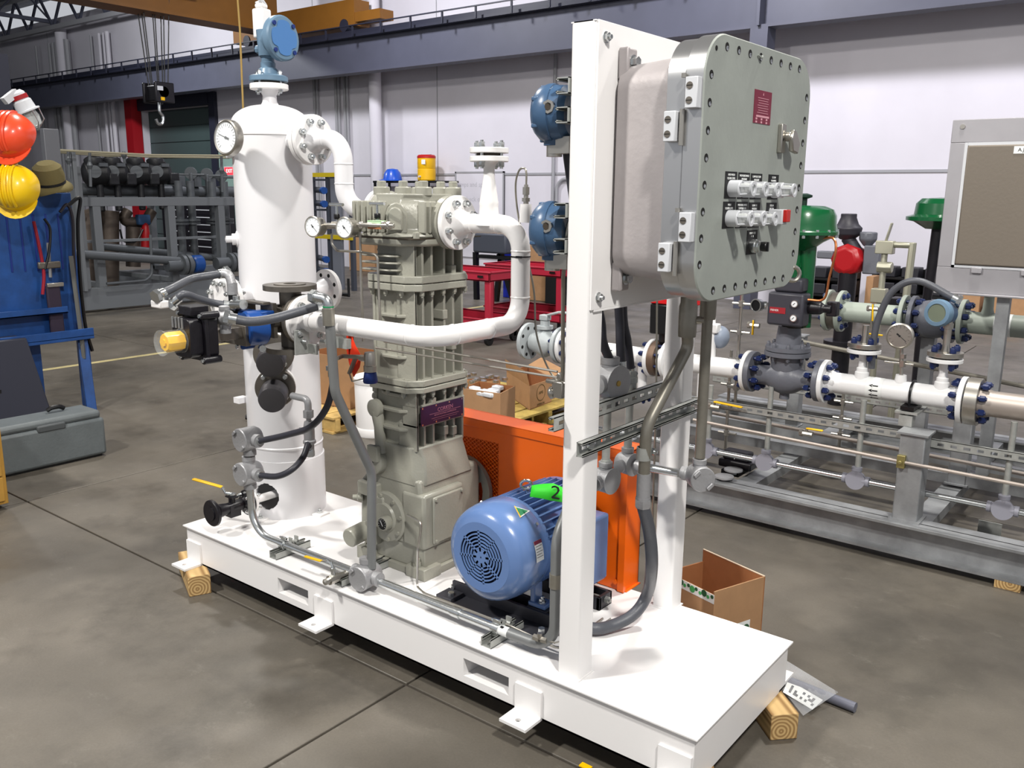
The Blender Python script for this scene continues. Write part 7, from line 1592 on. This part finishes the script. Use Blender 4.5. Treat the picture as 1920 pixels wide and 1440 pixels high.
# grey plastic tool case
CA = P(200, 852, z=0); CX0, CX1 = -2.30, -2.04; H = P(192, 768, x=CX1).z
t = thing('tool_case', 'long grey plastic tool case standing on the floor below the blue stand', 'case', (-2.17, .3, 0))
PG = mat('case_grey_plastic', (92, 98, 100), .55, bump=.15, var=.1, scale=6)
q = MB(); q.b2(CX0, CX1, -.1, CA.y, .012, H-.05); part(t, 'body', q, PG, bev=.02)
q = MB(); q.b2(CX0+.01, CX1-.01, -.08, CA.y-.015, H-.055, H); part(t, 'lid', q, PG, bev=.022)
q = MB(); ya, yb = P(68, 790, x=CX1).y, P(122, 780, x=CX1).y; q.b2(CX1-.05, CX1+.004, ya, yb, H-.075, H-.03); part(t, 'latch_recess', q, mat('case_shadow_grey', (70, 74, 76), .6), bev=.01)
q = MB(); a, b = P(88, 770, x=CX0+.1), P(120, 765, x=CX0+.1); q.tube(smooth([a, Vector((a.x, a.y+.03, H+.03)), Vector((b.x, b.y-.03, H+.03)), b]), .014, 8); part(t, 'handle', q, BLACK)
q = MB(); q.b2(CX0+.03, CX1-.02, -.05, CA.y-.03, 0, .013); part(t, 'base_strip', q, BLACK)
q = MB(); q.b2(-2.3, -2.05, .05, .25, H, H+.03); c = P(52, 782, z=H+.02)
# cabinet edge
q = MB(); a = P(14, 985, z=0)
ye = P(12, 900, x=-1.5).y
CBR = mat('cabinet_oak', (172, 130, 56), .5, var=.08, scale=10)
t = thing('wooden_cabinet', 'light brown drawer cabinet edge at the far left border', 'cabinet', (-1.5, ye-.3, 0))
zt2 = P(6, 735, x=-1.5).z
q = MB(); q.b2(-1.9, -1.5, ye-.6, ye, 0.03, zt2); part(t, 'body', q, CBR, bev=.004)
for k in range(4):
    q = MB(); h = (zt2-.08)/4; q.b2(-1.5, -1.488, ye-.58, ye-.02, .05+k*h, .05+(k+1)*h-.008); part(t, 'drawer', q, CBR, bev=.003)
    q = MB(); q.b2(-1.488, -1.47, ye-.35, ye-.25, .05+k*h+h*.5, .05+k*h+h*.5+.015); part(t, 'handle', q, STEEL)
q = MB(); q.b2(-1.93, -1.47, ye-.62, ye+.015, zt2, zt2+.02); part(t, 'top', q, BLACK)
# caged work light
c = P(45, 195, x=-3.6); t = thing('caged_lamp', 'pale grey caged work light with red band above the orange hard hat', 'lamp', c-Vector((0, 0, .15)))
ax = Vector((.10, .45, -1)).normalized(); cc_ = P(32, 175, x=-3.6)
q = MB(); q.lathe([(.03, -.02), (.05, 0), (.055, .05), (.065, .06), (.07, .12), (.09, .125), (.09, .135)], cc_, ax, 20); q.bar(cc_-ax*.01, P(8, 190, x=-3.6), .06, .05); part(t, 'housing', q, LIGHTG)
q = MB(); q.ring(cc_+ax*.03, ax, .052, .058, .03); part(t, 'red_band', q, mat('band_red', (150, 20, 26), .5))
q = MB(); q.lathe([(.05, .135), (.06, .18), (.05, .24), (.0, .26)], cc_, ax, 16, False); part(t, 'globe', q, LENS)
q = MB(); T = frame(cc_, ax)
for k in range(6):
    a = k*pi/3; q.tube([T @ Vector((.08*cos(a), .08*sin(a), .135)), T @ Vector((.075*cos(a), .075*sin(a), .22)), T @ Vector((.0, 0, .275))], .004, 6)
part(t, 'cage', q, CHROME)
# dark post behind
q = MB(); a = P(15, 180, x=-4); q.b2(-4.1, -3.98, a.y-.12, a.y+.02, zb2, a.z+.3); single('lamp_post', q, BEAMD, 'dark steel post carrying the caged work light', 'post', loc=(-4.04, a.y, zb2))

# ------------------------------------------------------------------ left background: grey pipe rack skid
RX = -8.75; RG = mat('rack_grey_paint', (104, 108, 112), .5); DG = mat('rack_pipe_grey', (84, 88, 92), .45, .2)
rk = thing('pipe_rack_skid', 'grey painted steel frame skid carrying pipes in the left background', 'skid', (-9.5, 5.2, 0))
yl, yrr = 3.75, 6.7
zt3 = P(300, 378, x=RX).z; zb3 = .29
def rb(nm, a, b, w_=.12, h_=.12): q = MB(); q.bar(a, b, w_, h_); part(rk, nm, q, RG, bev=.004)
rb('top_rail', (RX, yl, zt3), (RX, yrr, zt3)); q = MB(); q.b2(RX-.06, RX+.06, yl-.2, yrr+.8, .03, .33); part(rk, 'base_beam', q, RG, bev=.005)
q = MB(); q.b2(RX-2.3, RX-2.18, yl-.2, yrr+.8, .03, .33); part(rk, 'base_beam', q, RG, bev=.005)
for px in (183, 322, 415, 470): y = P(px, 450, x=RX).y; rb('post', (RX, y, .33), (RX, y, zt3), .11, .11)
for px in (183, 322, 430): y = P(px, 450, x=RX).y; rb('cross_tie', (RX, y, zt3), (RX-2.2, y, zt3), .09, .09); rb('rear_post', (RX-2.2, y, .33), (RX-2.2, y, zt3), .1, .1); rb('floor_tie', (RX, y, .36), (RX-2.2, y, .36), .1, .07)
zz1 = P(300, 448, x=RX-.3).z
rb('mid_rail', (RX-.3, yl, zz1), (RX-.3, yrr, zz1), .04, .04)
for i, (p0, p1, x, r) in enumerate((((60, 470), (345, 490), RX+.25, .06), ((190, 462), (450, 488), RX-.6, .055), ((150, 355), (445, 360), RX-1.1, .09), ((160, 372), (445, 372), RX-1.5, .09))):
    q = MB(); q.cyl(P(*p0, x=x), P(*p1, x=x), r, n=16); single('rack_pipe', q, DG, ['lowest front', 'lower rear', 'thick upper', 'thick second upper'][i]+' grey pipe of the left background pipe rack', 'pipe', group='grey pipes on the pipe rack')
for i, px in enumerate((362, 402, 425, 340)):
    y = P(px, 430, x=RX-.6).y; t = thing('riser_pipe', ['second', 'third', 'rightmost', 'leftmost'][i]+' grey vertical flanged pipe in the left pipe rack', 'pipe', (RX-.6, y, .5), 'grey risers in the pipe rack')
    q = MB(); q.cyl((RX-.6, y, .5), (RX-.6, y, 1.8), .06, n=12)
    for z in (1.15, 1.2, 1.55, .62): q.disc((RX-.6, y, z), (0, 0, 1), .12, .035, 20)
    part(t, 'pipe', q, DG)
for i, (px, py) in enumerate(((365, 495), (452, 491))):
    c = P(px, py, x=RX+.25 if i == 0 else RX+.1); t = thing('capped_flange', ['left', 'right'][i]+' grey pipe end flange wearing a bright blue cover on the rack', 'flange', c-Vector((0, 0, .15)), 'blue capped flanges')
    q = MB(); q.disc(c-Vector((0, .12, 0)), (0, 1, .0), .15, .06, 24); q.disc(c-Vector((0, .2, 0)), (0, 1, 0), .15, .05, 24); q.cyl(c-Vector((0, .45, 0)), c, .09); part(t, 'flange', q, DG); q = MB(); q.disc(c+Vector((0, .04, 0)), (0, 1, 0), .13, .16, 20, .02); part(t, 'blue_cover', q, ABLUE)
# row of black actuators
BA = mat('dark_actuator', (26, 27, 30), .45, bump=.2)
for i, px in enumerate((185, 218, 262, 300)):
    c = P(px, 325, x=RX-.9); t = thing('black_actuator', ['leftmost', 'second', 'third', 'rightmost'][i]+' bulky black valve actuator above the left pipe rack', 'actuator', c-Vector((0, 0, .25)), 'black actuators on the pipe rack')
    q = MB(); q.lathe([(.10, -.22), (.17, -.18), (.17, .1), (.10, .16)], c, (.3, 1, .1), 14); q.lathe([(.08, 0), (.13, .08), (.13, .16), (.06, .2)], c+Vector((0, -.05, .05)), (-.2, .0, 1), 12); part(t, 'housing', q, BA, bev=.01)
    q = MB(); q.box(c+Vector((.1, .15, -.08)), (.14, .16, .18)); q.cyl(c+Vector((0, .0, -.55)), c+Vector((0, .0, -.1)), .05); part(t, 'gear_box', q, BA, bev=.02)
    q = MB(); q.lathe([(.09, 0), (.09, .03)], c+Vector((.12, -.12, .02)), (1, -.4, 0), 16); q.box(c+Vector((.16, 0, .12)), (.03, .12, .05)); part(t, 'bright_cover', q, DG)
for i, (px, py) in enumerate(((388, 327), (358, 325), (415, 330))):
    c = P(px, py, x=RX-1.0); t = thing('flanged_valve_top', ['middle', 'left', 'right'][i]+' small grey flanged valve top beside the black actuators', 'valve', c-Vector((0, 0, .2)), 'grey flanged valve tops')
    q = MB(); q.disc(c, (.6, -.6, 0), .10, .03, 20); q.cyl(c-Vector((0, 0, .35)), c, .035); q.cyl(c-Vector((.15, .15, .02)), c+Vector((.15, .15, -.02)), .02, n=8); q.box(c-Vector((0, .2, .12)), (.1, .12, .16)); part(t, 'body', q, DG, bev=.004)
# brown steel manifold between posts
BRN = mat('manifold_brown', (92, 82, 74), .5, .4)
t = thing('bare_steel_manifold', 'brownish bare steel pipe manifold inside the left pipe rack', 'pipe', (RX-1.3, 5.0, .5))
def mp(pts, r, fl_=None): q = MB(); q.tube(fillet(pts, fl_ or r*1.6), r, 16); part(t, 'pipe', q, BRN)
xm_ = RX-1.2
mp([P(165, 400, x=xm_), P(165, 470, x=xm_), P(165, 540, x=xm_)], .12); mp([P(205, 395, x=xm_), P(205, 560, x=xm_)], .14); mp([P(240, 395, x=xm_), P(228, 415, x=xm_), P(272, 418, x=xm_), P(285, 395, x=xm_)], .08, .1); mp([P(250, 425, x=xm_), P(250, 500, x=xm_)], .11); mp([P(150, 410, x=xm_), P(180, 400, x=xm_)], .1)
c = P(268, 412, x=xm_+.1); q = MB(); q.box(c, (.12, .2, .16)); single('blue_wrap', q, mat('muted_blue', (50, 84, 124), .6), 'blue wrapped fitting on the brown manifold in the pipe rack', 'fitting', bev=.02)
c = P(273, 440, x=xm_+.15); q = MB(); q.lathe([(.04, -.22), (.06, -.2), (.065, .0), (.05, .14), (.02, .18)], c, (.0, .08, 1), 16); single('red_bottle', q, mat('bottle_red', (176, 18, 26), .4), 'red bottle hanging among pipes of the left pipe rack', 'bottle')
q = MB(); q.tube(smooth([P(225, 430, x=xm_+.2), P(232, 452, x=xm_+.2), P(255, 452, x=xm_+.2), P(268, 430, x=xm_+.2)]), .015, 6); single('hanging_cable', q, BLACK, 'black cable loop hanging in front of the brown manifold', 'cable', loc=P(232, 452, x=xm_+.2))
q = MB(); q.tube(fillet([P(282, 440, x=RX+.2), P(285, 515, x=RX+.2), P(272, 526, x=RX+.2), P(200, 532, x=RX+.2)], .12), .02, 8); single('bent_conduit', q, DG, 'thin grey conduit bending at the foot of the left pipe rack', 'conduit')
# rope lines strung over the rack
ROPE = mat('rope_pale', (150, 144, 122), .8)
for i, (p0, p1, x) in enumerate((((80, 280), (455, 292), RX+.5), ((80, 282), (430, 296), RX+.2), ((90, 284), (300, 292), RX))):
    a, b = P(*p0, x=x), P(*p1, x=x); q = MB(); q.tube([a, (a+b)/2-Vector((0, 0, .03)), b], .014, 6); single('tied_rope', q, ROPE, ['highest', 'middle', 'lowest'][i]+' of three pale ropes strung above the left pipe rack', 'rope', group='ropes over the pipe rack')
for i, (px, py0, py1) in enumerate(((88, 282, 310), (128, 282, 335), (168, 285, 350), (232, 290, 306), (415, 292, 360))):
    q = MB(); q.cyl(P(px, py0, x=RX+.35), P(px+2, py1, x=RX+.35), .02, n=8); q.lathe([(.02, 0), (.04, .05), (.02, .1)], P(px+1, (py0+py1)/2, x=RX+.35), n=8); single('hanging_rod', q, DG, ['first', 'second', 'third', 'fourth', 'fifth'][i]+' from the left of the dark rods hanging from the ropes', 'rod', group='rods under the ropes')
rb('corner_post', (RX+.1, P(133, 330, x=RX).y, .33), (RX+.1, P(133, 330, x=RX).y, P(133, 312, x=RX).z), .12, .12)
for px in (128, 446): y = P(px, 450, x=RX).y; rb('rope_post', (RX+.35, y, .33), (RX+.35, y, P(px, 281, x=RX+.35).z), .05, .05)
# rolling tool chests behind
for i, (px0, px1) in enumerate(((340, 378), (382, 440))):
    y = 11.0; a, b = P(px0, 440, y=y), P(px1, 385, y=y); z1 = b.z; t = thing('tool_chest', ['left', 'right'][i]+' dark tool chest with white drawer pulls by the far wall', 'tool chest', ((a.x+b.x)/2, y-.3, 0), 'tool chests by the far wall')
    q = MB(); q.b2(a.x, b.x, y-.5, y, .12, z1); part(t, 'body', q, mat('chest_black', (22, 20, 26), .4) if 'chest_black' not in MATS else MATS['chest_black'], bev=.01)
    for k in range(6):
        zz_ = .2+k*(z1-.25)/6; q = MB(); q.b2(a.x+.05, b.x-.05, y-.51, y-.5, zz_, zz_+(z1-.25)/6-.03); d_ = part(t, 'drawer', q, MATS['chest_black']); q = MB(); q.b2(a.x+.15, b.x-.15, y-.52, y-.51, zz_+.1, zz_+.12); part(d_, 'pull', q, LIGHTG)
    for x in (a.x+.1, b.x-.1): q = MB(); q.cyl((x, y-.45, .06), (x+.05, y-.45, .06), .06, n=12); part(t, 'caster', q, BLACK)

# ------------------------------------------------------------------ middle background
# dark steel rack with yellow beams
y = 8.2; t = thing('valve_storage_rack', 'dark upright rack with yellow beams and blue capped pipes behind the vessel', 'rack', (P(610, 450, y=y).x, y, 0))
x0, x1 = P(583, 330, y=y).x, P(655, 330, y=y).x; xm1 = P(612, 330, y=y).x
RKD = mat('rack_dark', (62, 66, 76), .5)
for x, w_ in ((x0, .07), (xm1, .07), (xm1+.20, .22), (x1, .07)): q = MB(); q.b2(x-w_/2, x+w_/2, y, y+.07, 0, P(600, 332, y=y).z); part(t, 'upright', q, RKD if w_ < .2 else mat('rack_mid_grey', (110, 114, 124), .5) if 'rack_mid_grey' not in MATS else MATS['rack_mid_grey'])
for py in (328, 443): z = P(600, py, y=y).z; q = MB(); q.b2(x0-.05, x1+.05, y-.04, y, z-.035, z+.035); part(t, 'yellow_beam', q, mat('beam_yellow', (190, 168, 22), .5) if 'beam_yellow' not in MATS else MATS['beam_yellow'])
for py in (356, 381, 484, 506): z = P(600, py, y=y).z; q = MB(); q.cyl((x0, y+.1, z), (x0+.32, y-.02, z-.01), .05, n=12); a_ = part(t, 'stored_pipe', q, RKD); q = MB(); q.cyl((x0+.32, y-.02, z-.01), (x0+.40, y-.05, z-.012), .06, n=12); part(t, 'blue_end_cap', q, ABLUE)
q = MB(); z = P(600, 332, y=y).z; q.b2(x0, xm1, y+.02, y+.3, z-.06, z-.03); q.b2(x0, xm1, y+.02, y+.3, P(600, 382, y=y).z-.12, P(600, 382, y=y).z-.09); part(t, 'shelf', q, RKD)
c = P(645, 520, y=7.4); q = MB(); q.cyl((c.x-.25, 7.4, .06), (c.x+.1, 7.4, .06), .03); q.cyl((c.x+.1, 7.4, .03), (c.x+.1, 7.4, .32), .02); single('crank_handle', q, BLACK, 'black crank handle on the floor beside the dark rack', 'handle')
# wire shelf on the wall side with blue hard hat and yellow cooler
y = 11.0; a = P(703, 339, y=y); b = P(832, 339, y=y); z1 = a.z
t = thing('black_shelf_unit', 'black wire shelf unit against the back wall above the compressor', 'shelf', ((a.x+b.x)/2, y, 0))
for x in (a.x, b.x, a.x+(b.x-a.x)*.22, a.x+(b.x-a.x)*.79):
    q = MB(); q.b2(x-.02, x+.02, y-.02, y+.02, 0, z1); part(t, 'post', q, BLACK)
for z in (z1, z1-.75, .5, .15): q = MB(); q.b2(a.x-.03, b.x+.03, y-.03, y+.4, z-.04, z); part(t, 'shelf', q, BLACK)
for i, (px0, px1, h, m_, nm, lb) in enumerate(((742, 762, .55, CARDI, 'shelf_carton', 'dark brown carton on the second shelf, left'), (765, 792, .4, mat('dark_brown_box', (96, 70, 40), .8), 'shelf_carton', 'dim brown carton on the second shelf, middle'), (800, 830, .6, LIGHTG, 'first_aid_box', 'pale grey box with red mark on the second shelf, right'))):
    xa, xb = P(px0, 360, y=y).x, P(px1, 360, y=y).x; q = MB(); q.b2(xa, xb, y+.0, y+.3, z1-.75, z1-.75+h); o = single(nm, q, m_, lb, 'box', bev=.005)
    if i == 2: q = MB(); q.b2(xa+.2, xb-.15, y-.006, y, z1-.4, z1-.3); part(o, 'red_mark', q, mat('mark_red', (150, 24, 34), .5))
yc = 11.12; c = P(736, 336, y=yc); t = hat(736, 328, 0, .17, mat('hat_blue', (20, 80, 190), .35, coat=.3), 'blue hard hat lying on top of the black shelf', (0, 0, 1), None) if 0 else None
hb_ = thing('hard_hat', 'blue hard hat lying on top of the black shelf', 'hard hat', (c.x, yc, z1))
q = MB(); q.lathe([(.20, .02), (.19, .06), (.165, .16), (.11, .23), (.0, .25)], (c.x, yc, z1), n=28, cap=True); part(hb_, 'shell', q, mat('hat_blue', (20, 80, 190), .35, coat=.3)); q = MB(); q.lathe([(.24, .0), (.24, .012), (.19, .03)], (c.x-.02, yc-.03, z1), n=24); part(hb_, 'brim', q, MATS['hat_blue'])
c = P(800, 336, y=yc); t = thing('drink_cooler', 'yellow round drink cooler with red lid on the black shelf', 'cooler', (c.x, yc, z1))
hh_ = P(800, 292, y=yc).z-z1
q = MB(); q.lathe([(.165, 0), (.18, .02), (.18, hh_*.45), (.172, hh_*.47), (.18, hh_*.5), (.18, hh_*.9)], (c.x, yc, z1), n=32); part(t, 'body', q, mat('cooler_yellow', (228, 176, 14), .4)); q = MB(); q.lathe([(.185, hh_*.9), (.185, hh_*.98), (.16, hh_*1.03), (.0, hh_*1.04)], (c.x, yc, z1), n=32); part(t, 'lid', q, mat('cooler_red', (170, 24, 24), .4)); q = MB(); q.lathe([(.10, hh_*1.04), (.10, hh_*1.06)], (c.x, yc, z1), n=24); part(t, 'lid_centre', q, LIGHTG)
q = MB(); q.box((c.x+.08, yc-.172, z1+hh_*.74), (.10, .012, .09)); part(t, 'label', q, PAPER, bev=.003); q = MB(); q.cyl((c.x, yc-.17, z1+.08), (c.x, yc-.22, z1+.08), .02, n=10); part(t, 'spigot', q, LIGHTG)
# whiteboard outline on the wall
a, b = P(855, 480, y=WY-.02), P(946, 321, y=WY-.02)
t = thing('wall_whiteboard', 'large pale whiteboard with faint handwriting on the back wall', 'whiteboard', ((a.x+b.x)/2, WY-.02, a.z))
q = MB(); q.b2(a.x, b.x, WY-.03, WY-.008, a.z, b.z); part(t, 'board', q, WALLW); q = MB()
for bb in ((a.x, a.x+.03, a.z, b.z), (b.x-.03, b.x, a.z, b.z), (a.x, b.x, b.z-.03, b.z)): q.b2(bb[0], bb[1], WY-.04, WY-.01, bb[2], bb[3])
part(t, 'rim', q, PIPEG)
for k, s in enumerate(('pumps and spares', 'check oil', 'valves in rack', 'tools back')): text(t, s, .13, face_my((a.x+b.x)/2-.15, WY-.032, b.z-.25-k*.28), mat('faint_pen', (176, 174, 180), .7) if 'faint_pen' not in MATS else MATS['faint_pen'], 'handwriting')
# chest on black stand
y = 8.6; a, b = P(886, 467, y=y), P(948, 439, y=y); t = thing('bench_machine', 'dark grey bench machine on a black stand behind the pipe elbow', 'machine', ((a.x+b.x)/2, y, 0))
q = MB(); q.b2(a.x, b.x, y, y+.45, a.z-.05, b.z); part(t, 'cabinet', q, mat('machine_dark', (64, 68, 78), .5), bev=.03)
for x0, x1 in ((a.x-.02, a.x), (a.x+.5, a.x+.4), (b.x-.2, b.x+.1)): q = MB(); q.bar((x0, y+.1, a.z-.05), (x1, y+.1, 0), .07, .07); part(t, 'leg', q, BLACK)
for z in (a.z-.08, a.z-.35): q = MB(); q.b2(a.x+.1, b.x+.1, y, y+.1, z-.05, z); part(t, 'brace', q, BLACK)
carton(655, 448, 702, 492, 10.9, 'brown carton with white labels on the floor by the far wall', .45, base=0)
carton(985, 462, 1025, 497, 9.2, 'brown carton behind the red cart, half hidden by the white pipe', .4, base=0)
q = MB(); a, b = P(940, 486, y=9.2), P(984, 470, y=9.2); q.b2(a.x, b.x, 9.2, 9.5, a.z, b.z); q.b2(a.x+.02, b.x-.02, 9.22, 9.48, 0, a.z); single('blue_bin', q, mat('bin_blue', (24, 40, 160), .5), 'blue plastic bin behind the red cart', 'bin', bev=.01)
q = MB(); a, b = P(1022, 505, y=9.0), P(1060, 466, y=9.0); q.b2(a.x, b.x+.5, 9.0, 9.5, 0, b.z); single('dark_crate', q, BLACK, 'black crate stack behind the red cart, left of the front post', 'crate', bev=.02)
# red utility carts
CR = mat('cart_red', (166, 34, 56), .45)
def cart(xa, xb, ya, yb, zt_, zl, lb):
    t = thing('utility_cart', lb, 'cart', ((xa+xb)/2, (ya+yb)/2, 0), 'red plastic utility carts')
    for z, d in ((zt_, .11), (zl, .12)):
        q = MB(); q.b2(xa, xb, ya, yb, z-d, z-d+.02)
        for bb in ((xa, xb, ya, ya+.02), (xa, xb, yb-.02, yb), (xa, xa+.02, ya, yb), (xb-.02, xb, ya, yb)): q.b2(*bb, z-d, z)
        for bb in ((xa-.015, xb+.015, ya-.015, ya+.02), (xa-.015, xb+.015, yb-.02, yb+.015), (xa-.015, xa+.02, ya, yb), (xb-.02, xb+.015, ya, yb)): q.b2(*bb, z-.02, z)
        part(t, 'tray', q, CR, bev=.006)
    for x in (xa+.05, xb-.05):
        for y in (ya+.05, yb-.05):
            q = MB(); q.b2(x-.045, x+.045, y-.03, y+.03, zl-.1, zt_-.05); part(t, 'leg', q, CR, bev=.015); q = MB(); q.cyl((x-.02, y, .06), (x+.02, y, .06), .06, n=16); q.b2(x-.02, x+.02, y-.02, y+.02, .06, zl-.11); part(t, 'caster', q, BLACK)
    q = MB(); q.b2(xb-.16, xb-.08, ya-.018, ya-.014, zt_-.07, zt_-.045); part(t, 'maker_plate', q, BLACK)
    return t
p = P(905, 655, z=0.03); x_c = p.x
c1 = P(918, 510, z=.82); cart(c1.x-.95, c1.x, c1.y-.0, c1.y+.55, .82, .30, 'red plastic cart, left one partly behind the compressor')
c2 = P(1053, 503, z=.82); cart(c2.x-1.15, c2.x, c2.y, c2.y+.62, .82, .30, 'red plastic cart, right one passing behind the white pipe')
# cartons on a pallet behind the guard
def pallet(x0, x1, y0, y1, lb, m=PALW):
    t = thing('wooden_pallet', lb, 'pallet', ((x0+x1)/2, (y0+y1)/2, 0), 'wooden pallets')
    n = 7
    for k in range(n):
        w_ = (x1-x0)/n; q = MB(); q.b2(x0+k*w_+.008, x0+(k+1)*w_-.008, y0, y1, .105, .122); part(t, 'deck_board', q, m, bev=.002)
    for y in (y0+.02, (y0+y1)/2-.02, y1-.06): q = MB(); q.b2(x0, x1, y, y+.04, .018, .105); part(t, 'stringer', q, m, bev=.002)
    for k in (0, 3, 6): w_ = (x1-x0)/n; q = MB(); q.b2(x0+k*w_, x0+(k+1)*w_-.02, y0, y1, 0, .018); part(t, 'bottom_board', q, m, bev=.002)
    return t
pc = P(1056, 755, z=.12); pallet(-1.35, -.30, 2.62, 3.65, 'yellowish wooden pallet under the cartons behind the orange guard', mat('pallet_yellow', (172, 148, 78), .8, var=.25, scale=14))
def carton_at(p_left, p_corner, p_right, zt_, z0, lb, flaps=(), m=CARD, grp=None):
    """open carton from three top corners given as picture points at height zt_"""
    A_, B_, C_ = (P(*p, z=zt_) for p in (p_left, p_corner, p_right)) if p_left else (Vector((-1.84, 2.16, zt_)), Vector((-1.40, 2.19, zt_)), Vector((-1.43, 2.55, zt_))); D_ = A_+C_-B_
    t = thing('cardboard_box', lb, 'box', (B_.x, B_.y, z0), grp)
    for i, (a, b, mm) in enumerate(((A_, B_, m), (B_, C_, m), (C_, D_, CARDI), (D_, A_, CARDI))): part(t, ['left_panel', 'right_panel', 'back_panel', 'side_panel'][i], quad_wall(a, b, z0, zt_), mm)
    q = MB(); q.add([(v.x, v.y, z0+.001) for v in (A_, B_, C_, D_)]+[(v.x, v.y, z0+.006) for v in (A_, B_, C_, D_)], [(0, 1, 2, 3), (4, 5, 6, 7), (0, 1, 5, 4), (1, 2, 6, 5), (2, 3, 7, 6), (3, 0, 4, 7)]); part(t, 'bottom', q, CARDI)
    for e, out, up in flaps:
        a, b = ((A_, B_), (B_, C_), (C_, D_), (D_, A_))[e]; d = (b-a).normalized(); n_ = Vector((d.y, -d.x, 0)); o_ = n_*out+Vector((0, 0, up))
        q = MB(); q.add([a, b, b+o_-d*.02, a+o_+d*.02]+[v+Vector((0, 0, .004)) for v in (a, b, b+o_-d*.02, a+o_+d*.02)], [(0, 1, 2, 3), (4, 5, 6, 7), (0, 1, 5, 4), (1, 2, 6, 5), (2, 3, 7, 6), (3, 0, 4, 7)]); part(t, 'flap', q, m)
    return t, A_, B_, C_, D_
t, A_, B_, C_, D_ = carton_at((868, 728), (938, 738), (966, 724), .44, .03, 'open cardboard box full of bagged parts just behind the orange guard')
mid = (A_+B_+C_+D_)/4; q = MB(); rnd = random.Random(9)
for k in range(14): p = mid+Vector(((rnd.random()-.5)*.22, (rnd.random()-.5)*.2, -.03+rnd.random()*.02)); q.box(p, (.07, .05, .03))
part(t, 'bagged_parts', q, mat('bag_white', (206, 208, 212), .25), bev=.008, kind='stuff')
for k_, w_ in enumerate(('inlet', 'fittings', 'rod 2')): text(t, w_, .045, Matrix.LocRotScale((B_+C_)/2*1.0+Vector((0, -.004, -.06-.055*k_)), None, None) @ frame((0, 0, 0), Vector(((C_-B_).y, -(C_-B_).x, 0)), (C_-B_)), mat('marker_pen', (84, 66, 40), .8), 'handwriting')
t, A_, B_, C_, D_ = carton_at((950, 697), (993, 724), (1035, 710), .301, .122, 'tall open cardboard box with round printed stamp on the pallet', flaps=((0, .02, .10), (2, .10, .06)))
ctr_ = (B_+C_)/2; T = frame(Vector((ctr_.x, ctr_.y, .225))+Vector(((C_-B_).y, -(C_-B_).x, 0)).normalized()*.002, Vector(((C_-B_).y, -(C_-B_).x, 0)), (C_-B_))
q = MB(T); q.lathe([(.058, 0), (.062, 0), (.062, .0006), (.058, .0006), (.058, 0)], n=32); PR_ = mat('stamp_ink', (92, 78, 44), .8); part(t, 'round_stamp', q, PR_); text(t, 'AMS', .032, T @ Matrix.Translation((0, 0, .0006)), PR_, 'stamp_lettering'); text(t, 'AMERICAN', .022, T @ Matrix.Translation((0, -.085, .0006)), PR_, 'stamp_lettering')
t, A_, B_, C_, D_ = carton_at((868, 712), (905, 716), (938, 712), .30, .0, 'low brown tray box of small hardware behind the open box')
mid = (A_+B_+C_+D_)/4; q = MB()
for k in range(16): p = mid+Vector(((rnd.random()-.5)*.25, (rnd.random()-.5)*.25, rnd.random()*.03)); q.box(p, (.035, .03, .02))
part(t, 'loose_hardware', q, CHROME, kind='stuff')
# carton on pallet behind the vessel
pp = P(607, 800, z=0); pallet(-2.25, -1.30, 1.95, 2.85, 'wooden pallet with a big carton seen behind the white vessel')
a = P(604, 775, z=.122)
zc_ = P(606, 672, x=a.x).z
carton_at(None, None, None, .50, .122, 'big plain brown carton on a pallet between vessel and compressor')
c = P(690, 812, z=0); t = thing('white_bucket', 'white plastic bucket with lid on the floor left of the compressor', 'bucket', (-1.12, 2.16, 0))
zb_t = P(690, 706, x=c.x+.0).z; bx_, by_ = -1.12, 2.16; zb_t = .42
q = MB(); q.lathe([(.115, 0), (.125, .05), (.13, zb_t*.9), (.125, zb_t*.92)], (bx_, by_, 0), n=36); part(t, 'body', q, WHITE); q = MB(); q.lathe([(.133, zb_t*.88), (.137, zb_t*.9), (.137, zb_t*.97), (.125, zb_t)], (bx_, by_, 0), n=36); part(t, 'lid', q, WHITE); q = MB(); q.lathe([(.128, 0), (.133, .01), (.133, .05), (.128, .06)], (bx_, by_, .0), n=36); part(t, 'bottom_rim', q, WHITE)
c = P(461, 782, z=.03); q = MB(); q.cyl(c, c+Vector((.12, .1, 0)), .02, n=8); q.box(c+Vector((.04, .04, .01)), (.04, .05, .05)); single('pipe_fitting', q, BLACK, 'small black fitting lying on the floor left of the vessel', 'fitting')
q = MB(); c = P(1098, 1437, z=.005); q.box(c, (.035, .02, .004)); single('yellow_scrap', q, YELLOW, 'tiny yellow scrap on the floor at the bottom edge', 'scrap')
